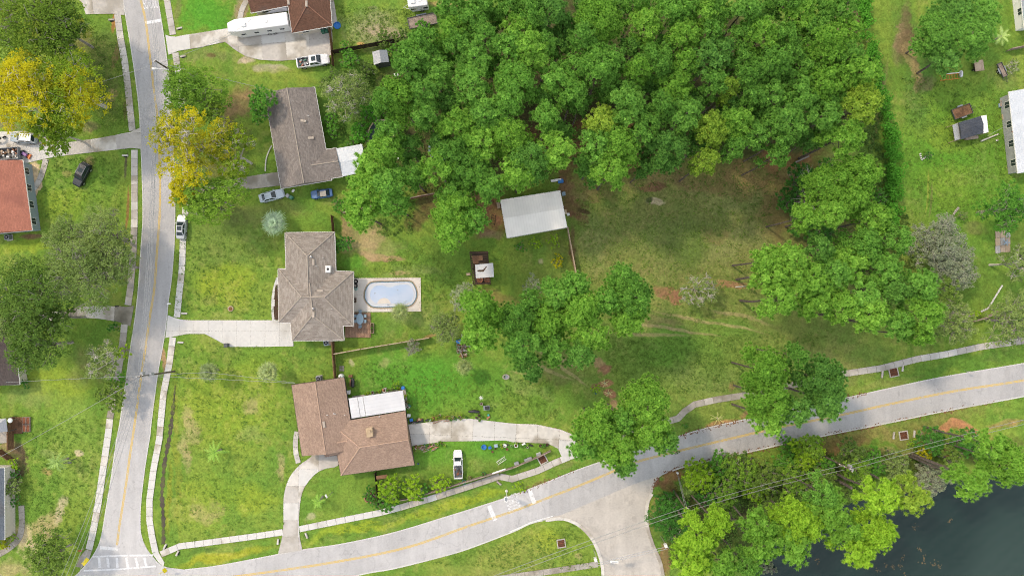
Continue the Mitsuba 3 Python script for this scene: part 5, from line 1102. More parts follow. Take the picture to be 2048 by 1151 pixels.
# ------------------------------------------------------------------ houses
def roof_part(q, axis_, ea, eb, ze, slope):
    """q: NW, NE, SE, SW eave corners in the photograph; ridge along 'NS' or 'EW' with a 'hip' or 'gable' at each end."""
    P = np.array([W(a, b, ze) for a, b in q])
    A, B, C, D = P
    if axis_ == 'EW':
        A, B, C, D = D, A, B, C
    m1, m2 = (A + B) / 2, (C + D) / 2
    hw = (np.linalg.norm(B - A) + np.linalg.norm(C - D)) / 4
    u = unit(m2 - m1)
    hgt = hw * slope
    r1 = m1 + u * (hw * 0.98 if ea == 'hip' else 0) + [0, 0, hgt]
    r2 = m2 - u * (hw * 0.98 if eb == 'hip' else 0) + [0, 0, hgt]
    low = [p - [0, 0, 0.16] for p in (A, B, C, D)]
    sol = hull([*low, A, B, C, D, r1, r2])
    lines = [(r1, r2)]
    if ea == 'hip':
        lines += [(r1, A), (r1, B)]
    if eb == 'hip':
        lines += [(r2, C), (r2, D)]
    return sol, Polygon(np.array([A, B, C, D])[:, :2]), lines


def house(name, label, parts, ze, slope, roof_m, ridge_m, wall_m, trim='trim_white', over=0.5, windows=True, cat_='house'):
    k = thing(name, label, cat_)
    sols, foot, lines = [], [], []
    for q, ax, ea, eb in parts:
        s, f, l = roof_part(q, ax, ea, eb, ze, slope)
        sols.append(s)
        foot.append(f)
        lines += l
    R = sols[0]
    for s in sols[1:]:
        R = R + s
    rm = tm(R)
    put(k, 'roof', rm, roof_m)
    if ridge_m:
        for a, b in lines:
            d = unit(b - a)
            mid = (a + b) / 2
            # only the stretches that lie on the outside of the joined roof
            t = np.linspace(0, 1, 25)
            pts = a + (b - a) * t[:, None] + [0, 0, 0.05]
            ok = [not inside(rm, p + [0, 0, 0.10]) for p in pts]
            run = []
            for p, o in list(zip(pts, ok)) + [(None, False)]:
                if o:
                    run.append(p)
                else:
                    if len(run) > 2:
                        put(k, 'roof__ridge_cap', tube([run[0], run[-1]], 0.085, 5), ridge_m)
                    run = []
    F = shapely.unary_union(foot).buffer(0.05).buffer(-0.05)
    g = F.boundary
    for gg in getattr(g, 'geoms', [g]):
        c = np.array(gg.simplify(0.05).coords)
        put(k, 'roof__fascia', extr(LineString(c).buffer(0.06, cap_style='flat', join_style='mitre'), 0.16, ze - 0.19), trim)
    Wl = F.buffer(-over, join_style='mitre')
    put(k, 'wall', extr(Wl, ze - 0.1, 0.0), wall_m)
    if windows:
        for gg in getattr(Wl, 'geoms', [Wl]):
            c = np.array(gg.simplify(0.1).exterior.coords)
            for a, b in zip(c[:-1], c[1:]):
                L_ = np.linalg.norm(b - a)
                if L_ < 2.6:
                    continue
                n = int(L_ // 2.9)
                d = (b - a) / L_
                for i in range(n):
                    p = a + d * (i + 0.5) * L_ / n
                    t = math.atan2(d[1], d[0])
                    w_ = put(k, 'window', boxm(p[0], p[1], 0.95, 1.25, 0.10, 1.2, t), trim)
                    put(w_, 'pane', boxm(p[0], p[1], 1.03, 1.09, 0.13, 1.04, t), 'glass_dark')
                    put(w_, 'mullion', boxm(p[0], p[1], 1.03, 0.05, 0.15, 1.04, t), trim)
    return k, rm, Wl


def inside(m, p):
    """Below the roof's surface at this place."""
    z = top_z(m, p[0], p[1])
    return z is not None and z > p[2]


def top_z(m, x, y):
    v, f = m.vertices, m.faces
    A, B, C = v[f[:, 0]], v[f[:, 1]], v[f[:, 2]]
    d = (B[:, 1] - C[:, 1]) * (A[:, 0] - C[:, 0]) + (C[:, 0] - B[:, 0]) * (A[:, 1] - C[:, 1])
    ok = np.abs(d) > 1e-9
    d = np.where(ok, d, 1)
    a = ((B[:, 1] - C[:, 1]) * (x - C[:, 0]) + (C[:, 0] - B[:, 0]) * (y - C[:, 1])) / d
    b = ((C[:, 1] - A[:, 1]) * (x - C[:, 0]) + (A[:, 0] - C[:, 0]) * (y - C[:, 1])) / d
    h = ok & (a >= -1e-6) & (b >= -1e-6) & (a + b <= 1 + 1e-6)
    if not h.any():
        return None
    return float((a * A[:, 2] + b * B[:, 2] + (1 - a - b) * C[:, 2])[h].max())


def on_roof(rm, px, py):
    z = 3.5
    for _ in range(4):
        p = W(px, py, z)
        z = top_z(rm, p[0], p[1]) or z
    return np.array([p[0], p[1], z])


def vents(k, rm, items):
    for kind, px, py, a in items:
        p = on_roof(rm, px, py)
        if kind == 'box':
            put(k, 'roof_vent', boxm(p[0], p[1], p[2] - 0.12, 0.42, 1.05, 0.28, a, 0.04), 'ridge_taupe')
        elif kind == 'dome':
            put(k, 'turbine_vent', at(lathe([(0, .42), (.12, .40), (.2, .3), (.2, .12), (.12, .05), (.12, -.25), (0, -.25)], 12), *p), 'alloy')
        elif kind == 'pipe':
            put(k, 'vent_pipe', at(lathe([(0, .35), (.07, .35), (.07, -.2), (0, -.2)], 8), *p), 'trim_white')
        elif kind == 'unit':
            u = put(k, 'roof_unit', boxm(p[0], p[1], p[2] - 0.2, 0.9, 1.2, 0.6, a, 0.05), 'trim_white')
            put(u, 'fan', at(lathe([(0, .02), (.22, .02), (.22, -.02), (0, -.02)], 12), p[0], p[1], p[2] + .42), 'trim_dark')
        elif kind == 'chimney':
            c = put(k, 'chimney', boxm(p[0], p[1], p[2] - 0.8, 0.95, 1.35, 1.7, a, 0.03), 'tan')
            put(c, 'cap', boxm(p[0], p[1], p[2] + 0.9, 1.1, 1.5, 0.10, a, 0.02), 'sand')
            put(c, 'flue', boxm(p[0], p[1] + .2, p[2] + 1.0, 0.4, 0.4, 0.22, a), 'plastic_yellow' if False else 'sand')


N_, G_ = 'hip', 'gable'
# the hip-roofed house by the pool
k, rm, wl = house('house', 'taupe hip-roofed house with the swimming pool behind it', [
    ([(570, 465), (669, 464), (673, 590), (572, 590)], 'NS', N_, G_), ([(573, 566), (678, 566), (688, 680), (584, 681)], 'NS', G_, N_), ([(556, 537), (707, 543), (707, 652), (557, 644)], 'EW', N_, N_)], 2.7, 0.40, 'shingle_taupe', 'ridge_taupe', 'wall_cream', 'trim_white')
vents(k, rm, [('dome', 623, 513, 0), ('box', 627, 524, 0), ('unit', 657, 538, 0), ('pipe', 646, 516, 0), ('pipe', 633, 532, 0), ('box', 641, 581, 1.57), ('dome', 627, 616, 0), ('box', 627, 629, 0), ('pipe', 664, 617, 0)])
# the tan-roofed house on the corner
k, rm, wl = house('house', 'tan-roofed corner house with a white patio cover at the back', [
    ([(583, 769), (688, 754), (709, 897), (604, 911)], 'NS', G_, G_), ([(662, 846), (811, 821), (829, 929), (682, 950)], 'EW', N_, G_), ([(640, 862), (704, 852), (712, 903), (650, 913)], 'EW', G_, G_)], 2.7, 0.36, 'shingle_tan', 'ridge_tan', 'wall_brown', 'trim_dark')
vents(k, rm, [('box', 648, 848, ang(0, 0, 1, -.15)), ('chimney', 741, 862, 0.15), ('pipe', 668, 826, 0), ('pipe', 655, 829, 0), ('pipe', 690, 829, 0), ('pipe', 759, 832, 0), ('pipe', 671, 827, 0)])
q = np.array([W(a, b, 2.75) for a, b in [(697, 796), (806, 780), (812, 819), (703, 836)]])
cuts = [0, 0.165, 0.265, 1.0]
for a, b in zip(cuts[:-1], cuts[1:]):
    a2, b2 = a + 0.004, b - 0.004
    c = [q[0] + (q[1] - q[0]) * a2, q[0] + (q[1] - q[0]) * b2, q[3] + (q[2] - q[3]) * b2, q[3] + (q[2] - q[3]) * a2]
    put(k, 'patio_roof', tm(hull([*c, *[p + [0, 0, 0.09] for p in c]])), 'metal_pale')
for t in (0.02, 0.35, 0.68, 0.98):
    p = q[0] + (q[1] - q[0]) * t
    put(k, 'patio_post', boxm(p[0], p[1] - .2, 0, 0.1, 0.1, 2.75), 'trim_white')
put(k, 'patio_floor', extr(Polygon(q[:, :2]), 0.08, 0.0), 'concrete_dull')
# the grey-brown gabled house
k, rm, wl = house('house', 'grey-brown gabled house with a white metal awning on its east side', [
    ([(529, 187), (629, 174), (663, 360), (562, 377)], 'NS', G_, G_), ([(612, 305), (672, 296), (685, 353), (620, 363)], 'EW', G_, G_)], 2.7, 0.30, 'shingle_grey_brown', 'ridge_taupe', 'wall_cream', 'trim_white')
vents(k, rm, [('box', 622, 276, ang(0, 0, 1, -.1) + 1.57), ('pipe', 612, 243, 0), ('pipe', 617, 232, 0), ('box', 607, 242, 1.4)])
q = [W(a, b, 2.72) for a, b in [(672, 297), (724, 288), (735, 342), (685, 353)]]
m1, m2 = (q[0] + q[3]) / 2 + [0, 0, .32], (q[1] + q[2]) / 2 + [0, 0, .32]
put(k, 'awning', tm(hull([q[0], q[1], m1, m2, q[0] - [0, 0, .06], q[1] - [0, 0, .06], m1 - [0, 0, .06], m2 - [0, 0, .06]])), 'metal_blue_white')
put(k, 'awning', tm(hull([q[3], q[2], m1, m2, q[3] - [0, 0, .06], q[2] - [0, 0, .06], m1 - [0, 0, .06], m2 - [0, 0, .06]])), 'metal_blue_white')
for p in (q[1], q[2]):
    put(k, 'awning_post', boxm(p[0] - .3, p[1], 0, 0.1, 0.1, 2.7), 'trim_white')
# the chestnut-roofed house at the top
k, rm, wl = house('house', 'chestnut hip-roofed house at the north frame, behind the long white trailer', [
    ([(564, -70), (653, -80), (664, 52), (584, 66)], 'NS', N_, N_), ([(490, -60), (600, -70), (605, 6), (502, 26)], 'EW', G_, G_)], 2.8, 0.40, 'shingle_chestnut', 'ridge_chestnut', 'wall_cream', 'trim_white')
vents(k, rm, [('box', 613, 8, 0.0), ('box', 577, 4, 0.1)])
q = [W(a, b, 2.5) for a, b in [(531, 27), (552, 16), (574, 12), (575, 22)]]
put(k, 'entrance_awning', tm(hull([*q, *[p - [0, 0, .12] for p in q], (q[1] + q[3]) / 2 + [0, 0, .35]])), 'metal_grey')
# the red-roofed house at the left
k, rm, wl = house('house', 'red-roofed house with a blue-grey side wall at the west frame', [([(-60, 326), (45, 320), (64, 460), (-50, 471)], 'NS', G_, G_)], 2.6, 0.25, 'shingle_red', None, 'wall_blue', 'trim_white', over=0.25)
for t0, t1 in ((0.04, 0.24), (0.26, 0.45)):
    a, b = W(56 + 14 * t0, 330 + 132 * t0), W(56 + 14 * t1, 330 + 132 * t1)
    c = (a + b) / 2
    s = put(k, 'porch_screen', boxm(c[0] - 0.15, c[1], 0.05, np.linalg.norm(b - a), 0.10, 2.3, ang(56, 330, 70, 462)), 'screen_dark')
    put(s, 'frame', boxm(a[0] - 0.1, a[1], 0.05, 0.12, 0.16, 2.35, 0), 'trim_white')
# the dark roof at the left
k, rm, wl = house('house', 'dark-roofed house under oaks at the west frame', [([(-70, 660), (26, 656), (39, 768), (-60, 772)], 'NS', G_, G_)], 2.7, 0.33, 'shingle_dark', None, 'wall_cream', 'trim_white')
put(k, 'entrance_step', boxm(*W(43, 758)[:2], 0, .9, 1.3, .25), 'concrete')
# the slate-roofed bungalow at the lower left
k, rm, wl = house('house', 'slate-roofed cream bungalow with two white windows at the south-west frame', [([(-80, 936), (8, 935), (9, 1078), (-80, 1082)], 'NS', G_, G_)], 2.7, 0.33, 'shingle_slate', None, 'wall_cream', 'trim_white', over=0.1, windows=False)
for py, in ((954,), (999,)):
    p = W(24.5, py, 0)
    w_ = put(k, 'window', boxm(p[0] - .18, p[1], 0.75, 1.7, 0.12, 1.5, math.pi / 2), 'trim_white')
    for s in (-.42, .42):
        put(w_, 'pane', boxm(p[0] - .17, p[1] + s, 0.85, 0.68, 0.14, 1.3, math.pi / 2), 'glass_dark')
put(k, 'porch', boxm(*W(17, 1045)[:2], 0.0, 1.6, 3.6, 0.14, 0.03), 'concrete_pale')
for dy in (1026, 1064):
    put(k, 'porch_post', boxm(*W(24, dy)[:2], 0.14, .1, .1, 2.4), 'trim_white')
for py in (1020, 1030):
    c = thing('wicker_chair', f'dark round wicker chair on the bungalow porch, {"northern" if py < 1025 else "southern"} one', 'chair')
    p = W(18, py)
    put(c, 'seat', at(lathe([(0, .42), (.26, .42), (.28, .36), (.2, .1), (0, .1)], 12), p[0], p[1], .14), 'wood_dark')
    put(c, 'backrest', at(tube([[0.27 * math.cos(t), 0.27 * math.sin(t), .8] for t in np.linspace(1.2, 5.1, 12)], .04), p[0], p[1], .1), 'wood_dark')
# bicycle on the porch
b = thing('bicycle', 'dark bicycle leaning on the bungalow porch', 'bicycle')
p = W(17, 1048)
for s in (-.5, .5):
    put(b, 'wheel', at(tube([[0.0, 0.33 * math.cos(t) + s, .34 + .33 * math.sin(t)] for t in np.linspace(0, 6.28, 20)], .022, 5), p[0], p[1], .14), 'rubber')
put(b, 'frame', cat([tube([[p[0], p[1] - .5, .48], [p[0], p[1] - .15, .95]], .02), tube([[p[0], p[1] - .15, .95], [p[0], p[1] + .35, .95]], .02), tube([[p[0], p[1] + .5, .48], [p[0], p[1] + .35, 1.1]], .02), tube([[p[0], p[1], .45], [p[0], p[1] - .15, 1.0]], .02)]), 'steel_dark')
put(b, 'saddle', boxm(p[0], p[1] - .17, 1.0, .14, .26, .06, 0, .02), 'rubber')
put(b, 'handlebar', tube([[p[0] - .25, p[1] + .36, 1.1], [p[0] + .25, p[1] + .36, 1.1]], .018), 'steel_dark')
# the metal-roofed home at the right edge
k, rm, wl = house('mobile_home', 'long home with a ribbed white metal roof at the east frame', [([(2018, 184), (2120, 166), (2152, 330), (2036, 346)], 'NS', G_, G_)], 2.7, 0.14, 'metal_blue_white', None, 'wall_grey', 'trim_white', over=0.3, cat_='house')
put(k, 'porch_cover', boxm(*W(2040, 275, 2.5)[:2], 2.45, 2.4, 1.7, .06, A10), 'plastic_teal' if False else 'metal_grey')
put(k, 'porch_beam', boxm(*W(2038, 262, 2.5)[:2], 2.5, 2.6, .22, .12, A10), 'rust')
for py in (315, 322, 331):
    put(k, 'step', boxm(*W(2033, py)[:2], 0.1, 1.2, .55, .2, A10), 'wood_grey')
k, rm, wl = house('house', 'grey metal roof just inside the north-east frame', [([(2041, -20), (2120, -30), (2140, 50), (2049, 56)], 'NS', G_, G_)], 2.7, 0.2, 'metal_grey', None, 'wall_white', 'trim_white', cat_='house')

# the white barn
k, rm, wl = house('barn', 'white ribbed metal barn roof at the southern edge of the wood', [([(1001, 400), (1120, 381), (1134, 454), (1014, 475)], 'EW', G_, G_)], 3.4, 0.16, 'metal_white', None, 'wall_white', 'trim_white', over=0.15, windows=False, cat_='barn')
p = W(1010, 438)
put(k, 'door', boxm(p[0] + 0.35, p[1], 0, 0.12, 2.4, 2.4, A10), 'wood_grey')
# the grey garden shed
k = thing('shed', 'small grey metal shed with a gabled roof north of the branching tree', 'shed')
q = [W(a, b, 2.3) for a, b in [(744.5, 104), (774, 100), (778, 124), (748, 130)]]
m1, m2 = (q[0] + q[1]) / 2 + [0, 0, .45], (q[2] + q[3]) / 2 + [0, 0, .45]
put(k, 'roof', tm(hull([q[0], q[3], m1, m2, q[0] - [0, 0, .05], q[3] - [0, 0, .05], m1 - [0, 0, .05], m2 - [0, 0, .05]])), 'metal_grey', label='ribbed pale half of the shed roof')
put(k, 'roof', tm(hull([q[1], q[2], m1, m2, q[1] - [0, 0, .05], q[2] - [0, 0, .05], m1 - [0, 0, .05], m2 - [0, 0, .05]])), 'steel_grey', label='smooth blue-grey half of the shed roof')
put(k, 'wall', extr(Polygon(np.array(q)[:, :2]).buffer(-.12, join_style='mitre'), 2.3, 0), 'steel_dark')
c = W(764, 131)
put(k, 'door', boxm(c[0], c[1] + .35, 0.05, 1.3, .08, 1.9, A10), 'wall_grey')
# chicken coop
k = thing('coop', 'charcoal-shingled coop with a pale end awning on the eastern lawn', 'coop')
q = [W(a, b, 2.0) for a, b in [(1917, 245), (1962, 232), (1967, 266), (1922, 279)]]
m1, m2 = (q[0] + q[3]) / 2 + [0, 0, .35], (q[1] + q[2]) / 2 + [0, 0, .35]
put(k, 'roof', tm(hull([*q, m1, m2, *[p - [0, 0, .08] for p in q]])), 'shingle_charcoal')
put(k, 'wall', extr(Polygon(np.array(q)[:, :2]).buffer(-.2, join_style='mitre'), 1.95, 0), 'wood_grey')
for pts, m, lab in (([(1905, 250), (1916, 246), (1921, 278), (1910, 281)], 'plastic_grey', 'grey-green awning on the coop'), ([(1962, 232), (1973, 230), (1977, 264), (1967, 267)], 'plastic_white', 'white sheet awning on the coop')):
    q = [W(a, b, 1.75) for a, b in pts]
    a_ = put(k, 'awning', tm(hull([*q, *[p - [0, 0, .05] for p in q]])), m, label=lab)
    for p in q:
        put(k, 'post', boxm(p[0], p[1], 0, .08, .08, 1.7), 'wood_pale')
c = W(1937, 281)
put(k, 'nest_box', boxm(c[0], c[1] + .3, 0.5, 2.2, .55, .5, A10, .03), 'plastic_teal' if False else 'wood_grey')


# ------------------------------------------------------------------ vehicles
def ball_hull(pts, r):
    s = trimesh.creation.icosphere(1, r).vertices
    return hull(np.vstack([s + p for p in pts]))


CARS = {
    'sedan': dict(L=4.65, st=[(-2.2, .70, .36, .90), (-1.6, .82, .30, .97), (0, .86, .28, .93), (1.2, .82, .30, .86), (2.0, .74, .36, .74), (2.22, .60, .40, .62)], cb=(-1.85, 1.0, .78, .93), ct=(-1.1, .12, .58, 1.38), wb=(-1.35, 1.38), wr=.32),
    'suv': dict(L=4.6, st=[(-2.2, .74, .42, 1.02), (-1.6, .84, .36, 1.05), (0, .87, .34, 1.03), (1.2, .84, .36, 1.0), (2.0, .76, .42, .9), (2.18, .62, .46, .76)], cb=(-2.18, 1.05, .80, 1.02), ct=(-1.85, .2, .64, 1.66), wb=(-1.35, 1.35), wr=.37),
    'pickup': dict(L=5.9, st=[(-2.8, .86, .5, 1.08), (-1.6, .93, .46, 1.1), (0, .94, .44, 1.1), (1.5, .92, .46, 1.1), (2.6, .84, .5, 1.0), (2.82, .72, .55, .85)], cb=(-.62, 1.55, .84, 1.1), ct=(-.42, .85, .70, 1.82), wb=(-1.75, 1.85), wr=.40),
    'small_pickup': dict(L=5.0, st=[(-2.4, .76, .45, .95), (-1.4, .80, .42, .97), (0, .81, .4, .97), (1.4, .79, .42, .97), (2.2, .73, .46, .88), (2.4, .62, .5, .75)], cb=(-.15, 1.35, .74, .97), ct=(.0, .72, .62, 1.58), wb=(-1.45, 1.6), wr=.34),
}


def make_car(name, kind, px, py, a, paint, label, cat_, L=None, roofm=None, sunroof=False, rails=False, z0=0.0):
    d = CARS[kind]
    s = (L or d['L']) / d['L']
    p = W(px, py, 0.8)
    k = thing(name, label, cat_)
    tw = MW(p[0], p[1], z0, a, s, 0.5 + 0.5 * s, 1.0)
    r = 0.10
    body = ball_hull([(x, sy * (hw - r), z) for x, hw, zl, zh in d['st'] for sy in (-1, 1) for z in (zl + r * .5, zh - r)], r)
    if 'pickup' in kind:
        xb = d['st'][0][0]
        hw = d['st'][1][1]
        x1 = d['cb'][0] - .04
        body = body - Manifold.cube((x1 - xb - .12, 2 * hw - .26, 1.0)).translate((xb + .10, -hw + .13, .62))
        put(k, 'bed', boxm((x1 + xb + .1) / 2, 0, .60, x1 - xb - .14, 2 * hw - .28, .03), 'steel_dark', tw=tw)
    body = tm(body)
    put(k, 'body', body, paint, smooth=35, tw=tw)
    (b0, b1, hb, zb), (t0, t1, ht, zt) = d['cb'], d['ct']
    r = .07
    cs = {(x, y): np.array([(b0 + r if x < 0 else b1 - r), y * (hb - r), zb - .05]) for x in (-1, 1) for y in (-1, 1)}
    tp = {(x, y): np.array([(t0 + r if x < 0 else t1 - r), y * (ht - r), zt - r]) for x in (-1, 1) for y in (-1, 1)}
    put(k, 'cabin', tm(ball_hull([*cs.values(), *tp.values()], r)), roofm or paint, smooth=35, tw=tw)

    def pane(nm, c4, inset=(.1, .14)):
        c4 = [np.array(c) for c in c4]            # bottom a, bottom b, top b, top a
        n = unit(np.cross(c4[1] - c4[0], c4[3] - c4[0]))
        mid = sum(c4) / 4
        if n @ (mid - [(b0 + b1) / 2, 0, (zb + zt) / 2]) < 0:
            n = -n
        o = []
        for (u, v) in ((inset[0], inset[1] + .06), (1 - inset[0], inset[1] + .06), (1 - inset[0], 1 - inset[1] * .5), (inset[0], 1 - inset[1] * .5)):
            q = (c4[0] * (1 - u) + c4[1] * u) * (1 - v) + (c4[3] * (1 - u) + c4[2] * u) * v
            o.append(q + n * r)
        put(k, nm, tm(hull([*o, *[q + n * .012 for q in o]])), 'glass_car', tw=tw)

    pane('windshield', [cs[1, -1], cs[1, 1], tp[1, 1], tp[1, -1]], (.05, .08))
    pane('rear_window', [cs[-1, -1], cs[-1, 1], tp[-1, 1], tp[-1, -1]], (.07, .1))
    for sy in (-1, 1):
        A, B, C, D = cs[-1, sy], cs[1, sy], tp[1, sy], tp[-1, sy]
        m0, m1 = (A + B) / 2, (C + D) / 2
        pane('side_window', [A, m0, m1, D], (.07, .12))
        pane('side_window', [m0, B, C, m1], (.07, .12))
    if sunroof:
        put(k, 'sunroof', boxm((t0 + t1) / 2 + .1, 0, zt - .002, .75, .8, .012), 'glass_car', tw=tw)
    if rails:
        for sy in (-1, 1):
            put(k, 'roof_rail', tube([[t0 + .1, sy * (ht - .04), zt + .03], [t1 - .05, sy * (ht - .04), zt + .03]], .022, 5), 'alloy', tw=tw)
    hwm = max(q[1] for q in d['st'])
    for x in d['wb']:
        for sy in (-1, 1):
            w_ = trimesh.creation.cylinder(d['wr'], .22, sections=18)
            w_.apply_transform(trimesh.transformations.rotation_matrix(math.pi / 2, [1, 0, 0]))
            w_.apply_translation([x, sy * (hwm - .09), d['wr']])
            wk = put(k, 'wheel', w_, 'rubber', tw=tw)
            m_ = trimesh.creation.cylinder(d['wr'] * .6, .04, sections=14)
            m_.apply_transform(trimesh.transformations.rotation_matrix(math.pi / 2, [1, 0, 0]))
            m_.apply_translation([x, sy * (hwm + .03), d['wr']])
            put(wk, 'rim', m_, 'alloy', tw=tw)
    xf, xr = d['st'][-2], d['st'][0]
    for sy in (-1, 1):
        put(k, 'headlight', tm(ball_hull([(xf[0] + .06, sy * (xf[1] - .28), xf[3] - .16), (xf[0] - .02, sy * (xf[1] - .12), xf[3] - .15)], .10)), 'lamp_clear', smooth=True, tw=tw)
        put(k, 'taillight', tm(ball_hull([(xr[0] - .01, sy * (xr[1] - .14), xr[3] - .18), (xr[0] - .01, sy * (xr[1] - .14), xr[3] - .34)], .085)), 'lamp_red', smooth=True, tw=tw)
        put(k, 'mirror', tm(ball_hull([(b1 - .35, sy * (hb + .14), zb + .1), (b1 - .42, sy * (hb + .05), zb + .1)], .06)), paint, smooth=True, tw=tw)
    return k


make_car('suv', 'suv', 163, 349, ang(172, 328, 151, 369), 'paint_black', 'black SUV with silver roof rails parked on the lawn', 'car', L=4.5, rails=True, sunroof=True)
make_car('pickup_truck', 'pickup', 626, 122, ang(592, 127, 660, 117), 'paint_white', 'white crew-cab pickup with a dark sunroof below the concrete pad', 'pickup truck', sunroof=True)
make_car('parked_car', 'sedan', 543, 391, ang(518, 397, 567, 384), 'paint_silver_blue', 'pale silver-blue sedan on the grass beside the grey-brown house', 'car', L=4.5)
make_car('parked_car', 'sedan', 643, 387, ang(663, 385, 622, 390), 'paint_blue', 'blue sedan with a faded peeling roof behind the grey-brown house', 'car', L=3.9, roofm='rust_paint' if False else 'paint_blue')
make_car('parked_car', 'sedan', 362, 453, ang(362, 477, 364, 430), 'paint_silver', 'silver sedan parked at the edge of the main road under the tree', 'car', L=4.3, sunroof=True, z0=0.03)
make_car('pickup_truck', 'small_pickup', 916, 928, ang(916, 955, 914.5, 899), 'paint_white', 'small white pickup with a dark junk-filled bed on the garden lawn', 'pickup truck', L=5.0)
make_car('parked_car', 'suv', 47, 276, ang(70, 278, 20, 274), 'paint_gunmetal', 'grey car half hidden by the yellow tree on the west drive', 'car', L=4.7, roofm='paint_white', z0=0.05)
p = W(646, 387, 1.4)
put('parked_car_001', 'roof_patch', boxm(p[0], p[1], 1.375, 1.05, .95, .02, ang(663, 385, 622, 390), .005), 'concrete_dull', label='peeling rusty roof skin')


def scatter_box(parent, nm, cx, cy, a, l, w, z, n, mats, r, hs=(.08, .35)):
    for _ in range(n):
        u, v = r.uniform(-l / 2, l / 2), r.uniform(-w / 2, w / 2)
        put(parent, nm, boxm(cx + u * math.cos(a) - v * math.sin(a), cy + u * math.sin(a) + v * math.cos(a), z + r.uniform(0, .12), r.uniform(.15, .5), r.uniform(.12, .4), r.uniform(*hs), r.uniform(0, 3), .02), mats[r.integers(len(mats))])


r2 = np.random.default_rng(3)
k = thing('truck_load', 'bags and tools lying in the crew-cab pickup bed', 'load')
p = W(606, 125, .9)
scatter_box(k, 'bag', p[0], p[1], ang(592, 127, 660, 117), 1.4, 1.1, .65, 9, ['plastic_white', 'plastic_green', 'terracotta', 'plastic_grey', 'alloy'], r2)
k = thing('scrap_load', 'dark scrap lying in the small white pickup bed', 'load')
p = W(916, 944, .8)
scatter_box(k, 'scrap', p[0], p[1], 1.57, 1.4, 1.0, .65, 9, ['steel_dark', 'rust', 'wood_dark', 'plastic_grey'], r2, (.05, .2))


def wheel(parent, x, y, a, rr=.33, w=.2):
    w_ = trimesh.creation.cylinder(rr, w, sections=16)
    w_.apply_transform(trimesh.transformations.rotation_matrix(math.pi / 2, [1, 0, 0]))
    kk = put(parent, 'wheel', at(w_, x, y, rr, a), 'rubber')
    m_ = trimesh.creation.cylinder(rr * .55, w + .03, sections=12)
    m_.apply_transform(trimesh.transformations.rotation_matrix(math.pi / 2, [1, 0, 0]))
    put(kk, 'rim', at(m_, x, y, rr, a), 'alloy')


def caravan(label, pc, a, L, w, h, nose, hw, zwin, name='travel_trailer'):
    k = thing(name, label, 'trailer')
    c, s = math.cos(a), math.sin(a)
    x0, y0 = W(*pc, h)[:2]
    tw = MW(x0, y0, 0, a)
    r = .14
    pts = [(x, y, z) for x in (-L / 2 + r, L / 2 - r - nose) for y in (-w / 2 + r, w / 2 - r) for z in (.55, h - r)] + [(L / 2 - r, y, z) for y in (-hw + r, hw - r) for z in (1.2, h - r - .25)]
    put(k, 'body', tm(ball_hull(pts, r)), 'paint_white', smooth=35, tw=tw)
    put(k, 'stripe', boxm(-.2, -w / 2 + .02, 1.0, L * .8, .06, .18), 'paint_silver', tw=tw)
    for i, xx in enumerate(np.linspace(-L * .36, L * .28, max(2, int(L / 2.2)))):
        for sy in (-1, 1):
            put(k, 'window', boxm(xx, sy * (w / 2), zwin, .8, .03, .5, 0, .01), 'glass_dark', tw=tw)
    put(k, 'roof_vent', boxm(-L * .15, 0, h - .01, .5, .5, .14, 0, .05), 'plastic_white', tw=tw)
    put(k, 'roof_vent', boxm(L * .22, .1, h - .01, .7, .8, .26, 0, .08), 'plastic_white', tw=tw)
    put(k, 'skylight', boxm(L * .05, -.2, h - .01, .4, .4, .06, 0, .02), 'lamp_clear', tw=tw)
    for dx in ((-.5, .5) if L > 6 else (0,)):
        for sy in (-1, 1):
            X_, Y_ = -L * .15 + dx, sy * (w / 2 - .08)
            wheel(k, x0 + c * X_ - s * Y_, y0 + s * X_ + c * Y_, a)
    put(k, 'hitch', tube([[L / 2 - .1, -.5, .5], [L / 2 + 1.0, 0, .5], [L / 2 - .1, .5, .5]], .05, 5), 'plastic_white', tw=tw)
    return k


caravan('long white travel trailer parked along the chestnut-roofed house', (514, 45), ang(578, 37, 451, 55), 10.6, 2.3, 3.1, 1.4, .8, 1.5)
caravan('small white camper with two dark windows at the north frame', (834, 1), ang(850, 0, 812, 5), 3.4, 2.1, 2.5, .5, .8, 1.3, name='camper')


def flat_trailer(label, px, py, a, L, w, wood_m, n, hitch, name='flatbed_trailer', rail=.18):
    k = thing(name, label, 'trailer')
    p = W(px, py, .6)
    tw = MW(p[0], p[1], 0, a)
    for i in range(n):
        y = -w / 2 + (i + .5) * w / n
        put(k, 'plank', boxm(0, y, .55, L, w / n - .025, .05), wood_m, tw=tw)
    for s in (-1, 1):
        put(k, 'side_rail', boxm(0, s * (w / 2 + .03), .5, L + .1, .06, .10 + rail), 'steel_dark', tw=tw)
        put(k, 'end_rail', boxm(s * (L / 2 + .03), 0, .5, .06, w + .1, .10 + rail), 'steel_dark', tw=tw)
        for d_ in (-.4, .4) if L > 4 else (0,):
            c, q = math.cos(a), math.sin(a)
            X_, Y_ = d_, s * (w / 2 + .16)
            wheel(k, p[0] + c * X_ - q * Y_, p[1] + q * X_ + c * Y_, a, .3, .18)
        put(k, 'fender', boxm(0, s * (w / 2 + .18), .64, 1.0 if L < 4 else 1.8, .24, .05, 0, .02), 'steel_grey', tw=tw)
    put(k, 'hitch', tube([[hitch * L / 2, -.4, .5], [hitch * (L / 2 + 1.1), 0, .5], [hitch * L / 2, .4, .5]], .045, 5), 'steel_dark', tw=tw)
    return k


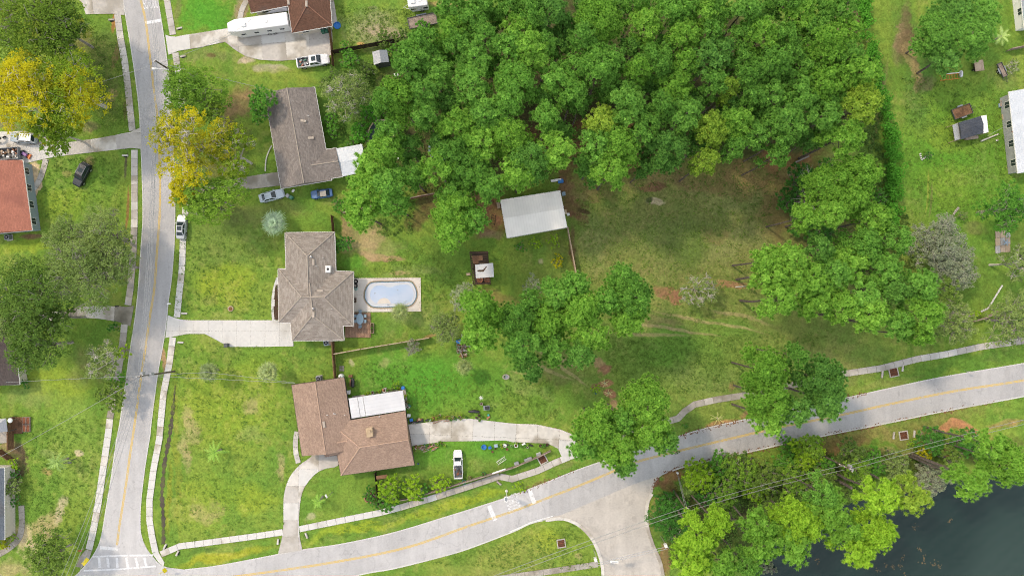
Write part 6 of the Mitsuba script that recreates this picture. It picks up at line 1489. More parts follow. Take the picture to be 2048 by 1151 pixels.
flat_trailer('long flatbed trailer of weathered boards below the small camper', 845, 42, ang(814, 49, 876, 36), 5.0, 1.9, 'wood_grey', 9, -1)
flat_trailer('small utility trailer with rotten brown boards north of the coop', 1924, 223, ang(1902, 231, 1945, 215), 3.3, 1.75, 'wood_brown', 8, 1)
flat_trailer('narrow wooden trailer loaded with cut branches by the east frame', 2004, 140, ang(1997, 125, 2011, 156), 2.5, .8, 'wood_grey', 4, 1, name='garden_trailer')
k = thing('branch_pile', 'cut leafy branches beside the narrow wooden trailer', 'branches')
a_, b_, u_ = broad(777, 1.5, 1.2, 1.0, 8, 420, .2, 2.5)
put(k, 'twigs', ply(a_), 'bark_pale', tw=MW(*W(2018, 136)[:2], 0))
put(k, 'foliage', ply(b_, None, False, u_), 'oak_dull', tw=MW(*W(2018, 136)[:2], 0))
k = thing('dump_trailer', 'grey trailer heaped with rubbish beside the red-roofed house', 'trailer')
p = W(16, 308, .9)
tw = MW(p[0], p[1], 0, A10 * .6)
put(k, 'floor', boxm(0, 0, .6, 4.0, 2.0, .06), 'steel_dark', tw=tw)
for s in (-1, 1):
    put(k, 'side_wall', boxm(0, s * 1.02, .6, 4.1, .06, .75), 'steel_grey', tw=tw)
    put(k, 'end_wall', boxm(s * 2.02, 0, .6, .06, 2.1, .75), 'steel_grey', tw=tw)
    wheel(k, p[0] - .2, p[1] + s * 1.2, 0.1)
k = thing('rubbish', 'broken boards and household rubbish heaped in the grey trailer', 'rubbish')
scatter_box(k, 'board', p[0], p[1], .1, 3.4, 1.6, .66, 34, ['wood_pale', 'wood_grey', 'plastic_white', 'terracotta', 'wood_brown', 'plastic_grey'], r2, (.1, .45))
k = thing('ride_on_mower', 'purple and orange ride-on mower beside the rubbish trailer', 'mower')
p = W(49, 308, .4)
tw = MW(p[0], p[1], 0, -.5)
put(k, 'hood', boxm(.1, 0, .3, .9, .5, .4, 0, .06), 'plastic_purple', tw=tw)
put(k, 'deck', boxm(.75, .0, .15, .6, .9, .2, 0, .05), 'plastic_orange', tw=tw)
put(k, 'seat', boxm(-.5, 0, .55, .4, .45, .25, 0, .06), 'plastic_black', tw=tw)
for X_, Y_ in ((-.5, .4), (-.5, -.4), (.6, .35), (.6, -.35)):
    wheel(k, p[0] + math.cos(-.5) * X_ - math.sin(-.5) * Y_, p[1] + math.sin(-.5) * X_ + math.cos(-.5) * Y_, -.5, .22, .18)
k = thing('motorbike', 'dark motorbike at the west frame, in front of the grey car', 'motorbike')
p = W(5, 281)
tw = MW(p[0], p[1], 0.05, .7)
put(k, 'body', tm(ball_hull([(-.5, 0, .7), (.5, 0, .75), (.1, 0, .9)], .14)), 'plastic_black', smooth=True, tw=tw)
put(k, 'handlebar', tube([[.55, -.35, 1.0], [.62, 0, .95], [.55, .35, 1.0]], .025), 'chrome', tw=tw)
for s in (-.7, .75):
    wheel(k, p[0] + math.cos(.7) * s, p[1] + math.sin(.7) * s, .7, .31, .13)
# ------------------------------------------------------------------ pool, decks and garden things
def pool_shape(pts):
    return Polygon(W2(smooth_line(pts + [pts[0]], 4)[:-1]))


PK = pool_shape([(731, 583), (737, 571), (748, 565), (783, 564), (818, 563.5), (827, 570), (832, 582), (832, 594), (827, 604), (816, 611), (783, 613), (750, 613), (738, 607), (731, 596)])
DEEP = pool_shape([(742, 580), (751, 572), (764, 570.5), (780, 574), (796, 570), (814, 569), (823, 574), (827, 584), (826, 596), (819, 604), (804, 608), (780, 606), (757, 607), (745, 601), (740, 591)])
deckP = Polygon(W2([(708, 556), (841.5, 555), (842.5, 622.5), (707, 623.5)]))
k = struct('pool_deck')
put(k, 'bed', extr(deckP.difference(PK.buffer(.12)), .03, 0), 'joint')
x0, y0, x1, y1 = deckP.bounds
for i in range(4):
    for j in range(2):
        c = sbox(x0 + i * (x1 - x0) / 4 + .012, y0 + j * (y1 - y0) / 2 + .012, x0 + (i + 1) * (x1 - x0) / 4 - .012, y0 + (j + 1) * (y1 - y0) / 2 - .012)
        g = deckP.intersection(c).difference(PK.buffer(.33))
        for gg in getattr(g, 'geoms', [g]):
            if gg.area > .1:
                put(k, 'slab', extr(gg, .085, .001), 'pool_slab')
k = thing('swimming_pool', 'pale blue swimming pool with rounded ends behind the hip-roofed house', 'pool')
ring = PK.buffer(.30).exterior
n = 46
for i in range(n):
    seg = shapely.ops.substring(ring, i * ring.length / n + .01, (i + 1) * ring.length / n - .01)
    put(k, 'coping_stone', extr(seg.buffer(.16, cap_style='flat', single_sided=False).intersection(PK.buffer(.32)).difference(PK), .115, .001), 'coping')
put(k, 'water', extr(PK.buffer(.05), .02, .035), 'pool_water')
put(k, 'wall', extr(PK.buffer(.06).difference(PK.buffer(-.03)), .075, .0), 'tile_blue')
put(k, 'ledge', extr(PK.buffer(-.03).difference(DEEP), .006, .054), 'pool_step')
for px, py, w_, l_ in ((750, 586, .25, .12), (795, 579, .25, .12), (777, 609, .4, .22), (812, 602, .2, .12)):
    put(k, 'fitting', boxm(*W(px, py)[:2], .054, w_, l_, .01, .3, .003), 'plastic_grey')
put(k, 'step', extr(DEEP.buffer(.02).intersection(Point(*W(768, 609)[:2]).buffer(1.2)), .008, .056), 'pool_slab')
for i, (px, py) in enumerate(((712, 562.5), (711.5, 571))):
    t = thing('swim_ring', f'black ring lying on the pool deck, {"northern" if i == 0 else "southern"} of two', 'ring')
    put(t, None, trimesh.creation.torus(.30, .11, 20, 10), 'rubber', smooth=True, tw=MW(*W(px, py)[:2], .19))
t = thing('deck_box', 'small dark brown box on the pool deck by the house wall', 'box')
put(t, 'body', boxm(*W(710.5, 600)[:2], .09, .45, .75, .5, 0, .02), 'wood_brown')
put(t, 'lid', boxm(*W(710.5, 600)[:2], .59, .5, .8, .05, 0, .02), 'wood_dark')
t = thing('hose_reel', 'small green hose coil at the edge of the pool deck', 'hose')
put(t, None, trimesh.creation.torus(.22, .06, 18, 8), 'plastic_teal', smooth=True, tw=MW(*W(712, 577)[:2], .13))
k = struct('wooden_deck')
put(k, 'frame', extr(Polygon(W2([(690, 625), (740, 625), (742, 674), (693, 675)])), .10, 0), 'wood_dark')
for i in range(17):
    a, b = 690.5 + i * 3.0, 690.5 + (i + 1) * 3.0
    q = Polygon(W2([(a, 624.5), (b - .35, 624.5), (b + .4 - .35, 674.5), (a + .4, 674.5)]))
    put(k, 'plank', extr(q, .06 + rng.uniform(0, .012), .10), 'wood_deck')
c = W(722, 637)
t = thing('patio_table', 'oval blue-grey patio table on the wooden deck', 'table')
top = Polygon([(1.0 * math.cos(u), .62 * math.sin(u)) for u in np.linspace(0, 6.28, 30)])
put(t, 'top', extr(top, .04, .72), 'patio_blue', tw=MW(c[0], c[1], .16, math.pi / 2))
for sx in (-.6, .6):
    for sy in (-.35, .35):
        put(t, 'leg', at(lathe([(0, .72), (.03, .72), (.03, 0), (0, 0)], 6), c[0] + sy, c[1] + sx, .16), 'patio_blue')


def chair(label, x, y, z, a, mat, seat=None):
    t = thing('garden_chair', label, 'chair')
    tw = MW(x, y, z, a)
    put(t, 'seat', boxm(0, 0, .40, .48, .48, .05, 0, .02), seat or mat, tw=tw)
    put(t, 'backrest', boxm(-.25, 0, .45, .05, .48, .5, 0, .02), mat, tw=tw)
    for s in (-1, 1):
        put(t, 'armrest', boxm(-.02, s * .25, .62, .45, .05, .04, 0, .01), mat, tw=tw)
        for sx in (-.2, .2):
            put(t, 'leg', boxm(sx, s * .21, 0, .04, .04, .40), mat, tw=tw)
    return t


for i, (dx, dy, a, w_) in enumerate([(-.85, .5, 0, 'north-west'), (-.85, -.4, 0, 'south-west'), (.85, .5, math.pi, 'north-east'), (.85, -.4, math.pi, 'south-east'), (0, 1.3, -math.pi / 2, 'north'), (0, -1.3, math.pi / 2, 'south')]):
    chair(f'blue-grey patio chair at the {w_} side of the deck table', c[0] + dx, c[1] + dy, .165, a, 'patio_blue')
t = thing('planter_box', 'long wooden planter with leaves at the east edge of the deck', 'planter')
p = W(745, 656)
for s in (-1, 1):
    put(t, 'side_board', boxm(p[0] + s * .26, p[1], 0, .05, 1.75, .5), 'wood_pale')
    put(t, 'end_board', boxm(p[0], p[1] + s * .87, 0, .5, .05, .5), 'wood_pale')
put(t, 'soil', boxm(p[0], p[1], 0, .47, 1.69, .42), 'mulch')
a_, b_, u_ = broad(801, .7, .5, .4, 5, 240, .16, .3)
put(t, 'plant', ply(b_, None, False, u_), 'bush_green', tw=MW(p[0], p[1], .3, 0, .4, 1.0, 1.0))
t = thing('flower_bed', 'dark mulch bed along the front of the hip-roofed house', 'bed')
put(t, None, extr(Polygon(W2([(551, 572), (557, 565), (558, 640), (549, 638), (547, 610)])), .07, 0), 'mulch')

# pergola
k = thing('pergola', 'dark pergola with a white sheet roof in the back garden', 'pergola')
Q = [W(a, b, 2.3) for a, b in [(940, 503.5), (975, 503), (980.5, 567), (947, 568.5)]]
for a, b in ((0, 1), (1, 2), (2, 3), (3, 0)):
    d = Q[b] - Q[a]
    m = (Q[a] + Q[b]) / 2
    put(k, 'beam', boxm(m[0], m[1], 2.2, np.linalg.norm(d) + .1, .14, .18, math.atan2(d[1], d[0])), 'wood_dark')
for p in Q + [(Q[0] + Q[3]) / 2, (Q[1] + Q[2]) / 2]:
    put(k, 'post', boxm(p[0], p[1], 0, .14, .14, 2.2), 'wood_dark')
for i in range(13):
    t = (i + .5) / 13
    a, b = Q[0] + (Q[3] - Q[0]) * t, Q[1] + (Q[2] - Q[1]) * t
    m, d = (a + b) / 2, b - a
    put(k, 'rafter', boxm(m[0], m[1], 2.385, np.linalg.norm(d) + .2, .09 if i > 5 else .22, .12, math.atan2(d[1], d[0])), 'wood_dark')
q = [W(a, b, 2.62) for a, b in [(943, 511), (965, 511), (966, 520), (957, 521), (957, 527), (946, 527)]]
put(k, 'roof_board', extr(Polygon(np.array(q)[:, :2]), .04, 2.52), 'wood_brown', label='bare brown boards on the pergola')
q = [W(a, b, 2.7) for a, b in [(950, 529), (986, 525.5), (988, 553.5), (952, 556)]]
put(k, 'sheet_roof', tm(hull([*q, *[p - [0, 0, .05] for p in q]])), 'metal_pale', label='white sheet roofing with a dark stain')
q = [W(a, b, 2.72) for a, b in [(953, 540), (966, 539), (972, 533), (974, 533), (967, 543), (957, 543)]]
put(k, 'sheet_roof__leaf_litter', extr(Polygon(np.array(q)[:, :2]), .012, 2.705), 'mulch')
put(k, 'floor', extr(Polygon(np.array(Q)[:, :2]).buffer(-.1), .08, 0), 'wood_dark')
for i, (px, py) in enumerate(((960, 559), (974.5, 559))):
    p = W(px, py, .5)
    t = thing('papasan_chair', f'round terracotta bowl chair under the pergola, {"western" if i == 0 else "eastern"} one', 'chair')
    put(t, 'bowl', at(lathe([(0, .42), (.3, .48), (.52, .68), (.56, .66), (.34, .40), (0, .34)], 18), p[0], p[1]), 'terracotta')
    put(t, 'base', at(lathe([(0, .36), (.28, .30), (.34, .08), (0, .08)], 14), p[0], p[1]), 'wood_brown')
t = thing('step_block', 'pale wooden step on the west side of the pergola', 'step')
put(t, None, boxm(*W(937, 548)[:2], 0, .7, .45, .25, .1, .02), 'wood_pale')


# ------------------------------------------------------------------ fences
def fence(name, label, pts, h, mat, bay=2.4, boards=True, rail=None, thick=.05, z0=0.0):
    k = thing(name, label, 'fence')
    ln_ = LineString(W2(pts))
    n = max(1, int(round(ln_.length / bay)))
    for i in range(n + 1):
        c = ln_.interpolate(i / n, normalized=True)
        put(k, 'post', boxm(c.x, c.y, -.1, .11, .11, h + .15 + .1), mat)
    for i in range(n):
        a, b = np.array(ln_.interpolate(i / n, normalized=True).coords[0]), np.array(ln_.interpolate((i + 1) / n, normalized=True).coords[0])
        d = b - a
        L_, t = np.linalg.norm(d), math.atan2(d[1], d[0])
        m = (a + b) / 2
        nb = int(L_ / .155)
        if boards:
            ms = []
            for j in range(nb):
                q = a + d * (j + .5) / nb
                ms.append(boxm(q[0], q[1], .03, L_ / nb - .012, .022, h - .02 + .03 * ((j * 7) % 3) / 3, t))
            put(k, 'board_panel', cat(ms), mat, kind='stuff')
        for z in (.35, h - .3):
            put(k, 'rail', boxm(m[0] + .045 * math.sin(t), m[1] - .045 * math.cos(t), z, L_ - .02, .045, .09, t), mat)
        if rail:
            put(k, 'cap_rail', boxm(m[0], m[1], h + .02, L_ - .015, .15, .04, t), rail)
    return k


fence('fence', 'wooden yard fence with a pale top rail between the two middle gardens', [(672, 706), (730, 695.5), (800, 684), (861, 674)], 1.85, 'wood_brown', rail='wood_pale')
fence('fence', 'dark board fence running north from the tan-roofed house', [(669, 683), (670, 705), (674, 756)], 1.85, 'wood_brown', rail='wood_brown')
fence('fence', 'short board fence joining the north-east corner of the hip-roofed house', [(667, 433), (669, 463)], 1.85, 'wood_brown')
fence('fence', 'paling fence with a pale cap south of the barn', [(1134, 456), (1142, 500), (1151, 548), (1156, 575)], 1.7, 'wood_pale', rail='wood_pale')
fence('fence', 'board fence at the north end of the pool yard, under the pines', [(690, 428), (760, 412), (822, 399), (850, 393), (930, 380), (1000, 367)], 1.8, 'wood_brown', rail='wood_grey')
fence('fence', 'dark fence beside the concrete pad, east of the white pickup', [(662, 62), (666, 95), (669, 135)], 1.8, 'wood_brown')
fence('fence', 'dark weathered fence running from the concrete pad to the flatbed trailer', [(669, 108), (740, 95), (812, 82)], 1.8, 'wood_dark')
fence('fence', 'garden gate fence at the south-east corner of the tan-roofed house', [(753, 942), (756, 970), (760, 1003)], 1.8, 'wood_dark')
fence('fence', 'long low weathered fence along the pavement by the small white pickup', [(760, 1003), (812, 995), (840, 988), (902, 969), (962, 951), (1023, 933), (1062, 917), (1100, 899)], 1.2, 'wood_grey', rail='wood_grey')
fence('fence', 'grey plank fence at the east frame near the banana plant', [(2012, 103), (2030, 99.5), (2052, 95)], 1.5, 'wood_grey', rail='wood_grey')
fence('fence', 'log rail fence by the bright shrub at the east frame', [(1941, 642), (1978, 632), (1990, 622)], 1.0, 'wood_grey', rail='wood_grey')
fence('fence', 'slatted deck fence at the west frame', [(30, 834), (28, 864), (28, 895)], 1.6, 'wood_brown', rail='wood_brown')
fence('fence', 'fence running down to the bungalow shrubs', [(4, 898), (26, 896), (26, 915)], 1.5, 'wood_brown', rail='wood_brown')
k = thing('gate_roof', 'small wooden hatch over the garden gate', 'hatch')
q = [W(a, b, 1.95) for a, b in [(752, 951), (774, 948), (775, 955), (753, 958)]]
put(k, None, tm(hull([*q, *[p - [0, 0, .06] for p in q]])), 'wood_brown')
k = struct('sun_deck')
for i in range(15):
    x = 22 + i * 1.6
    put(k, 'plank', extr(Polygon(W2([(x, 833), (x + 1.4, 833), (x + 1.4, 866), (x, 866)])), .06 + rng.uniform(0, .01), .12), 'wood_brown')
put(k, 'joist', extr(Polygon(W2([(22, 833.5), (46, 833.5), (46, 865.5), (22, 865.5)])), .11, 0), 'wood_dark')
put(k, 'slab', extr(Polygon(W2([(-30, 860), (16, 858), (18, 884), (-30, 888)])), .12, 0), 'concrete_dull')
for i in range(2):
    for j in range(2):
        t = thing('raised_bed', f'raised bed of reddish soil east of the sun deck, {"north" if j == 0 else "south"}-{"west" if i == 0 else "east"} one', 'planter')
        p = W(50.5 + 7.6 * i, 840 + 15 * j)
        for s in (-1, 1):
            put(t, 'end_board', boxm(p[0], p[1] + s * .60, 0, .62, .05, .35), 'wood_grey')
            put(t, 'side_board', boxm(p[0] + s * .29, p[1], 0, .05, 1.16, .35), 'wood_grey')
        put(t, 'soil', boxm(p[0], p[1], 0, .54, 1.14, .28), 'rust')
t = thing('patio_canopy', 'grey garden canopy on the sun deck at the west frame', 'canopy')
q = [W(a, b, 2.3) for a, b in [(-20, 838), (12, 836), (15, 862), (-20, 866)]]
put(t, 'roof', tm(hull([*q, (q[0] + q[2]) / 2 + [0, 0, .6], *[p - [0, 0, .06] for p in q]])), 'metal_grey')
for p in q:
    put(t, 'post', boxm(p[0], p[1], 0, .08, .08, 2.3), 'steel_dark')
t = thing('parasol', 'white parasol dome beside the grey garden canopy', 'umbrella')
p = W(20.5, 840, 2.2)
put(t, 'cover', at(lathe([(0, 2.5), (.25, 2.45), (.42, 2.25), (.42, 2.2), (0, 2.2)], 16), p[0], p[1]), 'plastic_white')
put(t, 'pole', at(lathe([(0, 2.2), (.03, 2.2), (.03, 0), (0, 0)], 6), p[0], p[1]), 'alloy')


# ------------------------------------------------------------------ poles, wires, lamps, signs
def pole(label, base, top, arms, trans=(), insul=3):
    k = thing('utility_pole', label, 'utility pole')
    b, t = W(*base), W(*top, 10.8)
    put(k, 'pole', tube([b - [0, 0, .3], t], [.17, .11], 10), 'pole_wood')
    for ax, ay, bx, by, z in arms:
        p, q = W(ax, ay, z), W(bx, by, z)
        m, d = (p + q) / 2, q - p
        put(k, 'crossarm', boxm(m[0], m[1], z - .06, np.linalg.norm(d), .11, .13, math.atan2(d[1], d[0])), 'wood_grey')
        for i in range(insul):
            c_ = p + d * (.06 + .88 * i / (insul - 1))
            put(k, 'insulator', at(lathe([(0, .22), (.05, .2), (.07, .1), (.035, .06), (.06, 0), (0, 0)], 8), c_[0], c_[1], z + .07), 'trim_white')
    for px, py, z in trans:
        c_ = W(px, py, z)
        put(k, 'transformer', at(lathe([(0, .9), (.18, .88), (.24, .8), (.24, 0), (0, 0)], 12), c_[0], c_[1], z - .45), 'wall_grey')
    return k, t


k, P2 = pole('utility pole with a white transformer leaning out over the yellow line', (349, 742), (278, 752.5), [(273, 753.5, 287, 749, 10.55)], [(303, 747, 8.3), (285, 746, 9.6)])
k2, P1 = pole('utility pole with a street lamp on the northern part of the main road', (345, 143), (311, 122), [(308, 124, 314, 120, 10.5)])
t_ = W(338, 139, 8.5)
e_ = W(311, 138, 8.9)
put(k2, 'lamp_arm', tube([t_, (t_ + e_) / 2 + [0, 0, .35], e_ + [0, 0, .2]], .05, 6), 'trim_white')
put(k2, 'lamp_head', boxm(e_[0] - .1, e_[1], e_[2] + .1, .8, .32, .16, .05, .05), 'trim_white')
k3, P3 = pole('utility pole with transformers at the pond bank', (1634, 905), (1697, 935), [(1677, 927, 1700, 937, 10.4), (1697, 929, 1704, 943, 9.8)], [(1700, 931, 9.3), (1703, 938, 9.3)])
k4, P4 = pole('leaning utility pole at the side-street corner', (1347, 979), (1373, 1018), [(1369, 1019, 1376, 1015, 10.5)])
k4b = thing('guy_wire', 'pair of guy wires with a marker at the side-street corner', 'wire')
put(k4b, 'cable', tube([W(1354, 944), W(1371, 1016, 9.8)], .035, 5), 'cable')
put(k4b, 'cable', tube([W(1357, 950), W(1374, 1016, 10.2)], .035, 5), 'cable')
put(k4b, 'marker', boxm(*W(1354, 944)[:2], 0, .28, .28, .7, 0, .03), 'trim_white')


def wire(label, pairs, sag=.6, r=.028, mat='cable', group=None):
    k = thing('overhead_wire', label, 'wire', group)
    for a, b in pairs:
        t = np.linspace(0, 1, 18)[:, None]
        p = a + (b - a) * t
        p[:, 2] -= 4 * sag * (t * (1 - t))[:, 0]
        put(k, 'cable', tube(p, r, 5), mat)


OFF = W(118, 1178, 10.6)
wire('bundle of overhead wires following the main road north', [(P2 + [o, .1, -z], W(309 + q, 122, 10.6 - z)) for o, q, z in ((-.25, 0, .1), (.1, 2, .1), (.5, 4, .1), (.05, 3, 1.6))], 1.0)
wire('bundle of overhead wires crossing the pavement to the south-west corner', [(P2 + [o, .1, -z], OFF + [q, 0, -z]) for o, q, z in ((-.3, -.6, .1), (.0, .2, .1), (.4, 1.0, .1), (.05, 1.4, 1.6))], 1.0)
wire('bundle of overhead wires leaving the northern pole', [(P1 + [o, 0, -.15], W(286 + q, -40, 10.6)) for o, q in ((-.2, 0), (.1, 3), (.4, 6))], .8)
wire('service wire from the transformer pole to the tan-roofed house', [(P2 + [.1, 0, -1.0], W(590, 766, 3.6))], .5)
wire('service wire from the transformer pole to the palm lawn', [(P2 + [.3, 0, -1.6], W(415, 744, 6.4)), (W(415, 744, 6.4), W(590, 765, 3.4))], .2)
wire('service wire from the transformer pole to the dark roof', [(P2 + [0, 0, -1.0], W(12, 764, 3.6))], .5)
wire('service wire from the transformer pole to the bungalow', [(P2 + [0, -.1, -1.2], W(-5, 916, 3.4))], .5)
wire('service wire from the street lamp pole to the chestnut-roofed house', [(P1 + [.2, 0, -1.0], W(452, 75, 5.0)), (W(452, 75, 5.0), W(520, 25, 3.6))], .2)
wire('service wire from the street lamp pole to the grey-brown house', [(P1 + [.3, 0, -1.0], W(568, 186, 3.6))], .5)
wire('service wire from the street lamp pole to the yellow trees', [(P1 + [-.2, 0, -1.0], W(60, 205, 4.0))], .5)
wire('pair of overhead wires along the pond bank', [(P4 + [0, z, 0], P3 + [-.6, z, -.2]) for z in (-.35, .35)], .8, .032)
wire('pair of overhead wires above the straw mounds', [(P3 + [.2, z, -.2], W(2170, 815, 10.6) + [0, z, 0]) for z in (-.35, .35)], .8, .032)
wire('pair of overhead wires crossing the side street', [(P4 + [0, z, 0], W(860, 1205, 10.6) + [0, z, 0]) for z in (-.35, .35)], .9, .032)
wire('twin cables across the mouth of the side street', [(W(1196, 1126, 5.6), W(1336, 1092, 5.6)), (W(1196, 1130, 5.2), W(1334, 1097, 5.2))], .25, .045, 'alloy')
wire('single drop wire over the eastern lawn', [(W(1975, 272, 2.2), W(2012, 252, 3.0))], .2, .02, 'cable')
t = thing('traffic_signal_box', 'white signal box hanging from the twin cables', 'traffic signal')
p = W(1229, 1123, 5.4)
put(t, 'housing', boxm(p[0], p[1], 4.9, 1.35, .42, .5, ang(0, 0, 1, .04), .04), 'trim_white')
put(t, 'bracket', boxm(p[0], p[1], 5.4, .9, .08, .14, .1), 'alloy')
for px, py, lab in ((1195, 1122, 'west'), (1336, 1094, 'east')):
    t = thing('cable_post', f'slim metal post holding the twin cables on the {lab} side of the side street', 'post')
    p = W(px, py, 5.6)
    put(t, 'post', tube([[p[0], p[1], -.1], [p[0], p[1], 5.8]], .07, 8), 'alloy')
    put(t, 'cabinet', boxm(p[0] - .3, p[1] + .2, 4.8, .45, .55, .8, .2, .03), 'trim_white')


def lamp(label, base, top, mat, double=False):
    t = thing('lamp_post', label, 'lamp post')
    b, e = W(*base), W(*top, 3.7)
    put(t, 'post', tube([b - [0, 0, .1], b + [0, 0, 3.5]], [.07, .05], 8), mat)
    m = b + [0, 0, 3.5]
    d = np.array([e[0] - b[0], e[1] - b[1], 0])
    put(t, 'arm', tube([m, m + d * .5 + [0, 0, .25], m + d + [0, 0, .15]], .04, 6), mat)
    put(t, 'lamp_head', boxm(m[0] + d[0], m[1] + d[1], 3.45, .6, .26, .18, math.atan2(d[1], d[0]), .05), 'trim_white' if mat != 'steel_dark' else mat)


lamp('silver lamp post on the front lawn of the tan-roofed house', (665, 983), (652, 992), 'alloy')
lamp('dark bent lamp post on the south-west lawn', (153, 916), (138, 925), 'steel_dark')
t = thing('speed_display', 'white solar-powered speed display post at the road edge by the stop line', 'sign')
p = W(1013, 981)
put(t, 'post', tube([[*p[:2], -.1], [*p[:2], 5.0]], .07, 8), 'trim_white')
put(t, 'base', at(lathe([(0, .3), (.2, .25), (.26, 0), (0, 0)], 10), p[0], p[1]), 'trim_white')
put(t, 'solar_panel', boxm(p[0], p[1], 5.06, .42, .62, .04, 0, .01), 'steel_grey')
put(t, 'panel_frame', boxm(p[0], p[1], 5.0, .62, .86, .055, 0, .01), 'trim_white')
put(t, 'display', boxm(p[0], p[1] - .12, 3.2, .7, .12, .9, 0, .02), 'trim_white')
t = thing('warning_sign', 'yellow pedestrian warning sign at the street corner', 'sign')
p = W(337, 1133)
put(t, 'post', tube([[*p[:2], -.1], [*p[:2], 2.9]], .035, 8), 'alloy')
d_ = boxm(0, 0, 0, .8, .8, .03)
d_.apply_transform(trimesh.transformations.rotation_matrix(math.pi / 4, [0, 0, 1]))
d_.apply_transform(trimesh.transformations.rotation_matrix(math.radians(78), [1, 0, 0]))
put(t, 'plate', at(d_, p[0], p[1], 2.3, .4), 'plastic_yellow')
d2 = boxm(0, 0, 0, .75, .75, .03)
d2.apply_transform(trimesh.transformations.rotation_matrix(math.radians(75), [1, 0, 0]))
put(t, 'plate', at(d2, p[0] + .1, p[1], 1.5, 2.2), 'plastic_yellow')
t = thing('small_sign', 'small sign on two posts beside the culvert on the south-east verge', 'sign')
p = W(1928, 740)
put(t, 'post', tube([[*p[:2], -.1], [*p[:2], 2.2]], .035, 8), 'alloy')
put(t, 'plate', boxm(p[0], p[1], 1.6, .5, .03, .6, .2), 'alloy')

# culvert headwalls, storm drains, mailboxes
for px, py, a, lab in ((223, 40, .05, 'by the north-west driveway apron'), (359, 57, .25, 'north of the concrete pad drive'), (366.5, 113, .2, 'south of the concrete pad drive'), (250.5, 311, .0, 'south of the west drive'), (369, 626, .0, 'north of the wide white drive'), (361.5, 684, -.05, 'south of the wide white drive'), (330, 1092, 1.1, 'at the south end of the ditch'), (355, 1105, 1.1, 'on the corner verge'), (613, 1070, -1.2, 'east of the curved front drive'), (556, 1082, 1.5, 'west of the curved front drive'), (998, 965, -.7, 'near the end of the low weathered fence'), (1764, 748, 1.45, 'west of the storm drain north of the road'), (1805, 735, 1.45, 'east of the storm drain north of the road'), (1787, 870, 1.45, 'west of the storm drain south of the road'), (1828, 867, 1.45, 'east of the storm drain south of the road')):
    t = thing('culvert_headwall', f'short concrete culvert headwall {lab}', 'culvert')
    p = W(px, py)
    put(t, 'wall', boxm(p[0], p[1], -.3, 1.25 if px > 1700 else 1.0, .28, .48, a, .02), 'concrete_worn')
    put(t, 'pipe', boxm(p[0] + .2 * math.sin(a), p[1] - .2 * math.cos(a), -.3, .5, .15, .35, a), 'screen_dark')
for px, py, a, w_, lab in ((1787, 743.5, .2, 1.35, 'on the verge north of the road'), (1807, 870, .15, 1.25, 'on the bank south of the road'), (1122.5, 1085.5, .15, 1.2, 'on the lawn west of the side street'), (1085, 918, .5, 1.2, 'in the ditch behind the low weathered fence')):
    t = thing('storm_drain', f'square storm drain grate {lab}', 'drain')
    p = W(px, py)
    for s in (-1, 1):
        for ax in (0, 1):
            o = np.array([s * (w_ / 2 + .08), 0]) if ax == 0 else np.array([0, s * (w_ / 2 + .08)])
            o = np.array([o[0] * math.cos(a) - o[1] * math.sin(a), o[0] * math.sin(a) + o[1] * math.cos(a)])
            put(t, 'frame', boxm(p[0] + o[0], p[1] + o[1], -.1, .16 if ax == 0 else w_, w_ + .32 if ax == 0 else .16, .22, a), 'concrete')
    put(t, 'pit', boxm(p[0], p[1], -.1, w_, w_, .12, a), 'screen_dark')
    for i in range(8):
        o = (i - 3.5) * w_ / 8
        put(t, 'grate_bar', boxm(p[0] - o * math.sin(a) * 0 + o * math.cos(a), p[1] + o * math.sin(a), .03, .075, w_, .05, a), 'rust')
    put(t, 'grate_bar', boxm(p[0], p[1], .085, w_, .08, .02, a), 'rust')
for px, py, lab, m in ((344, 607, 'at the road edge north of the wide white drive', 'plastic_white'), (241, 612, 'at the mossy drive', 'plastic_black'), (168, 1096, 'at the street corner pavement ramp', 'plastic_red')):
    t = thing('mailbox', f'kerbside mailbox {lab}', 'mailbox')
    p = W(px, py)
    put(t, 'post', boxm(p[0], p[1], -.1, .1, .1, 1.1), 'wood_pale')
    put(t, 'box', tm(ball_hull([(p[0] - .22, p[1], 1.12), (p[0] + .22, p[1], 1.12)], .13)), m, smooth=True)
t = thing('tree_ring', 'small round brick-edged planting ring on the front lawn', 'planter')
p = W(461.5, 617)
put(t, 'edging', at(trimesh.creation.torus(.42, .10, 22, 8), p[0], p[1], .05), 'wood_pale')
put(t, 'soil', at(lathe([(0, .08), (.38, .06), (.38, -.05), (0, -.05)], 16), p[0], p[1]), 'rust')
t = thing('wheelie_bin', 'dark bin standing in the corner of the wide white drive', 'bin')


def bin_(t, px, py, a, mat, s=1.0, lid=None):
    p = W(px, py, .9)
    tw = MW(p[0], p[1], .05, a, s)
    b = hull([(x * (.24 if z else .2), y * (.28 if z else .22), z) for x in (-1, 1) for y in (-1, 1) for z in (0.04, .98)])
    put(t, 'body', tm(b), mat, tw=tw)
    put(t, 'lid', boxm(.02, 0, .98, .58, .64, .07, 0, .03), lid or mat, tw=tw)
    for s_ in (-1, 1):
        w_ = trimesh.creation.cylinder(.1, .06, sections=10)
        w_.apply_transform(trimesh.transformations.rotation_matrix(math.pi / 2, [1, 0, 0]))
        w_.apply_translation([-.22, s_ * .22, .1])
        put(t, 'wheel', w_, 'rubber', tw=tw)


